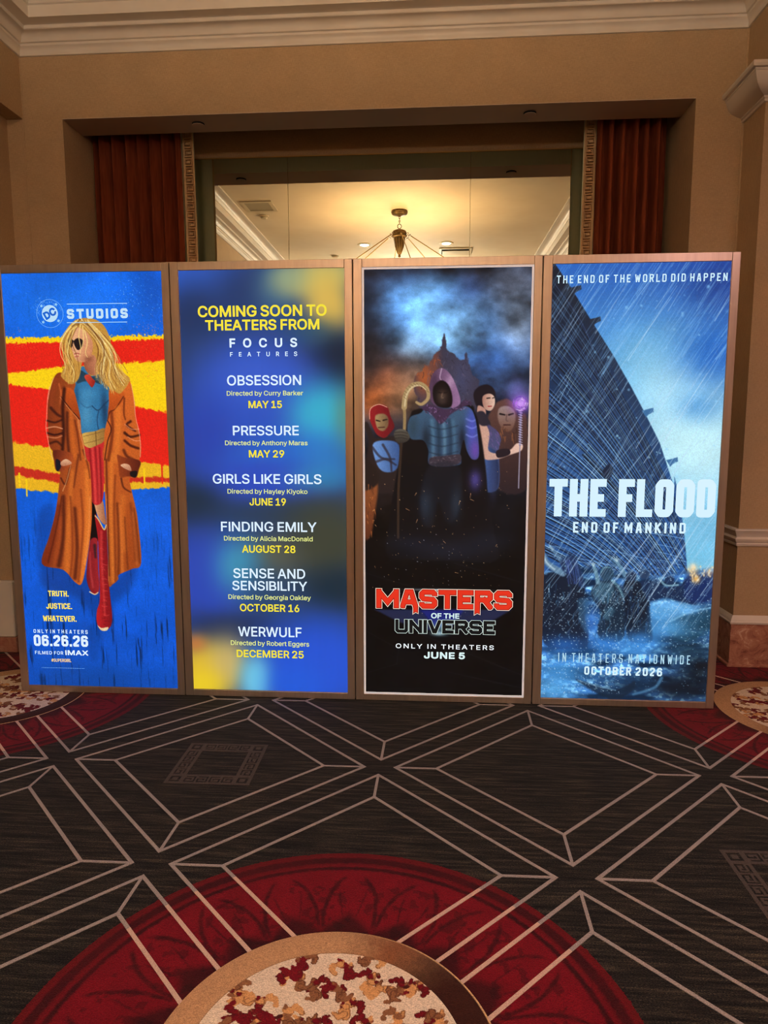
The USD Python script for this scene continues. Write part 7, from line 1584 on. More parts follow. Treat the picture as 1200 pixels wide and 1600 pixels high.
('S',[(-0.8,63.8),(15.3,79.3),(31.5,97.7),(48,119.2),(64.8,143.9)],0.41,0.25,(14,20,32),0.25,0.8,{'clip': 'hull'}),
('S',[(-0.8,63.1),(15.3,78.6),(31.5,97.1),(48,118.6),(64.7,143.2)],0.17,0.15,(96,146,212),0.2,0.45559230262813455,{'clip': 'hull'}),
('S',[(-1.9,65.2),(16.4,82.5),(34.8,103.7),(53.6,128.8),(72.8,158)],0.42,0.26,(14,20,32),0.25,0.8,{'clip': 'hull'}),
('S',[(-1.9,64.5),(16.3,81.9),(34.8,103),(53.6,128.1),(72.7,157.4)],0.22,0.07,(96,146,212),0.2,0.8266960537326843,{'clip': 'hull'}),
('S',[(-1.8,67.4),(14.3,82.4),(30.7,100.4),(47.2,121.5),(64.1,145.8)],0.59,0.29,(22,36,62),0.25,0.8,{'clip': 'hull'}),
('S',[(-1.8,66.8),(14.3,81.8),(30.6,99.8),(47.2,120.8),(64,145.1)],0.2,0.09,(76,116,180),0.2,0.831412930401664,{'clip': 'hull'}),
('S',[(-1.8,68.5),(14.5,83.4),(30.9,101.4),(47.5,122.4),(64.5,146.7)],0.5,0.4,(18,28,48),0.25,0.8,{'clip': 'hull'}),
('S',[(-1.8,67.8),(14.4,82.8),(30.9,100.7),(47.5,121.7),(64.4,146)],0.15,0.14,(120,176,236),0.2,0.5439520741265161,{'clip': 'hull'}),
('S',[(0.8,72.9),(14.3,85.3),(27.9,99.8),(41.7,116.5),(55.7,135.3)],0.45,0.24,(14,20,32),0.25,0.8,{'clip': 'hull'}),
('S',[(0.8,72.2),(14.3,84.6),(27.9,99.1),(41.7,115.8),(55.7,134.6)],0.25,0.13,(76,116,180),0.2,0.5821477825372678,{'clip': 'hull'}),
('S',[(21.6,94),(34.1,108.1),(46.8,123.9),(59.6,141.7),(72.6,161.3)],0.41,0.21,(14,20,32),0.25,0.8,{'clip': 'hull'}),
('S',[(21.6,93.3),(34.1,107.4),(46.8,123.3),(59.6,141),(72.6,160.6)],0.22,0.2,(160,212,250),0.2,0.6939723088705371,{'clip': 'hull'}),
('S',[(-1.6,74.3),(13.5,87.6),(28.7,103.4),(44.1,121.9),(59.8,143.2)],0.57,0.2,(18,28,48),0.25,0.8,{'clip': 'hull'}),
('S',[(-1.6,73.7),(13.4,86.9),(28.7,102.7),(44.1,121.2),(59.7,142.5)],0.19,0.1,(160,212,250),0.2,0.5938828880165714,{'clip': 'hull'}),
('S',[(-1.6,75.3),(12.5,87.4),(26.6,101.8),(40.9,118.4),(55.4,137.4)],0.43,0.36,(18,28,48),0.25,0.8,{'clip': 'hull'}),
('S',[(-1.6,74.7),(12.4,86.8),(26.6,101.1),(40.9,117.7),(55.4,136.7)],0.24,0.18,(120,176,236),0.2,0.8219220577497484,{'clip': 'hull'}),
('S',[(5.1,83.1),(17.4,94.3),(29.8,107.3),(42.3,121.9),(54.9,138.4)],0.37,0.32,(14,20,32),0.25,0.8,{'clip': 'hull'}),
('S',[(5.1,82.5),(17.4,93.7),(29.8,106.6),(42.3,121.3),(54.9,137.7)],0.14,0.19,(96,146,212),0.2,0.6355995397883346,{'clip': 'hull'}),
('S',[(-1.5,79.1),(11.1,89.5),(23.7,101.6),(36.4,115.7),(49.3,131.5)],0.54,0.4,(18,28,48),0.25,0.8,{'clip': 'hull'}),
('S',[(-1.5,78.4),(11,88.8),(23.7,101),(36.4,115),(49.3,130.9)],0.1,0.07,(160,212,250),0.2,0.7768930240607311,{'clip': 'hull'}),
('S',[(19.7,99.5),(32.2,112.5),(44.8,127.3),(57.5,143.9),(70.4,162.4)],0.55,0.26,(18,28,48),0.25,0.8,{'clip': 'hull'}),
('S',[(19.7,98.8),(32.2,111.8),(44.8,126.6),(57.5,143.2),(70.4,161.7)],0.1,0.16,(160,212,250),0.2,0.8596047478786195,{'clip': 'hull'}),
('S',[(19,99.2),(34.6,115.4),(50.3,134.4),(66.3,156.3),(82.6,181.1)],0.59,0.38,(14,20,32),0.25,0.8,{'clip': 'hull'}),
('S',[(19,98.6),(34.5,114.8),(50.3,133.7),(66.3,155.6),(82.6,180.4)],0.09,0.12,(160,212,250),0.2,0.5254943528378551,{'clip': 'hull'}),
('S',[(19.6,101.9),(32.4,114.9),(45.3,129.9),(58.4,146.7),(71.6,165.5)],0.44,0.26,(22,36,62),0.25,0.8,{'clip': 'hull'}),
('S',[(19.6,101.2),(32.3,114.2),(45.3,129.2),(58.3,146),(71.6,164.8)],0.12,0.19,(160,212,250),0.2,0.9292978033579178,{'clip': 'hull'}),
('S',[(-1.3,85.9),(16.8,100.6),(35.2,119.2),(53.8,141.5),(72.8,167.9)],0.3,0.29,(18,28,48),0.25,0.8,{'clip': 'hull'}),
('S',[(-1.3,85.2),(16.8,100),(35.2,118.5),(53.8,140.9),(72.8,167.2)],0.12,0.06,(120,176,236),0.2,0.8920980646626064,{'clip': 'hull'}),
('S',[(22.1,107),(38.6,124.2),(55.3,144.6),(72.4,168.2),(89.7,195.1)],0.26,0.3,(22,36,62),0.25,0.8,{'clip': 'hull'}),
('S',[(22,106.3),(38.6,123.5),(55.3,143.9),(72.3,167.5),(89.7,194.4)],0.16,0.07,(76,116,180),0.2,0.9748244559821582,{'clip': 'hull'}),
('S',[(-1.2,88.4),(14.6,100.8),(30.6,116),(46.9,134.1),(63.3,155.3)],0.49,0.32,(18,28,48),0.25,0.8,{'clip': 'hull'}),
('S',[(-1.2,87.8),(14.6,100.1),(30.6,115.3),(46.8,133.4),(63.3,154.6)],0.22,0.1,(160,212,250),0.2,0.9389532482302354,{'clip': 'hull'}),
('S',[(-1.2,90.9),(15.2,103.5),(31.8,119.2),(48.6,138),(65.6,160)],0.27,0.36,(14,20,32),0.25,0.8,{'clip': 'hull'}),
('S',[(-1.2,90.2),(15.2,102.8),(31.8,118.5),(48.5,137.3),(65.5,159.3)],0.13,0.16,(76,116,180),0.2,0.5104800003259489,{'clip': 'hull'}),
('S',[(13.2,103.3),(31.7,120.3),(50.4,141.3),(69.5,166.4),(89,195.6)],0.38,0.31,(14,20,32),0.25,0.8,{'clip': 'hull'}),
('S',[(13.2,102.6),(31.6,119.7),(50.4,140.6),(69.5,165.7),(88.9,194.9)],0.19,0.16,(96,146,212),0.2,0.7284050191178009,{'clip': 'hull'}),
('S',[(-1.1,93.6),(17.5,107.7),(36.2,125.6),(55.2,147.6),(74.6,173.7)],0.49,0.32,(22,36,62),0.25,0.8,{'clip': 'hull'}),
('S',[(-1.1,93),(17.4,107),(36.2,124.9),(55.2,146.9),(74.5,173)],0.13,0.07,(120,176,236),0.2,0.5916920194096106,{'clip': 'hull'}),
('S',[(-1,96.2),(16,108.7),(33.1,124.5),(50.4,143.6),(68.1,166.2)],0.34,0.32,(22,36,62),0.25,0.8,{'clip': 'hull'}),
('S',[(-1,95.5),(15.9,108),(33.1,123.8),(50.4,142.9),(68,165.5)],0.13,0.16,(96,146,212),0.2,0.4743335689428462,{'clip': 'hull'}),
('S',[(23.5,116.4),(41.5,134.4),(59.9,156),(78.5,181.6),(97.6,211.1)],0.43,0.25,(14,20,32),0.25,0.8,{'clip': 'hull'}),
('S',[(23.5,115.7),(41.5,133.7),(59.8,155.3),(78.5,180.9),(97.5,210.4)],0.25,0.09,(76,116,180),0.2,0.9779282121449471,{'clip': 'hull'}),
('S',[(1.5,101.4),(20.6,115.8),(39.9,134.3),(59.5,157.1),(79.5,184.3)],0.59,0.39,(22,36,62),0.25,0.8,{'clip': 'hull'}),
('S',[(1.5,100.8),(20.6,115.1),(39.9,133.6),(59.5,156.4),(79.5,183.6)],0.11,0.13,(76,116,180),0.2,0.8351904389503527,{'clip': 'hull'}),
('S',[(-0.9,100.7),(18.4,114.4),(37.8,132.4),(57.5,154.7),(77.7,181.5)],0.33,0.35,(18,28,48),0.25,0.8,{'clip': 'hull'}),
('S',[(-0.9,100),(18.3,113.8),(37.8,131.7),(57.5,154),(77.6,180.8)],0.15,0.2,(76,116,180),0.2,0.5321552571641498,{'clip': 'hull'}),
('S',[(5.6,106.7),(21.7,118.9),(38,134.1),(54.5,152.3),(71.3,173.6)],0.26,0.29,(18,28,48),0.25,0.8,{'clip': 'hull'}),
('S',[(5.5,106),(21.7,118.2),(38,133.4),(54.5,151.6),(71.3,172.9)],0.1,0.09,(120,176,236),0.2,0.627063545456896,{'clip': 'hull'}),
('S',[(-0.8,104.1),(14.1,114),(29.1,126.4),(44.2,141.4),(59.5,159)],0.47,0.31,(14,20,32),0.25,0.8,{'clip': 'hull'}),
('S',[(-0.8,103.5),(14.1,113.4),(29,125.8),(44.2,140.7),(59.5,158.3)],0.25,0.18,(76,116,180),0.2,0.9595288170867124,{'clip': 'hull'}),
('S',[(-0.7,107),(17.6,119.3),(36,135.4),(54.7,155.4),(73.8,179.5)],0.43,0.28,(22,36,62),0.25,0.8,{'clip': 'hull'}),
('S',[(-0.7,106.3),(17.5,118.6),(36,134.7),(54.7,154.7),(73.7,178.8)],0.21,0.18,(96,146,212),0.2,0.5156524347517437,{'clip': 'hull'}),
('S',[(-0.7,108.4),(18.1,120.8),(37.1,137.3),(56.3,157.9),(75.8,182.7)],0.38,0.33,(14,20,32),0.25,0.8,{'clip': 'hull'}),
('S',[(-0.7,107.7),(18.1,120.1),(37,136.6),(56.2,157.2),(75.8,182)],0.15,0.19,(96,146,212),0.2,0.8364499883143677,{'clip': 'hull'}),
('S',[(20.5,123.4),(37.1,137.8),(53.9,155.4),(71,176.3),(88.3,200.4)],0.5,0.28,(22,36,62),0.25,0.8,{'clip': 'hull'}),
('S',[(20.5,122.7),(37.1,137.2),(53.9,154.7),(71,175.6),(88.3,199.7)],0.11,0.11,(76,116,180),0.2,0.8689641961666723,{'clip': 'hull'}),
('S',[(-0.6,112.3),(16.3,122.9),(33.3,136.7),(50.5,153.9),(68,174.4)],0.34,0.37,(22,36,62),0.25,0.8,{'clip': 'hull'}),
('S',[(-0.6,111.6),(16.3,122.2),(33.3,136),(50.5,153.2),(67.9,173.7)],0.22,0.14,(76,116,180),0.2,0.7758951657056906,{'clip': 'hull'}),
('S',[(-0.6,112.9),(13.2,121.1),(27,131.5),(40.9,144),(54.9,158.8)],0.57,0.33,(22,36,62),0.25,0.8,{'clip': 'hull'}),
('S',[(-0.6,112.3),(13.1,120.5),(26.9,130.8),(40.8,143.3),(54.9,158.1)],0.18,0.07,(76,116,180),0.2,0.7469461362901673,{'clip': 'hull'}),
('S',[(-0.5,114.5),(17.8,125.7),(36.2,140.7),(54.8,159.6),(73.8,182.4)],0.26,0.35,(22,36,62),0.25,0.8,{'clip': 'hull'}),
('S',[(-0.5,113.9),(17.7,125),(36.2,140),(54.8,158.9),(73.8,181.7)],0.15,0.17,(76,116,180),0.2,0.4522259815999454,{'clip': 'hull'}),
('S',[(4.8,120.1),(19.2,129.3),(33.7,140.8),(48.4,154.8),(63.2,171.2)],0.28,0.32,(22,36,62),0.25,0.8,{'clip': 'hull'}),
('S',[(4.8,119.4),(19.2,128.6),(33.7,140.1),(48.3,154.1),(63.2,170.5)],0.14,0.14,(120,176,236),0.2,0.8562300562944825,{'clip': 'hull'}),
('S',[(-0.4,119.3),(19.1,130.9),(38.7,146.8),(58.7,167.1),(79,192)],0.5,0.2,(18,28,48),0.25,0.8,{'clip': 'hull'}),
('S',[(-0.4,118.6),(19.1,130.2),(38.7,146.1),(58.6,166.4),(78.9,191.3)],0.24,0.08,(120,176,236),0.2,0.6881877609492761,{'clip': 'hull'}),
('S',[(-0.3,120.9),(14.4,129.1),(29.2,139.8),(44.2,153),(59.3,168.8)],0.29,0.33,(18,28,48),0.25,0.8,{'clip': 'hull'}),
('S',[(-0.4,120.2),(14.4,128.4),(29.2,139.1),(44.2,152.3),(59.3,168.1)],0.19,0.13,(76,116,180),0.2,0.9834103827354179,{'clip': 'hull'}),
('S',[(-0.3,122),(16.6,131.5),(33.7,144.2),(51,160.2),(68.4,179.6)],0.47,0.36,(14,20,32),0.25,0.8,{'clip': 'hull'}),
('S',[(-0.3,121.4),(16.6,130.8),(33.7,143.5),(50.9,159.5),(68.4,178.9)],0.12,0.09,(160,212,250),0.2,0.9993490679042281,{'clip': 'hull'}),
('S',[(-0.3,123.4),(14,130.9),(28.3,140.7),(42.7,152.9),(57.3,167.5)],0.48,0.26,(22,36,62),0.25,0.8,{'clip': 'hull'}),
('S',[(-0.3,122.7),(13.9,130.2),(28.3,140),(42.7,152.2),(57.3,166.8)],0.1,0.2,(120,176,236),0.2,0.5449769195111721,{'clip': 'hull'}),
('S',[(4,127.4),(19.8,136.6),(35.8,148.7),(51.9,163.7),(68.2,181.7)],0.35,0.39,(18,28,48),0.25,0.8,{'clip': 'hull'}),
('S',[(4,126.7),(19.8,135.9),(35.8,148),(51.9,163),(68.2,181)],0.25,0.17,(160,212,250),0.2,0.7454660101270902,{'clip': 'hull'}),
('S',[(-0.1,128.3),(18,138.2),(36.2,151.9),(54.7,169.4),(73.5,190.8)],0.3,0.38,(14,20,32),0.25,0.8,{'clip': 'hull'}),
('S',[(-0.1,127.6),(18,137.5),(36.2,151.2),(54.7,168.7),(73.4,190.1)],0.2,0.13,(96,146,212),0.2,0.7446196011810731,{'clip': 'hull'}),
('S',[(-0.1,129.7),(14.2,137.2),(28.6,147.1),(43.2,159.4),(57.8,174.1)],0.34,0.36,(14,20,32),0.25,0.8,{'clip': 'hull'}),
('S',[(-0.1,129),(14.2,136.5),(28.6,146.4),(43.1,158.7),(57.8,173.4)],0.13,0.14,(120,176,236),0.2,0.7440049257715899,{'clip': 'hull'}),
('S',[(-0.1,130.7),(17,140),(34.3,152.6),(51.7,168.6),(69.3,188.1)],0.52,0.24,(18,28,48),0.25,0.8,{'clip': 'hull'}),
('S',[(-0.1,130),(17,139.3),(34.2,151.9),(51.6,167.9),(69.3,187.4)],0.08,0.12,(96,146,212),0.2,0.934931269201388,{'clip': 'hull'}),
('S',[(0,133.1),(15.3,141.2),(30.6,152),(46.2,165.5),(61.8,181.8)],0.46,0.37,(14,20,32),0.25,0.8,{'clip': 'hull'}),
('S',[(-0,132.4),(15.3,140.5),(30.6,151.3),(46.1,164.8),(61.8,181.1)],0.2,0.13,(160,212,250),0.2,0.9505715514180271,{'clip': 'hull'}),
('S',[(15.6,143.4),(32.6,155.5),(49.8,170.9),(67.2,189.7),(84.8,212)],0.31,0.22,(22,36,62),0.25,0.8,{'clip': 'hull'}),
('S',[(15.6,142.7),(32.6,154.8),(49.7,170.2),(67.1,189),(84.8,211.3)],0.17,0.15,(96,146,212),0.2,0.8459243395765038,{'clip': 'hull'}),
('S',[(0.1,136),(19.3,146.7),(38.6,161.5),(58.3,180.7),(78.2,204.2)],0.31,0.34,(14,20,32),0.25,0.8,{'clip': 'hull'}),
('S',[(0.1,135.3),(19.3,146),(38.6,160.8),(58.2,180),(78.2,203.5)],0.09,0.15,(120,176,236),0.2,0.8440055766051012,{'clip': 'hull'}),
('S',[(0.1,137.5),(14.7,145.2),(29.5,155.4),(44.3,168),(59.3,183.2)],0.25,0.31,(22,36,62),0.25,0.8,{'clip': 'hull'}),
('S',[(0.1,136.8),(14.7,144.5),(29.4,154.7),(44.3,167.3),(59.3,182.5)],0.12,0.1,(76,116,180),0.2,0.9625164521163019,{'clip': 'hull'}),
('S',[(0.2,139.7),(16.4,148.4),(32.7,160.1),(49.2,174.9),(65.9,192.7)],0.48,0.25,(22,36,62),0.25,0.8,{'clip': 'hull'}),
('S',[(0.2,139),(16.4,147.7),(32.7,159.4),(49.2,174.2),(65.9,192)],0.2,0.12,(120,176,236),0.2,0.9469885590236956,{'clip': 'hull'}),
('S',[(0.2,141.9),(19.4,152.5),(38.7,167.2),(58.2,186.3),(78.1,209.7)],0.4,0.29,(14,20,32),0.25,0.8,{'clip': 'hull'}),
('S',[(0.2,141.2),(19.4,151.8),(38.7,166.5),(58.2,185.6),(78.1,209)],0.17,0.07,(160,212,250),0.2,0.8041503215836993,{'clip': 'hull'}),
('S',[(15.2,151.8),(32,163.7),(49.1,178.9),(66.3,197.3),(83.9,219.2)],0.3,0.26,(22,36,62),0.25,0.8,{'clip': 'hull'}),
('S',[(15.2,151.1),(32,163),(49,178.2),(66.3,196.6),(83.8,218.5)],0.21,0.14,(76,116,180),0.2,0.8033184980636473,{'clip': 'hull'}),
('S',[(0.3,145.7),(14.6,153.2),(29,163.1),(43.5,175.3),(58.2,189.9)],0.37,0.26,(14,20,32),0.25,0.8,{'clip': 'hull'}),
('S',[(0.3,145),(14.6,152.5),(29,162.4),(43.5,174.6),(58.2,189.2)],0.11,0.08,(76,116,180),0.2,0.5126933865888587,{'clip': 'hull'}),
('S',[(0.4,146.6),(19.3,157.1),(38.5,171.7),(57.9,190.5),(77.6,213.6)],0.46,0.3,(18,28,48),0.25,0.8,{'clip': 'hull'}),
('S',[(0.4,145.9),(19.3,156.4),(38.5,171),(57.8,189.8),(77.5,212.9)],0.18,0.09,(76,116,180),0.2,0.5879031715143649,{'clip': 'hull'}),
('S',[(0.5,149.7),(18.7,159.6),(37,173.4),(55.6,191.1),(74.5,212.7)],0.51,0.31,(14,20,32),0.25,0.8,{'clip': 'hull'}),
('S',[(0.4,149),(18.7,158.9),(37,172.7),(55.6,190.4),(74.5,212)],0.22,0.08,(160,212,250),0.2,0.9158969742727812,{'clip': 'hull'}),
('S',[(0.5,150.8),(16.7,159.5),(33,171.2),(49.5,186),(66.2,203.8)],0.49,0.21,(14,20,32),0.25,0.8,{'clip': 'hull'}),
('S',[(0.5,150.1),(16.7,158.8),(33,170.5),(49.4,185.3),(66.1,203.1)],0.18,0.09,(120,176,236),0.2,0.6762153138599314,{'clip': 'hull'}),
('S',[(0.5,152.4),(18.8,162.4),(37.1,176.2),(55.7,193.9),(74.6,215.5)],0.58,0.28,(14,20,32),0.25,0.8,{'clip': 'hull'}),
('S',[(0.5,151.7),(18.7,161.7),(37.1,175.5),(55.7,193.2),(74.6,214.8)],0.2,0.09,(120,176,236),0.2,0.8616207047972779,{'clip': 'hull'}),
('S',[(1.7,154.4),(19.6,164.4),(37.6,178.1),(55.9,195.5),(74.4,216.7)],0.5,0.29,(14,20,32),0.25,0.8,{'clip': 'hull'}),
('S',[(1.6,153.7),(19.5,163.7),(37.6,177.4),(55.9,194.8),(74.4,216)],0.25,0.09,(76,116,180),0.2,0.5111486625803373,{'clip': 'hull'}),
('S',[(15.2,163.7),(29.2,173.3),(43.3,185.2),(57.6,199.3),(72.1,215.8)],0.5,0.38,(14,20,32),0.25,0.8,{'clip': 'hull'}),
('S',[(15.1,163),(29.2,172.6),(43.3,184.4),(57.6,198.6),(72,215.1)],0.1,0.14,(160,212,250),0.2,0.6639390777007443,{'clip': 'hull'}),
('S',[(0.7,158),(20.1,168.7),(39.7,183.8),(59.5,203.3),(79.7,227.3)],0.28,0.31,(14,20,32),0.25,0.8,{'clip': 'hull'}),
('S',[(0.7,157.3),(20.1,168),(39.7,183.1),(59.5,202.6),(79.7,226.5)],0.2,0.15,(76,116,180),0.2,0.6167632666019218,{'clip': 'hull'}),
('S',[(0.7,159.4),(19,169.5),(37.4,183.3),(56,200.9),(74.9,222.6)],0.43,0.32,(22,36,62),0.25,0.8,{'clip': 'hull'}),
('S',[(0.7,158.7),(18.9,168.7),(37.3,182.6),(55.9,200.2),(74.8,221.9)],0.09,0.16,(76,116,180),0.2,0.9098965396920995,{'clip': 'hull'}),
('S',[(3.2,162.5),(21,172.6),(38.8,186.4),(56.9,203.8),(75.3,224.9)],0.54,0.38,(18,28,48),0.25,0.8,{'clip': 'hull'}),
('S',[(3.2,161.8),(20.9,171.9),(38.8,185.7),(56.9,203.1),(75.2,224.2)],0.14,0.18,(76,116,180),0.2,0.9485553595250515,{'clip': 'hull'}),
('S',[(13.1,169),(32.8,182.6),(52.8,200.7),(73,223.4),(93.7,250.8)],0.41,0.23,(14,20,32),0.25,0.8,{'clip': 'hull'}),
('S',[(13,168.3),(32.8,181.9),(52.7,200),(73,222.7),(93.7,250.1)],0.16,0.08,(160,212,250),0.2,0.893840267187867,{'clip': 'hull'}),
('S',[(0.9,165.7),(16,173.7),(31.3,184.4),(46.7,197.7),(62.2,213.7)],0.48,0.23,(18,28,48),0.25,0.8,{'clip': 'hull'}),
('S',[(0.9,165),(16,173),(31.3,183.7),(46.6,197),(62.2,213)],0.24,0.08,(120,176,236),0.2,0.6110348075104907,{'clip': 'hull'}),
('S',[(6.2,169.5),(22.8,179.4),(39.5,192.5),(56.4,208.7),(73.6,228.3)],0.44,0.2,(14,20,32),0.25,0.8,{'clip': 'hull'}),
('S',[(6.2,168.8),(22.7,178.7),(39.5,191.8),(56.4,208),(73.5,227.5)],0.24,0.12,(96,146,212),0.2,0.9622345950445577,{'clip': 'hull'}),
('S',[(12.2,174.8),(29.5,186.3),(47,201.3),(64.7,219.7),(82.6,241.7)],0.36,0.39,(18,28,48),0.25,0.8,{'clip': 'hull'}),
('S',[(12.2,174.1),(29.5,185.6),(47,200.6),(64.6,219),(82.6,241)],0.26,0.08,(76,116,180),0.2,0.9223424519807877,{'clip': 'hull'}),
('S',[(1,171.1),(16.2,179.2),(31.5,189.9),(46.9,203.2),(62.5,219.3)],0.28,0.37,(18,28,48),0.25,0.8,{'clip': 'hull'}),
('S',[(1,170.4),(16.2,178.5),(31.5,189.2),(46.9,202.5),(62.5,218.6)],0.22,0.2,(120,176,236),0.2,0.5117989507369138,{'clip': 'hull'}),
('S',[(4.1,158.6),(8.2,159.2),(12.2,160.3)],0.16,0.12,(130,180,232),0.22,0.3703093456884379,{'clip': 'hull'}),
('S',[(65.8,155.3),(74.1,156.6),(82.4,158.9)],0.16,0.12,(130,180,232),0.22,0.5261845093040269,{'clip': 'hull'}),
('S',[(-0.5,154.1),(12.7,156.1),(25.9,159.8)],0.16,0.12,(130,180,232),0.22,0.5569741533901649,{'clip': 'hull'}),
('S',[(48.2,136.8),(61.3,138.9),(74.5,142.6)],0.16,0.12,(20,34,62),0.22,0.4349607430329265,{'clip': 'hull'}),
('S',[(8.9,146),(12.6,146.6),(16.4,147.6)],0.16,0.12,(130,180,232),0.22,0.478946553597243,{'clip': 'hull'}),
('S',[(50.6,134.1),(56.5,135),(62.4,136.6)],0.16,0.12,(96,150,216),0.22,0.42482442365301,{'clip': 'hull'}),
('S',[(48.7,156.8),(52.8,157.4),(56.9,158.6)],0.16,0.12,(20,34,62),0.22,0.3419319864799891,{'clip': 'hull'}),
('S',[(55.3,150.1),(64,151.4),(72.7,153.8)],0.16,0.12,(20,34,62),0.22,0.509805270576649,{'clip': 'hull'}),
('S',[(3.1,149.1),(6.8,149.6),(10.4,150.6)],0.16,0.12,(96,150,216),0.22,0.6116274604749539,{'clip': 'hull'}),
('S',[(11,140),(14.7,140.5),(18.3,141.5)],0.16,0.12,(20,34,62),0.22,0.43607037793668885,{'clip': 'hull'}),
('S',[(53.7,132.8),(60.1,133.8),(66.4,135.6)],0.16,0.12,(96,150,216),0.22,0.4585556028990856,{'clip': 'hull'}),
('S',[(41.7,142.2),(51.3,143.7),(61,146.3)],0.16,0.12,(28,52,92),0.22,0.7572796616762532,{'clip': 'hull'}),
('S',[(-1.1,148.3),(10.5,150),(22.1,153.2)],0.16,0.12,(130,180,232),0.22,0.4929934227857445,{'clip': 'hull'}),
('S',[(40.2,153.1),(47.1,154.1),(54,156)],0.16,0.12,(28,52,92),0.22,0.3750409262388353,{'clip': 'hull'}),
('S',[(64.9,145.7),(67.6,146.1),(70.3,146.9)],0.16,0.12,(96,150,216),0.22,0.48386433512557403,{'clip': 'hull'}),
('S',[(47.8,147.8),(53.5,148.7),(59.3,150.3)],0.16,0.12,(20,34,62),0.22,0.566344374565178,{'clip': 'hull'}),
('S',[(15.8,163.8),(25.7,165.3),(35.7,168)],0.16,0.12,(96,150,216),0.22,0.5568636177380456,{'clip': 'hull'}),
('S',[(43.7,153.7),(55.4,155.5),(67.1,158.7)],0.16,0.12,(96,150,216),0.22,0.6428802526338144,{'clip': 'hull'}),
('S',[(15.7,155.1),(28.8,157.1),(42,160.7)],0.16,0.12,(20,34,62),0.22,0.5507789966000998,{'clip': 'hull'}),
('S',[(21.9,152.3),(27.5,153.2),(33.1,154.7)],0.16,0.12,(96,150,216),0.22,0.5830502888472965,{'clip': 'hull'}),
('S',[(16.9,143.9),(20.4,144.5),(23.9,145.4)],0.16,0.12,(28,52,92),0.22,0.6135626195605939,{'clip': 'hull'}),
('S',[(5.4,153.3),(17.3,155.1),(29.2,158.3)],0.16,0.12,(20,34,62),0.22,0.3381759200915657,{'clip': 'hull'}),
('S',[(28.9,163.9),(37.1,165.2),(45.4,167.5)],0.16,0.12,(20,34,62),0.22,0.3653770646478147,{'clip': 'hull'}),
('S',[(9.1,141.8),(21.1,143.7),(33.1,147)],0.16,0.12,(28,52,92),0.22,0.49957064723120964,{'clip': 'hull'}),
('S',[(13.3,148.4),(25.9,150.3),(38.5,153.8)],0.16,0.12,(96,150,216),0.22,0.46258817280107656,{'clip': 'hull'}),
('S',[(9,146.7),(21.3,148.5),(33.5,151.9)],0.16,0.12,(130,180,232),0.22,0.520365928349376,{'clip': 'hull'}),
('S',[(60.4,141.9),(64.3,142.5),(68.1,143.6)],0.16,0.12,(28,52,92),0.22,0.4584440391806373,{'clip': 'hull'}),
('S',[(46.4,150.9),(57.6,152.6),(68.9,155.8)],0.16,0.12,(28,52,92),0.22,0.4566526053726808,{'clip': 'hull'}),
('S',[(41,137.9),(44.6,138.4),(48.2,139.4)],0.16,0.12,(28,52,92),0.22,0.5388683694133326,{'clip': 'hull'}),
('S',[(27.9,145.8),(38.2,147.4),(48.6,150.3)],0.16,0.12,(28,52,92),0.22,0.6611775751286049,{'clip': 'hull'}),
('S',[(20.1,136.8),(31.2,138.5),(42.3,141.6)],0.16,0.12,(20,34,62),0.22,0.7458060172239742,{'clip': 'hull'}),
('S',[(24.3,132.2),(31.1,133.3),(37.9,135.2)],0.16,0.12,(130,180,232),0.22,0.7584990379514109,{'clip': 'hull'}),
('S',[(3,145.6),(15.2,147.5),(27.4,150.9)],0.16,0.12,(20,34,62),0.22,0.3104883381825562,{'clip': 'hull'}),
('S',[(59,151.8),(66.5,153),(73.9,155.1)],0.16,0.12,(130,180,232),0.22,0.7807227472923113,{'clip': 'hull'}),
('S',[(63,139.7),(76,141.8),(89,145.4)],0.16,0.12,(96,150,216),0.22,0.41988918618152055,{'clip': 'hull'}),
('S',[(48.6,158.9),(59.8,160.7),(71.1,163.8)],0.16,0.12,(96,150,216),0.22,0.3767927823043328,{'clip': 'hull'}),
('S',[(65.4,138.4),(72,139.4),(78.7,141.3)],0.16,0.12,(130,180,232),0.22,0.5568971429670339,{'clip': 'hull'}),
('S',[(47.5,140.7),(56.7,142.1),(66,144.7)],0.16,0.12,(28,52,92),0.22,0.6473599720383396,{'clip': 'hull'}),
('S',[(45.4,142.7),(50.5,143.5),(55.7,145)],0.16,0.12,(96,150,216),0.22,0.6760246933573413,{'clip': 'hull'}),
('S',[(51,154.1),(64.3,156.1),(77.6,159.8)],0.16,0.12,(20,34,62),0.22,0.6561249696401208,{'clip': 'hull'}),
('S',[(11.4,134.1),(24.8,136.2),(38.3,139.9)],0.16,0.12,(20,34,62),0.22,0.5601990732111733,{'clip': 'hull'}),
('S',[(30.4,158.3),(39.8,159.8),(49.3,162.4)],0.16,0.12,(130,180,232),0.22,0.65807159298483,{'clip': 'hull'}),
('S',[(21.4,138.4),(32.1,140.1),(42.8,143.1)],0.16,0.12,(20,34,62),0.22,0.7268191338727097,{'clip': 'hull'}),
('S',[(56.3,141.5),(70.2,143.7),(84.2,147.5)],0.16,0.12,(130,180,232),0.22,0.7321019025331579,{'clip': 'hull'}),
('S',[(53.2,151.3),(64.2,153),(75.1,156)],0.16,0.12,(20,34,62),0.22,0.6527550969010453,{'clip': 'hull'}),
('S',[(-0.9,148.9),(7.1,150.1),(15.2,152.3)],0.16,0.12,(96,150,216),0.22,0.5705630751101674,{'clip': 'hull'}),
('S',[(24.2,157.7),(37.4,159.7),(50.6,163.3)],0.16,0.12,(130,180,232),0.22,0.4103177404304964,{'clip': 'hull'}),
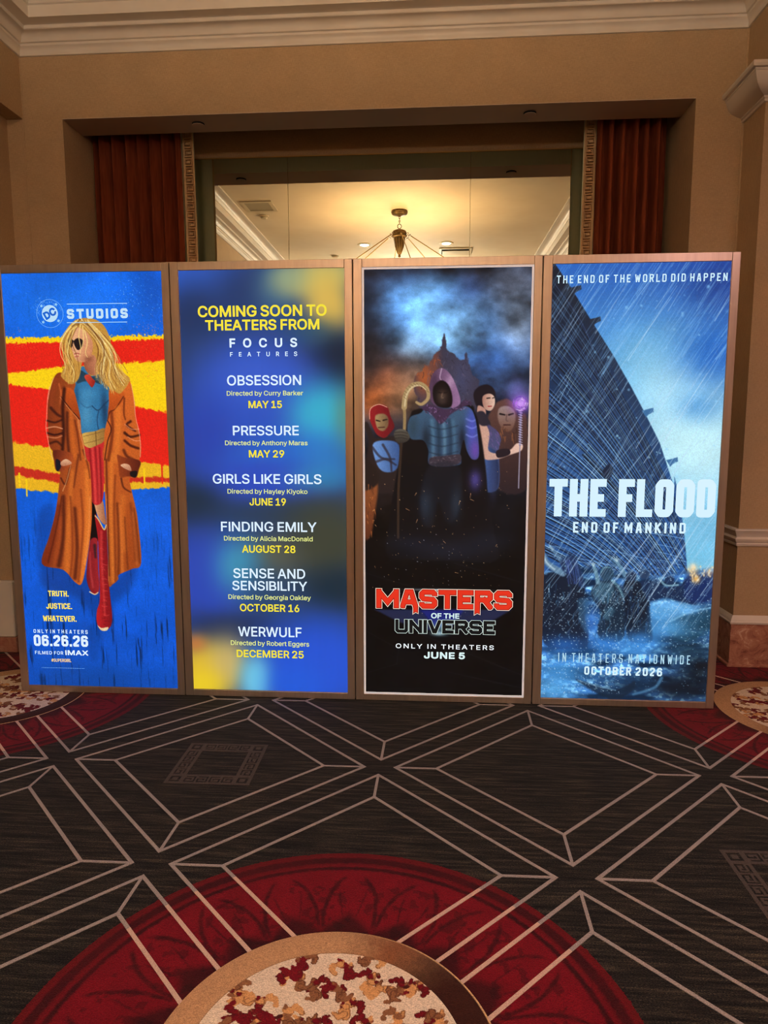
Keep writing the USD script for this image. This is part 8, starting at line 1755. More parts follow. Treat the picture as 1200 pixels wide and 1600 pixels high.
('S',[(21.2,163),(24.6,163.6),(28.1,164.5)],0.16,0.12,(130,180,232),0.22,0.7428110449192753,{'clip': 'hull'}),
('S',[(27,143.7),(40,145.7),(53.1,149.3)],0.16,0.12,(96,150,216),0.22,0.5125208898986443,{'clip': 'hull'}),
('S',[(15.1,134.9),(20.4,135.8),(25.6,137.2)],0.16,0.12,(20,34,62),0.22,0.7046765171718501,{'clip': 'hull'}),
('S',[(32,151.1),(42.3,152.6),(52.5,155.5)],0.16,0.12,(130,180,232),0.22,0.7535766833333366,{'clip': 'hull'}),
('S',[(49.1,145.1),(52.6,145.7),(56.1,146.6)],0.16,0.12,(96,150,216),0.22,0.40530178082498136,{'clip': 'hull'}),
('S',[(17.8,155.4),(20.8,155.9),(23.9,156.8)],0.16,0.12,(130,180,232),0.22,0.43142108258130735,{'clip': 'hull'}),
('S',[(66.6,155.5),(74.1,156.7),(81.6,158.7)],0.16,0.12,(96,150,216),0.22,0.3029176971329473,{'clip': 'hull'}),
('S',[(50.5,136.7),(54.2,137.2),(57.9,138.3)],0.16,0.12,(130,180,232),0.22,0.5954834226035794,{'clip': 'hull'}),
('S',[(35.3,131.6),(47.7,133.5),(60.1,137)],0.16,0.12,(96,150,216),0.22,0.36304941393658885,{'clip': 'hull'}),
('S',[(16.7,154.8),(28.4,156.6),(40,159.8)],0.16,0.12,(20,34,62),0.22,0.3463581783856919,{'clip': 'hull'}),
('S',[(61.5,142.3),(73.9,144.2),(86.3,147.7)],0.16,0.12,(96,150,216),0.22,0.7364904117247939,{'clip': 'hull'}),
('S',[(59.1,147.5),(65.2,148.5),(71.2,150.1)],0.16,0.12,(130,180,232),0.22,0.7906692308892609,{'clip': 'hull'}),
('S',[(64.1,158.1),(74.8,159.8),(85.5,162.7)],0.16,0.12,(20,34,62),0.22,0.45319649027887815,{'clip': 'hull'}),
('S',[(22.4,141.1),(25.9,141.7),(29.4,142.6)],0.16,0.12,(20,34,62),0.22,0.7379557712437379,{'clip': 'hull'}),
('S',[(17.5,156),(27.3,157.5),(37.2,160.2)],0.16,0.12,(130,180,232),0.22,0.704403283732316,{'clip': 'hull'}),
('S',[(61.1,156.2),(67.1,157.1),(73.2,158.8)],0.16,0.12,(130,180,232),0.22,0.6896504153597066,{'clip': 'hull'}),
('S',[(23.7,152.4),(34.3,154.1),(44.9,157)],0.16,0.12,(20,34,62),0.22,0.47717607792849975,{'clip': 'hull'}),
('S',[(18.1,138),(21.9,138.6),(25.7,139.6)],0.16,0.12,(96,150,216),0.22,0.5501690115890945,{'clip': 'hull'}),
('S',[(42.5,135.3),(48.4,136.2),(54.3,137.8)],0.16,0.12,(96,150,216),0.22,0.537050929255716,{'clip': 'hull'}),
('S',[(61.4,160.8),(71.3,162.3),(81.2,165.1)],0.16,0.12,(96,150,216),0.22,0.39742716229865777,{'clip': 'hull'}),
('S',[(26.5,134.8),(37.8,136.5),(49.1,139.7)],0.16,0.12,(130,180,232),0.22,0.41743275301905425,{'clip': 'hull'}),
('S',[(9.5,144),(20,145.6),(30.5,148.5)],0.16,0.12,(96,150,216),0.22,0.6103877453963813,{'clip': 'hull'}),
('S',[(18.2,157.6),(28.1,159.1),(38,161.9)],0.16,0.12,(130,180,232),0.22,0.6148846653977167,{'clip': 'hull'}),
('P',[(0.9,-0.6),(8.4,9.9),(21,29.2),(32.7,46.7),(50.7,77.5),(58.8,92.6),(63.1,104.1),(59.3,104.1),(48.1,81.3),(31.1,51.3),(19.3,32.8),(1,7.1)],(24,28,38),0.8,0.8,{'smooth': False,'clip': 'hull','col2': (40,70,112),'ang': 85}),
('S',[(1.2,9.8),(15.5,29.1),(22.5,43.9)],0.15,0.15,(70,90,130),0.3,0.7),
('P',[(9.2,12.1),(12.3,11.4),(15,10.8),(15.3,12.9),(12.8,14.2),(11.3,15.6)],(34,44,62),0.3,1,{'smooth': False}),
('P',[(19.7,28.3),(22.8,27.6),(25.5,26.9),(25.8,29.1),(23.3,30.3),(21.8,31.8)],(34,44,62),0.3,1,{'smooth': False}),
('P',[(48.9,75.8),(52,75),(54.8,74.3),(55.1,76.5),(52.5,77.8),(51.1,79.3)],(60,110,160),0.3,1,{'smooth': False}),
('P',[(62.8,102),(65.9,101.2),(68.6,100.4),(68.9,102.7),(66.4,104),(65,105.6)],(60,110,160),0.3,1,{'smooth': False}),
('P',[(29.5,108),(33.1,104.1),(35.1,108),(32.5,112.8)],(24,36,60),0.6,1),
('P',[(-8.8,165.2),(22.1,161),(58.3,166.1),(76,163.1),(95.3,160.1),(100.1,241.8),(-6.9,244.8)],(26,62,116),2,1,{'name': 'sea','smooth': False}),
('SEA',),
('B',69.8,182.8,16.2,4.9,(120,190,240),0.8,0),
('B',66,187,13.8,5.7,(96,170,230),0.8,0),
('B',59.1,193.9,8.9,8.9,(80,160,226),0.75,0),
('B',31.7,194.5,4.9,9.7,(60,130,210),0.8,0),
('B',10.4,220.7,14.6,10.5,(70,150,220),0.85,0),
('B',6.6,231.3,11.3,6.5,(90,170,230),0.8,0),
('B',48.3,206.1,14.6,4.9,(70,150,220),0.7,0),
('B',80.1,227.7,16.2,10.5,(12,20,30),0.9,0),
('B',79,207.1,12.2,7.3,(24,56,76),0.7,0),
('B',50.8,226.7,14.6,5.7,(22,52,84),0.7,0),
('P',[(-0.4,169.6),(1.5,164.5),(9.5,163.6),(17.6,164.3),(22.7,171.8),(22.4,184.4),(25.5,203.1),(18.2,206.7),(0.9,203.6)],(18,30,50),0.9,1,{'rough': 0.7,'name': 'pa','fig': True}),
('S',[(-0.8,153.6),(1.3,158.2),(5.4,161.5),(10.4,164.2)],1.3,1.9,(96,130,160),0.6,1),
('S',[(-0.6,154.3),(1.5,158.6),(5.6,162.1)],0.5,0.5,(190,214,226),0.5,0.7),
('S',[(4,150.3),(6.8,154.4),(10.2,158.5)],0.9,1.1,(92,128,164),0.6,0.8),
('S',[(2.6,148.8),(4.3,151.1)],0.4,0.6,(150,180,200),0.4,0.8),
('P',[(8.6,158.5),(11.7,154.8),(15.7,154.7),(18.8,159.3),(20.9,165.9),(22.6,171.8),(19.5,171.8),(16.1,165.1),(11.2,163.9)],(30,52,92),0.7,1,{'rough': 0.4,'fig': True}),
('S',[(11.4,156.8),(12.3,162.7),(13.6,170.2)],0.16,0.1,(20,32,60),0.22,0.7),
('S',[(13.4,156.8),(14.8,162.6),(17,170.2)],0.16,0.1,(80,100,180),0.22,0.7),
('S',[(17,156.8),(18.6,162.6),(21.2,170.1)],0.16,0.1,(20,32,60),0.22,0.7),
('S',[(17,156.8),(18.6,162.6),(19.7,170.1)],0.16,0.1,(110,140,210),0.22,0.7),
('S',[(10.3,156.9),(10.7,162.7),(13.5,170.2)],0.16,0.1,(20,32,60),0.22,0.7),
('S',[(15.6,156.8),(17.2,162.6),(17.6,170.2)],0.16,0.1,(80,100,180),0.22,0.7),
('S',[(11.3,156.8),(12.4,162.7),(13.4,170.2)],0.16,0.1,(80,100,180),0.22,0.7),
('S',[(13.2,156.8),(13.6,162.7),(16.5,170.2)],0.16,0.1,(80,100,180),0.22,0.7),
('S',[(16.1,156.8),(16.3,162.6),(17.6,170.2)],0.16,0.1,(20,32,60),0.22,0.7),
('S',[(11.4,156.8),(13.6,162.7),(15,170.2)],0.16,0.1,(110,140,210),0.22,0.7),
('S',[(13.6,156.8),(15.7,162.6),(17.2,170.2)],0.16,0.1,(110,140,210),0.22,0.7),
('S',[(15.5,156.8),(18,162.6),(17.8,170.2)],0.16,0.1,(110,140,210),0.22,0.7),
('S',[(13,156.8),(15.4,162.6),(16,170.2)],0.16,0.1,(20,32,60),0.22,0.7),
('S',[(12.5,156.8),(13.3,162.7),(13.8,170.2)],0.16,0.1,(80,100,180),0.22,0.7),
('S',[(15.5,156.8),(17.6,162.6),(19.6,170.1)],0.16,0.1,(20,32,60),0.22,0.7),
('S',[(10.2,156.9),(12.1,162.7),(13.2,170.2)],0.16,0.1,(20,32,60),0.22,0.7),
('P',[(19,180.3),(22.1,177.7),(25,181),(24.8,189.5),(24.5,198),(20.2,191.3)],(60,104,140),1,0.55,{'rough': 0.6}),
('P',[(26.8,171.7),(32.3,168.1),(38.8,169),(43.4,176.5),(44.8,199.3),(36,202.9),(30.2,197.9),(31.3,186),(26.3,177.6)],(24,42,62),0.7,1,{'rough': 0.4,'fig': True}),
('P',[(27.3,171.7),(32.3,168.8),(37.6,171.5),(37.5,177.4),(34.4,181.3),(29.5,179.2),(26.6,175.1)],(74,120,146),1.2,0.55,{'rough': 0.8}),
('P',[(33.7,184.2),(36.9,182.5),(38.9,185.8),(35.5,190),(33.1,188.5)],(74,120,146),1,0.5,{'rough': 0.6}),
('P',[(30.4,164.1),(32,160.4),(35.8,160.2),(37.9,164),(36.3,167.5),(32.3,167.8)],(34,62,88),0.5,1,{'fig': True}),
('S',[(30.8,163.4),(32.3,160.9),(35.7,160.7)],0.3,0.3,(120,170,190),0.4,0.7),
('S',[(26.5,159.2),(28.3,164.1),(29.4,169.1)],0.8,1.2,(96,136,160),0.5,1),
('S',[(26.7,160),(25.3,158.5)],0.3,0.2,(170,200,214),0.3,1),
('S',[(26.7,160),(26.3,158)],0.3,0.2,(170,200,214),0.3,1),
('S',[(26.7,160),(27.4,158.5)],0.3,0.2,(170,200,214),0.3,1),
('S',[(37.1,168.2),(40.5,171.5),(43.6,177.3)],0.7,0.6,(100,150,170),0.5,0.7),
('S',[(38.3,156.5),(41.6,161),(43.8,164.8)],0.8,1.2,(90,130,160),0.5,1),
('S',[(39.2,157.3),(37.5,154.7)],0.28,0.2,(170,200,214),0.3,1),
('S',[(39.2,157.3),(39,154.5)],0.28,0.2,(170,200,214),0.3,1),
('S',[(39.2,157.3),(40.1,155.7)],0.28,0.2,(170,200,214),0.3,1),
('S',[(39.2,157.3),(35,154.1)],0.28,0.2,(170,200,214),0.3,1),
('S',[(35.3,154.7),(38.4,159.8)],0.6,0.7,(60,96,130),0.5,0.8),
('P',[(43.6,168.9),(48.3,167.7),(54,169.6),(57,177.1),(58.1,187.2),(59.8,201.6),(47.3,201),(44.2,184.1)],(18,30,48),0.8,1,{'rough': 0.5,'fig': True}),
('P',[(44.2,165.3),(45.3,163),(47,162.4),(49,163.2),(50,165.2),(48.9,168),(45.5,168.1)],(26,44,74),0.4,1,{'fig': True}),
('S',[(44.7,164.1),(47,162.5),(49.3,164.1)],0.25,0.2,(110,150,196),0.35,0.7),
('P',[(51.3,163.8),(52.4,161.7),(54.1,161.1),(56.1,161.9),(57.1,163.8),(56,166.4),(52.6,166.5)],(40,62,96),0.4,1,{'fig': True}),
('S',[(51.9,162.8),(54.1,161.3),(56.5,162.7)],0.25,0.2,(110,150,196),0.35,0.7),
('P',[(58.3,168.7),(59,167.1),(60.2,166.7),(61.7,167.3),(62.4,168.7),(61.7,170.7),(59.2,170.7)],(34,60,96),0.4,1,{'fig': True}),
('S',[(58.6,167.9),(60.2,166.8),(61.9,167.9)],0.25,0.2,(110,150,196),0.35,0.7),
('P',[(65.2,167),(66.1,165.1),(67.6,164.6),(69.4,165.3),(70.3,166.9),(69.4,169.2),(66.3,169.3)],(30,52,88),0.4,1,{'fig': True}),
('S',[(65.6,166),(67.6,164.7),(69.7,166)],0.25,0.2,(110,150,196),0.35,0.7),
('P',[(74.7,169.3),(75.6,166.9),(77.2,166.3),(79.1,167.2),(80,169.2),(79.1,172.3),(75.9,172.3)],(20,34,64),0.4,1,{'fig': True}),
('S',[(75.1,168.1),(77.2,166.4),(79.4,168.1)],0.25,0.2,(110,150,196),0.35,0.7),
('S',[(33,176.5),(32,178.5),(33.6,180.5)],0.34,0.08,(70,110,150),0.3,0.7041186596889902),
('S',[(31.4,179.1),(31.9,181.5),(32.7,183.9)],0.35,0.08,(14,24,40),0.3,0.798290083068882),
('S',[(45.4,180.4),(45.4,181.5),(45.1,182.7)],0.25,0.08,(10,18,30),0.3,0.7347261387398297),
('S',[(32,186.4),(31.9,187.4),(30.3,188.4)],0.3,0.08,(90,140,176),0.3,0.40174440830456637),
('S',[(35.5,175.5),(35.2,178.6),(35.7,181.6)],0.32,0.08,(90,140,176),0.3,0.5169005717177941),
('S',[(15.4,170),(16.2,171),(14.7,172)],0.21,0.08,(44,74,112),0.3,0.39398651441101307),
('S',[(49.6,198.1),(49.6,201.1),(49,204.2)],0.32,0.08,(44,74,112),0.3,0.7051668636268105),
('S',[(27.8,171.9),(27.2,175.6),(29.1,179.3)],0.3,0.08,(36,64,104),0.3,0.42426241043036533),
('S',[(46.3,171.2),(47.2,174.7),(47.6,178.3)],0.14,0.08,(36,64,104),0.3,0.40022232681699005),
('S',[(9,176.7),(8.7,179.7),(7.9,182.7)],0.13,0.08,(44,74,112),0.3,0.727752368076737),
('S',[(54.4,186.4),(55.2,190.1),(55.7,193.8)],0.27,0.08,(14,24,40),0.3,0.7276226975941668),
('S',[(46.9,196.4),(46,199.7),(45.5,203.1)],0.2,0.08,(14,24,40),0.3,0.5025000053698725),
('S',[(31,199.5),(30.5,202.6),(32,205.7)],0.34,0.08,(70,110,150),0.3,0.5151963019958852),
('S',[(30.6,171.3),(31.3,172.9),(31.9,174.4)],0.3,0.08,(90,140,176),0.3,0.37340049348599497),
('S',[(45.5,190.3),(46.2,192),(44.5,193.7)],0.34,0.08,(10,18,30),0.3,0.3873202590674066),
('S',[(51.2,175.6),(50.2,177.1),(49.8,178.5)],0.31,0.08,(90,140,176),0.3,0.41972308242228007),
('S',[(19.8,190.1),(20,191.9),(18.6,193.7)],0.39,0.08,(70,110,150),0.3,0.6147052404688482),
('S',[(4.5,189.3),(3.8,191.6),(3.5,194)],0.13,0.08,(10,18,30),0.3,0.4002367737034774),
('S',[(44.8,172.2),(44.3,173.4),(45.6,174.5)],0.37,0.08,(90,140,176),0.3,0.36526069218634544),
('S',[(18.7,200.6),(19,202.1),(19.8,203.7)],0.33,0.08,(44,74,112),0.3,0.796717522109088),
('S',[(17.1,187.2),(16.2,188.1),(15.4,189.1)],0.27,0.08,(14,24,40),0.3,0.5977722130388406),
('S',[(55.6,181.7),(55.7,183),(54.8,184.3)],0.18,0.08,(10,18,30),0.3,0.5570219669831071),
('S',[(46,177.1),(46.2,178.4),(46.4,179.6)],0.24,0.08,(10,18,30),0.3,0.41891322179933566),
('S',[(57.1,187.1),(57.2,188.1),(57.9,189.1)],0.18,0.08,(44,74,112),0.3,0.42578337332233923),
('S',[(33.9,174.4),(33.3,177),(35.1,179.5)],0.3,0.08,(44,74,112),0.3,0.5571602783962862),
('S',[(40.4,198.5),(40.8,201),(41.7,203.4)],0.38,0.08,(90,140,176),0.3,0.7971707230213292),
('S',[(33.5,199),(32.7,202.4),(34.8,205.8)],0.21,0.08,(70,110,150),0.3,0.4677287281599471),
('S',[(14.1,176),(14.2,179.3),(14.5,182.6)],0.33,0.08,(36,64,104),0.3,0.5554384492131752),
('S',[(56.5,191),(56.9,194.1),(55.7,197.2)],0.39,0.08,(36,64,104),0.3,0.7971891687222956),
('S',[(7.4,177),(8.3,180.4),(7.9,183.9)],0.16,0.08,(70,110,150),0.3,0.39574326607767774),
('S',[(2,178.1),(2.7,180.7),(2.5,183.2)],0.37,0.08,(10,18,30),0.3,0.5874560407726092),
('S',[(47.5,177.5),(47,180.3),(46,183.1)],0.32,0.08,(44,74,112),0.3,0.5263803402908739),
('S',[(46.3,184.6),(46.2,188.1),(45.5,191.6)],0.37,0.08,(36,64,104),0.3,0.5635734078406882),
('S',[(48.9,187.2),(49.3,189.5),(49.3,191.8)],0.26,0.08,(14,24,40),0.3,0.4135278577720154),
('S',[(36.4,186.1),(36.2,187.7),(36.8,189.4)],0.37,0.08,(14,24,40),0.3,0.7616848286452307),
('S',[(52.7,197.9),(51.6,199.2),(54,200.3)],0.12,0.08,(36,64,104),0.3,0.7341023339636983),
('S',[(34.9,180.8),(35,182.6),(34.7,184.4)],0.4,0.08,(36,64,104),0.3,0.4077493627515255),
('S',[(36.7,184),(36.1,187.7),(37.7,191.4)],0.2,0.08,(90,140,176),0.3,0.3758422793317392),
('S',[(36,194.5),(35.1,197.2),(35.8,199.9)],0.34,0.08,(90,140,176),0.3,0.5897932670413708),
('S',[(46,173.7),(45.9,175.8),(47.3,177.9)],0.27,0.08,(36,64,104),0.3,0.746063215065198),
('S',[(34.8,198.4),(35.5,201.1),(33.3,203.7)],0.13,0.08,(90,140,176),0.3,0.5226419661076435),
('S',[(39.4,170.7),(39.7,172.1),(40,173.5)],0.26,0.08,(14,24,40),0.3,0.4397229579672213),
('S',[(30.7,193),(31,194.7),(30.5,196.5)],0.25,0.08,(10,18,30),0.3,0.7721518350972854),
('S',[(52.5,182.8),(51.5,184.9),(52.1,186.8)],0.22,0.08,(44,74,112),0.3,0.7913924928310172),
('S',[(48.4,189.5),(47.9,192.5),(48.7,195.4)],0.32,0.08,(14,24,40),0.3,0.5935073982581092),
('S',[(31.7,178.4),(31.6,180.1),(31.4,181.9)],0.18,0.08,(44,74,112),0.3,0.6264179870204734),
('S',[(34,196.2),(33.3,199.8),(33,203.3)],0.18,0.08,(44,74,112),0.3,0.7143537912485907),
('S',[(53.2,189.9),(53.1,191.3),(53.5,192.6)],0.32,0.08,(36,64,104),0.3,0.732847486738078),
('S',[(3.3,170.7),(3.1,173.7),(3.9,176.7)],0.32,0.08,(90,140,176),0.3,0.6705275281971984),
('S',[(34.6,182.9),(35.1,184.7),(33.4,186.6)],0.15,0.08,(14,24,40),0.3,0.6173130840572527),
('S',[(15,191),(14.1,192.7),(14,194.4)],0.21,0.08,(14,24,40),0.3,0.5150410866585418),
('S',[(49.7,176.9),(50,179.5),(49,182.2)],0.33,0.08,(70,110,150),0.3,0.473486163169086),
('S',[(31.7,185.9),(31.4,189.6),(31.5,193.3)],0.31,0.08,(90,140,176),0.3,0.6019800681735848),
('S',[(19,174.2),(18.9,176.5),(18.8,178.9)],0.3,0.08,(10,18,30),0.3,0.39099610057561307),
('S',[(48.1,182.6),(47.6,184.4),(49.4,186.1)],0.29,0.08,(70,110,150),0.3,0.43082625339748426),
('S',[(53.3,187.2),(52.4,189.7),(53.6,192.2)],0.34,0.08,(14,24,40),0.3,0.4410683944896373),
('S',[(49.4,181),(49.8,182.6),(50.1,184.3)],0.27,0.08,(14,24,40),0.3,0.6382454267299802),
('S',[(56.9,171.5),(56.5,174),(57.8,176.5)],0.39,0.08,(14,24,40),0.3,0.3819879500180443),
('S',[(20.7,170.1),(20.7,172.4),(21.5,174.7)],0.18,0.08,(90,140,176),0.3,0.4274084843261002),
('S',[(20.4,201.4),(19.6,204),(19.8,206.6)],0.34,0.08,(36,64,104),0.3,0.693410753873177),
('S',[(52.1,182.1),(51.7,185.7),(52,189.4)],0.38,0.08,(36,64,104),0.3,0.4616321784311451),
('S',[(55.6,194.8),(56,198.4),(55.2,202)],0.35,0.08,(10,18,30),0.3,0.6513334972908905),
('S',[(7.5,179.9),(7.1,180.9),(7.6,181.9)],0.33,0.08,(90,140,176),0.3,0.5755739052997685),
('S',[(56.2,192),(56,195.1),(56.4,198.3)],0.18,0.08,(36,64,104),0.3,0.5969345947193003),
('S',[(45.9,190.4),(45,194.1),(47.3,197.8)],0.24,0.08,(44,74,112),0.3,0.5268962104949911),
('S',[(42.6,196),(41.9,197),(43.9,198)],0.31,0.08,(70,110,150),0.3,0.5910736065601295),
('S',[(39,174.5),(39.1,176.8),(37.9,179.2)],0.35,0.08,(70,110,150),0.3,0.6460482069226364),
('S',[(49.9,177.4),(50.6,180.2),(50.6,183)],0.16,0.08,(10,18,30),0.3,0.7573936059844113),
('S',[(47.7,179.3),(47.8,181.3),(47.9,183.4)],0.25,0.08,(44,74,112),0.3,0.4283329696676422),
('S',[(36.5,189.9),(37,192.4),(36.2,194.9)],0.18,0.08,(90,140,176),0.3,0.6589823149247429),
('S',[(51.3,178.5),(51.6,180.6),(50.9,182.6)],0.4,0.08,(70,110,150),0.3,0.4647448177514631),
('S',[(51.7,174.2),(50.7,176),(51.8,177.9)],0.15,0.08,(14,24,40),0.3,0.653970030436895),
('S',[(40.9,176.9),(40.1,179.1),(41,181.2)],0.16,0.08,(90,140,176),0.3,0.5482370938032988),
('S',[(2.8,197.2),(2.1,199.2),(2.6,201.1)],0.23,0.08,(10,18,30),0.3,0.6643705787673053),
('S',[(49.1,180.9),(48.4,183.9),(48,186.9)],0.36,0.08,(36,64,104),0.3,0.7296627879738363),
('S',[(38.6,197.2),(37.7,200.2),(37.3,203.3)],0.32,0.08,(10,18,30),0.3,0.637234821106534),
('S',[(42.6,177.8),(43,179),(43.4,180.2)],0.18,0.08,(10,18,30),0.3,0.45346063931972724),
('S',[(33.2,189),(32.2,191),(32.9,193)],0.34,0.08,(70,110,150),0.3,0.5386880761928231),
('S',[(49,170.9),(49.7,174.3),(47.8,177.8)],0.13,0.08,(14,24,40),0.3,0.6723848156155814),
('S',[(33.8,174.8),(33.4,178),(33.2,181.3)],0.39,0.08,(90,140,176),0.3,0.37628346312773153),
('S',[(51.8,180.7),(51.1,182.1),(52.7,183.5)],0.23,0.08,(70,110,150),0.3,0.5968086687730471),
('S',[(47,171.1),(47.8,174.7),(46.1,178.3)],0.22,0.08,(36,64,104),0.3,0.47228774052848005),
('S',[(48.3,176.6),(48,177.6),(47.8,178.7)],0.36,0.08,(36,64,104),0.3,0.4496114673395499),
('S',[(45.7,179.4),(46.4,183.1),(44.4,186.8)],0.17,0.08,(14,24,40),0.3,0.5040986576347805),
('S',[(4.6,182.7),(3.6,185.5),(3.9,188.3)],0.33,0.08,(14,24,40),0.3,0.3960830234349975),
('S',[(10.7,175.1),(11.3,177.3),(9.6,179.5)],0.27,0.08,(90,140,176),0.3,0.591587150831877),
('S',[(29.6,197.2),(29,200.7),(30.7,204.2)],0.25,0.08,(10,18,30),0.3,0.4889895611521906),
('S',[(19.1,185.7),(19.2,189.4),(20.5,193.1)],0.14,0.08,(10,18,30),0.3,0.47357243083709194),
('S',[(3.2,173.8),(2.8,176.7),(4.4,179.5)],0.16,0.08,(90,140,176),0.3,0.6321221665027134),
('S',[(51.7,177.2),(52.3,178.3),(50.1,179.5)],0.34,0.08,(36,64,104),0.3,0.4929612747784627),
('S',[(36.6,196.6),(36,199.4),(36.5,202.3)],0.2,0.08,(14,24,40),0.3,0.3852200844782173),
('S',[(39.9,177.7),(40.5,178.7),(39,179.7)],0.24,0.08,(90,140,176),0.3,0.5651384838392626),
('S',[(35,176.7),(34.1,179.5),(35.4,182.3)],0.22,0.08,(10,18,30),0.3,0.40917635347459014),
('S',[(29.2,177.6),(29.5,180),(29.5,182.5)],0.29,0.08,(36,64,104),0.3,0.7739069926061225),
('S',[(2.6,176.2),(3,178.8),(2.2,181.4)],0.27,0.08,(14,24,40),0.3,0.6272726489857261),
('S',[(42,178.5),(41.6,180.5),(43,182.5)],0.36,0.08,(10,18,30),0.3,0.6462025380240783),
('S',[(8.1,169.9),(7.1,173.3),(8.9,176.7)],0.38,0.08,(14,24,40),0.3,0.5131283429067981),
('S',[(50.3,181.7),(49.4,182.8),(49.5,183.8)],0.3,0.08,(44,74,112),0.3,0.4082208473602969),
('S',[(36.3,179),(35.9,180.9),(35.3,182.7)],0.37,0.08,(10,18,30),0.3,0.4934032470665434),
('S',[(14.5,171.7),(15,174.3),(14.3,177)],0.13,0.08,(36,64,104),0.3,0.41743018819182154),
('S',[(48.6,196),(48,198.7),(47.6,201.3)],0.36,0.08,(36,64,104),0.3,0.5705365231415542),
('S',[(15.2,196.4),(14.4,198.5),(15.1,200.5)],0.37,0.08,(36,64,104),0.3,0.7278832181809127),
('S',[(57.6,194.4),(57.8,195.3),(58.7,196.2)],0.2,0.08,(14,24,40),0.3,0.35313105185975585),
('S',[(9.9,198.8),(9.2,200),(10.5,201.1)],0.33,0.08,(90,140,176),0.3,0.6065054412278381),
('S',[(47.2,177.4),(47.7,178.4),(46.4,179.4)],0.29,0.08,(90,140,176),0.3,0.595242261098419),
('S',[(6.9,170.4),(6.8,173.6),(6.4,176.8)],0.27,0.08,(44,74,112),0.3,0.5686865719805738),
('S',[(33.1,176.8),(33.8,178.7),(34.5,180.5)],0.22,0.08,(10,18,30),0.3,0.5625973773733579),
('S',[(50.3,185.4),(49.9,188.6),(50.2,191.9)],0.22,0.08,(44,74,112),0.3,0.7499342116314436),
('S',[(56.2,192.1),(56.9,193),(54.9,193.9)],0.37,0.08,(70,110,150),0.3,0.6947715961002119),
('S',[(39.2,171.4),(38.4,174.7),(40.2,177.9)],0.13,0.08,(10,18,30),0.3,0.7551942170350912),
('S',[(14.2,191.7),(14.2,192.9),(15.1,194.1)],0.35,0.08,(90,140,176),0.3,0.6636514521602899),
('S',[(35.9,184.3),(36.4,186.9),(34.9,189.6)],0.2,0.08,(44,74,112),0.3,0.45629060957295076),
('S',[(6.5,186.4),(6.1,189),(6.6,191.6)],0.28,0.08,(10,18,30),0.3,0.643184415494716),
('S',[(52.5,190.3),(51.4,191.6),(51.6,192.8)],0.16,0.08,(90,140,176),0.3,0.6416005812509951),
('S',[(57.2,191.5),(56.4,194.6),(56.3,197.7)],0.22,0.08,(36,64,104),0.3,0.485896760538658),
('S',[(29.1,172.5),(28.2,175.6),(27.7,178.6)],0.19,0.08,(90,140,176),0.3,0.3920456463485943),
('S',[(45.4,170.9),(45.1,173.1),(46.5,175.3)],0.21,0.08,(36,64,104),0.3,0.6017777432653948),
('S',[(31.1,175.4),(30.8,176.5),(32.5,177.6)],0.3,0.08,(44,74,112),0.3,0.43452656482293506),
('S',[(17,187.2),(16.7,190.6),(18.2,194)],0.27,0.08,(70,110,150),0.3,0.6170675384658126),
('S',[(33,188.8),(33.9,191.8),(34,194.8)],0.29,0.08,(44,74,112),0.3,0.7226625388456767),
('P',[(52.3,168),(59.5,168.7),(65.2,171.1),(72.3,170.2),(81.8,169.2),(82.7,180),(74.4,179.3),(66.3,177),(56.8,178.8)],(24,44,78),1,1,{'rough': 0.6}),
('S',[(62.6,167),(66,170.3),(72.3,169.9)],0.6,0.5,(130,170,190),0.4,0.8),
('P',[(76.8,165.1),(84.6,163.4),(90.9,163),(91.7,178.2),(77.5,178.5)],(22,44,96),1.5,1,{'rough': 0.8}),
('B',79.8,161.3,2.8,3,(255,210,150),0.75,0),
('B',81.8,166.6,2.1,2.3,(255,190,90),0.9,0),
('B',88.5,162.5,2.4,2.7,(250,210,160),0.6,0),
('B',79.7,159.3,1.1,1.2,(255,240,210),0.8,0),
('B',83.7,159.7,0.4,0.6,(255,220,160),0.8,0),
('B',88.6,161.9,0.4,0.6,(255,220,160),0.8,0),
('B',88.2,162.9,0.4,0.6,(255,220,160),0.8,0),
('B',82.3,165.2,0.4,0.6,(255,220,160),0.8,0),
('B',78.4,162.1,0.4,0.6,(255,220,160),0.8,0),
('B',85.8,162.8,0.4,0.6,(255,220,160),0.8,0),
('B',82.4,167.3,0.4,0.6,(255,220,160),0.8,0),
('B',88.3,164.2,0.4,0.6,(255,220,160),0.8,0),
('B',79.9,167.2,0.4,0.6,(255,220,160),0.8,0),
('B',88.4,163.3,0.4,0.6,(255,220,160),0.8,0),
('B',88.7,161.3,0.4,0.6,(255,220,160),0.8,0),
('B',85.6,164.1,0.4,0.6,(255,220,160),0.8,0),
('B',80.8,163.2,0.4,0.6,(255,220,160),0.8,0),
('B',89.8,160,0.4,0.6,(255,220,160),0.8,0),
('B',79.8,166,0.4,0.6,(255,220,160),0.8,0),
('B',80.4,163.9,0.4,0.6,(255,220,160),0.8,0),
('B',81.3,165.4,0.4,0.6,(255,220,160),0.8,0),
('B',90.4,160.2,0.4,0.6,(255,220,160),0.8,0),
('B',79.2,162.9,0.4,0.6,(255,220,160),0.8,0),
('B',84.9,163.3,0.4,0.6,(255,220,160),0.8,0),
('B',89.1,164.9,0.4,0.6,(255,220,160),0.8,0),
('B',79.7,161.1,0.4,0.6,(255,220,160),0.8,0),
('B',80.6,160.1,0.4,0.6,(255,220,160),0.8,0),
('B',85.8,164.6,0.4,0.6,(255,220,160),0.8,0),
('B',79.6,164.9,0.4,0.6,(255,220,160),0.8,0),
('B',77.4,161.1,0.4,0.6,(255,220,160),0.8,0),
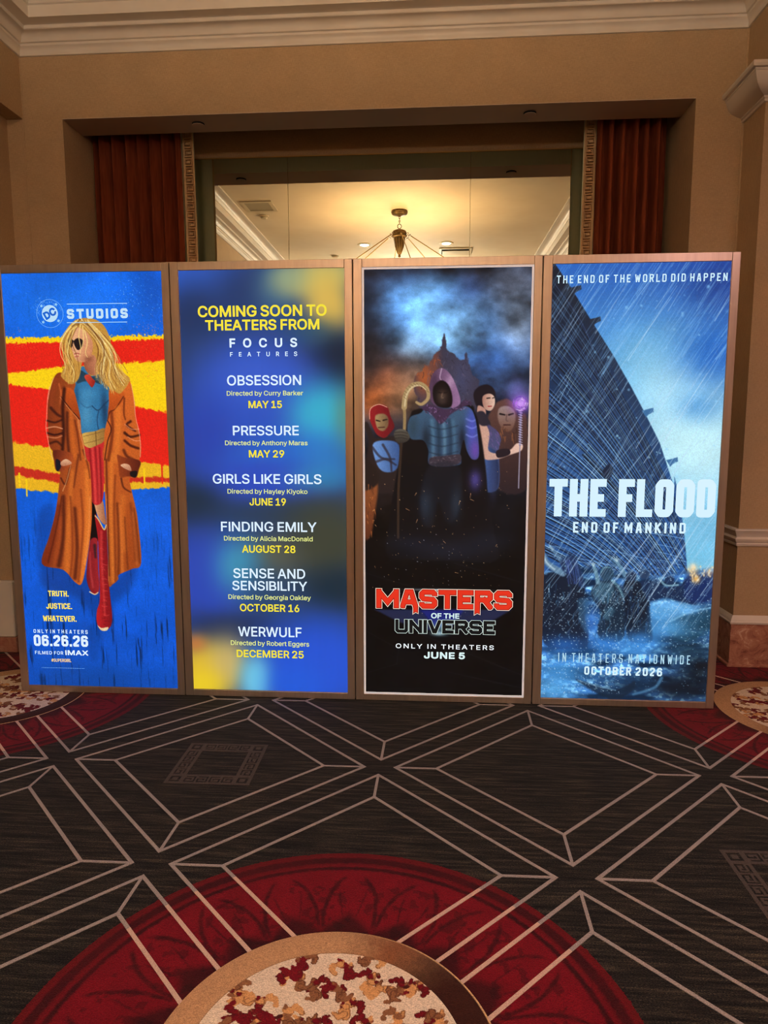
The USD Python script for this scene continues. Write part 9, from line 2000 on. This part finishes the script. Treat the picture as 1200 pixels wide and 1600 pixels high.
('B',78.6,164.3,0.4,0.6,(255,220,160),0.8,0),
('B',85.8,161.7,0.4,0.6,(255,220,160),0.8,0),
('B',83,166.9,0.4,0.6,(255,220,160),0.8,0),
('B',81.6,164.5,0.4,0.6,(255,220,160),0.8,0),
('B',79.8,164.8,0.4,0.6,(255,220,160),0.8,0),
('B',80.2,167.8,0.4,0.6,(255,220,160),0.8,0),
('B',82.9,166.8,0.4,0.6,(255,220,160),0.8,0),
('B',79.6,164.2,0.4,0.6,(255,220,160),0.8,0),
('P',[(57,183),(59.7,188.8),(70.1,190.3),(91.2,182.4),(91.4,186.6),(72,195.4),(61,200.7)],(40,92,150),2,0.5),
('P',[(70.1,190.3),(81.1,185.9),(91.3,184.1),(91.9,195),(78.7,202),(68.9,197.1)],(30,70,92),2,0.7,{'rough': 1.0}),
('B',12.4,205.1,12.2,4.9,(40,100,180),0.85,0),
('B',36.1,203.8,8.9,4.9,(52,124,206),0.9,0),
('B',53.8,201.7,8.9,4.9,(60,136,214),0.9,0),
('B',26.7,191.1,3.2,8.9,(60,120,210),0.7,0),
('B',68.7,193.7,9.7,4.9,(90,170,232),0.75,0),
('B',86,217.2,9.7,8.9,(8,16,24),0.85,0),
('B',72.1,228.8,13,4.9,(10,20,32),0.85,0),
('B',49.3,229.3,9.7,4.1,(14,34,58),0.7,0),
('S',[(69.3,190.4),(79.4,185.1),(90.8,182.4)],0.5,0.4,(130,190,230),0.6,0.7),
('P',[(19.6,224.9),(41.2,230.4),(51.6,224.9),(49.4,231.9),(38.1,235.7)],(20,36,56),0.8,0.8,{'rough': 0.5}),
('S',[(20.5,225.3),(31.3,228.5),(41.2,230.6)],0.3,0.3,(110,150,180),0.4,0.7),
('S',[(66.1,222.9),(63.1,228.1),(55.9,231.3),(51.1,232.8)],0.9,0.6,(80,130,170),0.7,0.7)],
]
TXT = [
[('STUDIOS', 36.35, 70.89, 24.7, 5.31, (196, 226, 246), 0.0, {'block': 0.26, 'track': 0.26}),
('TRUTH.', 15.27, 27.64, 181.94, 3.44, (255, 226, 92), 0.0, {'block': 0.21, 'track': 0.08}),
('JUSTICE.', 13.61, 29.31, 189.41, 3.45, (255, 226, 92), 0.0, {'block': 0.21, 'track': 0.08}),
('WHATEVER.', 11.17, 31.57, 196.91, 3.47, (255, 226, 92), 0.0, {'block': 0.21, 'track': 0.08}),
('ONLY IN THEATERS', 4.92, 37.83, 204.15, 2.32, (226, 240, 252), 0.0, {'block': 0.17, 'track': 0.42}),
('06.26.26', 4.67, 37.67, 212.01, 6.8, (226, 240, 252), 0.0, {'block': 0.22, 'track': 0.1}),
('FILMED FOR', 4.93, 22.19, 217.05, 2.05, (226, 240, 252), 0.06, {'track': 0.12}),
('IMAX', 23.42, 37.45, 217.26, 3.02, (226, 240, 252), 0.18, {'track': 0.05}),
('#SUPERGIRL', 14.65, 26.79, 221.48, 1.96, (250, 214, 130), 0.06)],
[('COMING SOON TO', 10.13, 80.9, 24.71, 5.89, (246, 226, 60), 0.24),
('THEATERS FROM', 13.97, 76.89, 31.89, 5.58, (246, 226, 60), 0.24),
('FOCUS', 27.21, 64.6, 41.07, 4.85, (222, 240, 255), 0.24, {'track': 0.85}),
('FEATURES', 27.33, 64.51, 45.85, 2.39, (222, 240, 255), 0.08, {'track': 1.35}),
('OBSESSION', 25.24, 66.45, 61.41, 5.35, (222, 240, 255), 0.14),
('Directed by Curry Barker', 24.8, 67.42, 66.95, 2.51, (226, 232, 140), 0.07),
('MAY 15', 36.81, 55.57, 73.82, 4.0, (246, 226, 60), 0.16),
('PRESSURE', 27.66, 64.65, 88.71, 5.27, (222, 240, 255), 0.14),
('Directed by Anthony Maras', 23.05, 69.47, 94.17, 2.56, (226, 232, 140), 0.07),
('MAY 29', 36.35, 56.37, 100.98, 4.07, (246, 226, 60), 0.16),
('GIRLS LIKE GIRLS', 15.43, 76.94, 115.6, 5.36, (222, 240, 255), 0.14),
('Directed by Hayley Kiyoko', 23.58, 68.96, 121.16, 2.6, (226, 232, 140), 0.07),
('JUNE 19', 36.0, 56.74, 127.83, 4.15, (246, 226, 60), 0.16),
('FINDING EMILY', 19.23, 73.78, 142.61, 5.46, (222, 240, 255), 0.14),
('Directed by Alicia MacDonald', 20.73, 71.53, 147.91, 2.65, (226, 232, 140), 0.07),
('AUGUST 28', 31.05, 61.6, 154.69, 4.22, (246, 226, 60), 0.16),
('SENSE AND', 25.53, 66.92, 169.45, 5.56, (222, 240, 255), 0.14),
('SENSIBILITY', 24.76, 67.91, 176.52, 5.39, (222, 240, 255), 0.14),
('Directed by Georgia Oakley', 22.27, 69.93, 181.84, 2.71, (226, 232, 140), 0.07),
('OCTOBER 16', 28.78, 63.29, 188.87, 4.31, (246, 226, 60), 0.16),
('WERWULF', 27.43, 64.33, 203.68, 5.68, (222, 240, 255), 0.14),
('Directed by Robert Eggers', 22.85, 68.6, 209.0, 2.76, (226, 232, 140), 0.07),
('DECEMBER 25', 26.12, 65.33, 216.15, 4.39, (246, 226, 60), 0.16)],
[('OF THE', 38.07, 53.92, 191.09, 3.05, (214, 238, 236), 0.18),
('ONLY IN THEATERS', 18.16, 73.48, 208.85, 2.71, (232, 240, 244), 0.1, {'track': 0.22}),
('JUNE 5', 34.16, 57.35, 214.57, 3.94, (216, 240, 240), 0.28, {'track': 0.05}),
('MASTERS', 7.19, 83.03, 185.57, 11.01, (228, 50, 28), 0.0, {'block': 0.27, 'track': 0.06, 'sharp': True, 'style': 'bevel'}),
('UNIVERSE', 17.88, 73.84, 199.81, 7.79, (14, 16, 18), 0.0, {'block': 0.25, 'track': 0.09, 'sharp': True, 'style': 'outline'})],
[('THE END OF THE WORLD DID HAPPEN', 2.33, 88.95, 9.84, 4.03, (206, 236, 250), 0.0, {'block': 0.16, 'track': 0.3}),
('THE FLOOD', 1.64, 89.5, 132.73, 20.5, (214, 242, 255), 0.0, {'block': 0.205, 'track': 0.055}),
('END OF MANKIND', 14.99, 74.79, 141.57, 5.89, (214, 242, 255), 0.0, {'block': 0.19, 'track': 0.3}),
('IN THEATERS NATIONWIDE', 9.21, 81.04, 214.76, 5.22, (176, 216, 236), 0.0, {'block': 0.11, 'track': 0.34}),
('OCTOBER 2026', 23.78, 66.25, 221.91, 4.85, (214, 240, 250), 0.0, {'block': 0.2, 'track': 0.22})],
]
BADGE = [[26.63, 21.71], [34.32, 21.81], [31.21, 21.77], [36.64, 16.78], [70.82, 17.23], [36.03, 26.73], [70.32, 27.13]]
FINE = [[8.33, 225.2], [34.79, 224.58]]
LEGS = [[25.99, 184.97], [31.2, 184.89], [31.22, 188.58], [28.71, 189.92], [27.08, 188.66], [62.13, 185.28], [65.86, 185.21], [65.92, 188.89], [63.8, 189.85], [62.18, 188.4]]
def clouds_over(p):
    n = p.n(.035, .05, 6, 1); n2 = p.n(.11, .14, 5, 2)
    g = np.clip((n * .65 + n2 * .35 - .5) * 3.4 + .5, .0, 1.4)[..., None]
    lum = p.C.mean(-1, keepdims=True)
    p.C = p.C * (.36 + .98 * g) + np.clip(g - .85, 0, 1) * np.array([30, 44, 54]) * (lum > 60)
def sea_over(p):
    m = p.M['sea'][..., None]
    n = p.n(.09, .26, 5, 3); n2 = p.n(.5, .8, 4, 4)
    v = np.clip((n - .5) * 3 + .5, 0, 1)
    col = np.stack([14 + 60 * v, 40 + 100 * v, 70 + 150 * v], -1)
    sp = np.clip((n2 - .52) * 8, 0, 1) * np.clip((n - .38) * 4, 0, 1)
    col = col + sp[..., None] * np.array([110, 120, 90])
    p.C = p.C * (1 - m) + col * m
def background(i, p):
    X, Y = p.X, p.Y
    if i == 0:
        t = np.clip(Y / PHC, 0, 1)[..., None]
        p.C[:] = np.array([12, 104, 232]) * (1 - t) + np.array([6, 80, 200]) * t
        n = p.n(.05, .05, 4, 1)[..., None]; s = p.n(.9, .06, 4, 2)
        p.C *= .80 + .4 * n
        p.C = p.C * (1 - np.clip((s - .60) * 5, 0, .55)[..., None] * np.clip((Y - 120) / 60, 0.1, 1)[..., None]) 
        p.blob(38, 232, 60, 14, (8, 60, 130), .5); p.blob(84, 8, 10, 20, (8, 60, 150), .5); p.blob(40, 20, 30, 14, (40, 130, 245), .5)
    elif i == 1: p.C[:] = (38, 62, 112)
    elif i == 2:
        t = np.clip((Y - 95) / 45, 0, 1)[..., None]
        p.C[:] = np.array([30, 34, 48]) * (1 - t) + np.array([5, 5, 8]) * t
        p.blob(20, 120, 30, 30, (70, 46, 36), .4)
    else:
        t = np.clip(Y / 130, 0, 1)[..., None]; u = np.clip(X / PWC, 0, 1)[..., None]
        p.C[:] = (np.array([40, 104, 196]) * (1 - u) + np.array([30, 74, 164]) * u) * (1 - t) + np.array([130, 206, 240]) * t
        for a in ((50, 52, 30, 26, (110, 190, 235), .8), (62, 64, 22, 22, (180, 232, 250), .85), (84, 96, 30, 30, (198, 240, 250), .98), (86, 140, 20, 16, (120, 190, 230), .8), (70, 92, 22, 18, (196, 240, 248), .8), (84, 46, 20, 16, (24, 92, 190), .8), (78, 74, 12, 8, (70, 140, 205), .7), (84, 166, 16, 30, (120, 200, 238), .8), (86, 10, 16, 12, (24, 52, 130), .6)): p.blob(*a)
        n = p.n(.04, .06, 5, 1); p.C *= (.88 + .24 * n)[..., None]
def finish(i, p):
    if i == 0:
        p.spray(.16, 2.6)
        r = p.rng
        for cx, cy, n, s in ((25, 18, 130, 4.5), (84, 32, 130, 7), (72, 12, 120, 12), (8, 36, 60, 6), (80, 52, 70, 8)):
            for _ in range(n): p.blob(cx + r.normal(0, s), cy + r.normal(0, s * .6), .22, .22, (150, 200, 250) if cy < 28 else (236, 120, 60), r.uniform(.3, .9), p=3)
    elif i == 1: p.C *= 1 + .03 * np.sin(p.Y * 7.0)[..., None] * 0 + (.02 * (p.n(.4, .02, 2, 5) - .5))[..., None]
    elif i == 2:
        p.dots(150, 2, 84, 108, 190, .12, .26, (230, 190, 130), .9); p.dots(60, 10, 60, 140, 190, .1, .3, (220, 226, 240), .8)
        for _ in range(14):
            x, y = p.rng.uniform(4, 82), p.rng.uniform(120, 165); p.stroke([(x, y), (x + p.rng.uniform(-1, 2), y + p.rng.uniform(.4, 2.4))], .14, .08, (240, 180, 120), .2, .8)
        p.spray(.10, 2.4)
    else:
        p.rain(330, -5, 95, -5, 60, 122, 8, 34, .16, (150, 205, 250), .5)
        p.rain(360, -5, 95, 60, 190, 124, 8, 30, .17, (180, 222, 252), .6, 5)
        p.rain(60, -5, 95, 0, 170, 121, 30, 60, .2, (205, 232, 255), .7, 2)
        p.dots(34, 20, 90, 5, 120, .4, 1.0, (150, 210, 250), .6); p.dots(40, 5, 88, 60, 180, .3, .7, (170, 225, 250), .7)
        p.dots(700, 0, 44, 172, 234, .12, .36, (200, 230, 250), .85); p.dots(620, 36, 92, 160, 206, .12, .36, (190, 225, 248), .8)
        p.dots(120, 50, 90, 205, 232, .12, .3, (150, 190, 215), .7)
        p.spray(.10, 2.4)
LABELS = ['woman in a rust coat, blue top and red boots', None, 'hooded figure in a dark cape with companions', 'dark ship hull and people with raised arms']
for i in range(4):
    nx, ny = (130, 330) if i == 1 else (310, 800)
    p = Paint(nx, ny, 5 + i)
    background(i, p)
    ops = ART[i]; k0 = 0
    for k, o in enumerate(ops + [('END',)]):
        if o[0] in ('CLOUD', 'SEA', 'END'):
            p.run(ops[k0:k]); k0 = k + 1
            if o[0] == 'CLOUD': clouds_over(p)
            if o[0] == 'SEA': sea_over(p)
    finish(i, p)
    pr = p.build(BOXES[i], label=LABELS[i])
    for text, x0, x1, yb, cap, col, bold, *kw in TXT[i]:
        kw = dict(kw[0]) if kw else {}; style = kw.pop('style', None)
        s = words(text, x0, x1, yb, cap, bold, **kw)
        if style == 'bevel':
            cut = sorted((g.bounds for g in getattr(s.intersection(sbox(x0 - 1, yb - .35, x1 + 1, yb - .25)), 'geoms', [])), key=lambda b: b[0])
            for k in (3, 7):                                  # two stems run on below the line to a point
                if k < len(cut): a0, a1 = cut[k][0], cut[k][2]; s = unary_union([s, Polygon([(a0, yb - .5), (a1, yb - .5), (a1, yb + 2.6), ((a0 + a1) / 2, yb + 2.0), (a0, yb + 2.9)])])
            print_shape(pr, s.buffer(.42, join_style=2, mitre_limit=2), (236, 214, 196), 0, label='pale outline of the red title')
            print_shape(pr, s.buffer(.06, join_style=2, mitre_limit=2), (150, 22, 16), 1)
            b = s.bounds; mid = (b[1] + b[3]) / 2 - 1
            face = s.buffer(-.22, join_style=2)
            print_shape(pr, face, (206, 38, 24), 2)
            hi = shapely.affinity.translate(face, -.20, -.24).intersection(face)
            print_shape(pr, hi, col, 3)
        elif style == 'outline':
            print_shape(pr, s.buffer(.30, join_style=2, mitre_limit=2), (196, 216, 210), 0, label='pale outlined title')
            print_shape(pr, s.buffer(-.02), col, 1)
        else: print_shape(pr, s, col)
    if i == 0:
        (cx, cy), (rx, _), (qx, _), a, b, c, d = BADGE
        R = rx - cx; r = qx - cx
        ring = Point(cx, cy).buffer(R, 40).difference(Point(cx, cy).buffer(R - .22, 40))
        print_shape(pr, ring, (120, 180, 240), name='badge')
        print_shape(pr, Point(cx, cy).buffer(r, 40), (186, 222, 246), name='badge')
        print_shape(pr, words('DC', cx - r * .80, cx + r * .80, cy + r * .46, r * .92, .30, rot=-28), (18, 100, 214), 1, name='badge')
        for ang in (-52, 40, 132, 222):
            sx, sy = cx + (R + r) / 2 * math.cos(math.radians(ang)), cy + (R + r) / 2 * math.sin(math.radians(ang))
            star = Polygon([(sx + (1.15 if k % 2 == 0 else .48) * math.sin(k * PI / 5 + .3), sy - (1.15 if k % 2 == 0 else .48) * math.cos(k * PI / 5 + .3)) for k in range(10)])
            print_shape(pr, star, (150, 206, 244), name='badge')
        for (x0, y0), (x1, y1) in ((a, b), (c, d)):
            print_shape(pr, sbox(x0, y0 - .18, x1, y0 + .18), (176, 216, 246), name='badge_rule')
        (x0, y0), (x1, y1) = FINE
        r = np.random.default_rng(3); x = x0; parts = []
        while x < x1:
            w = r.uniform(.4, 1.6); parts.append(sbox(x, y0 - .16, min(x + w, x1), y0 + .16)); x += w + .25
        print_shape(pr, unary_union(parts), (110, 160, 220), name='fine_print')
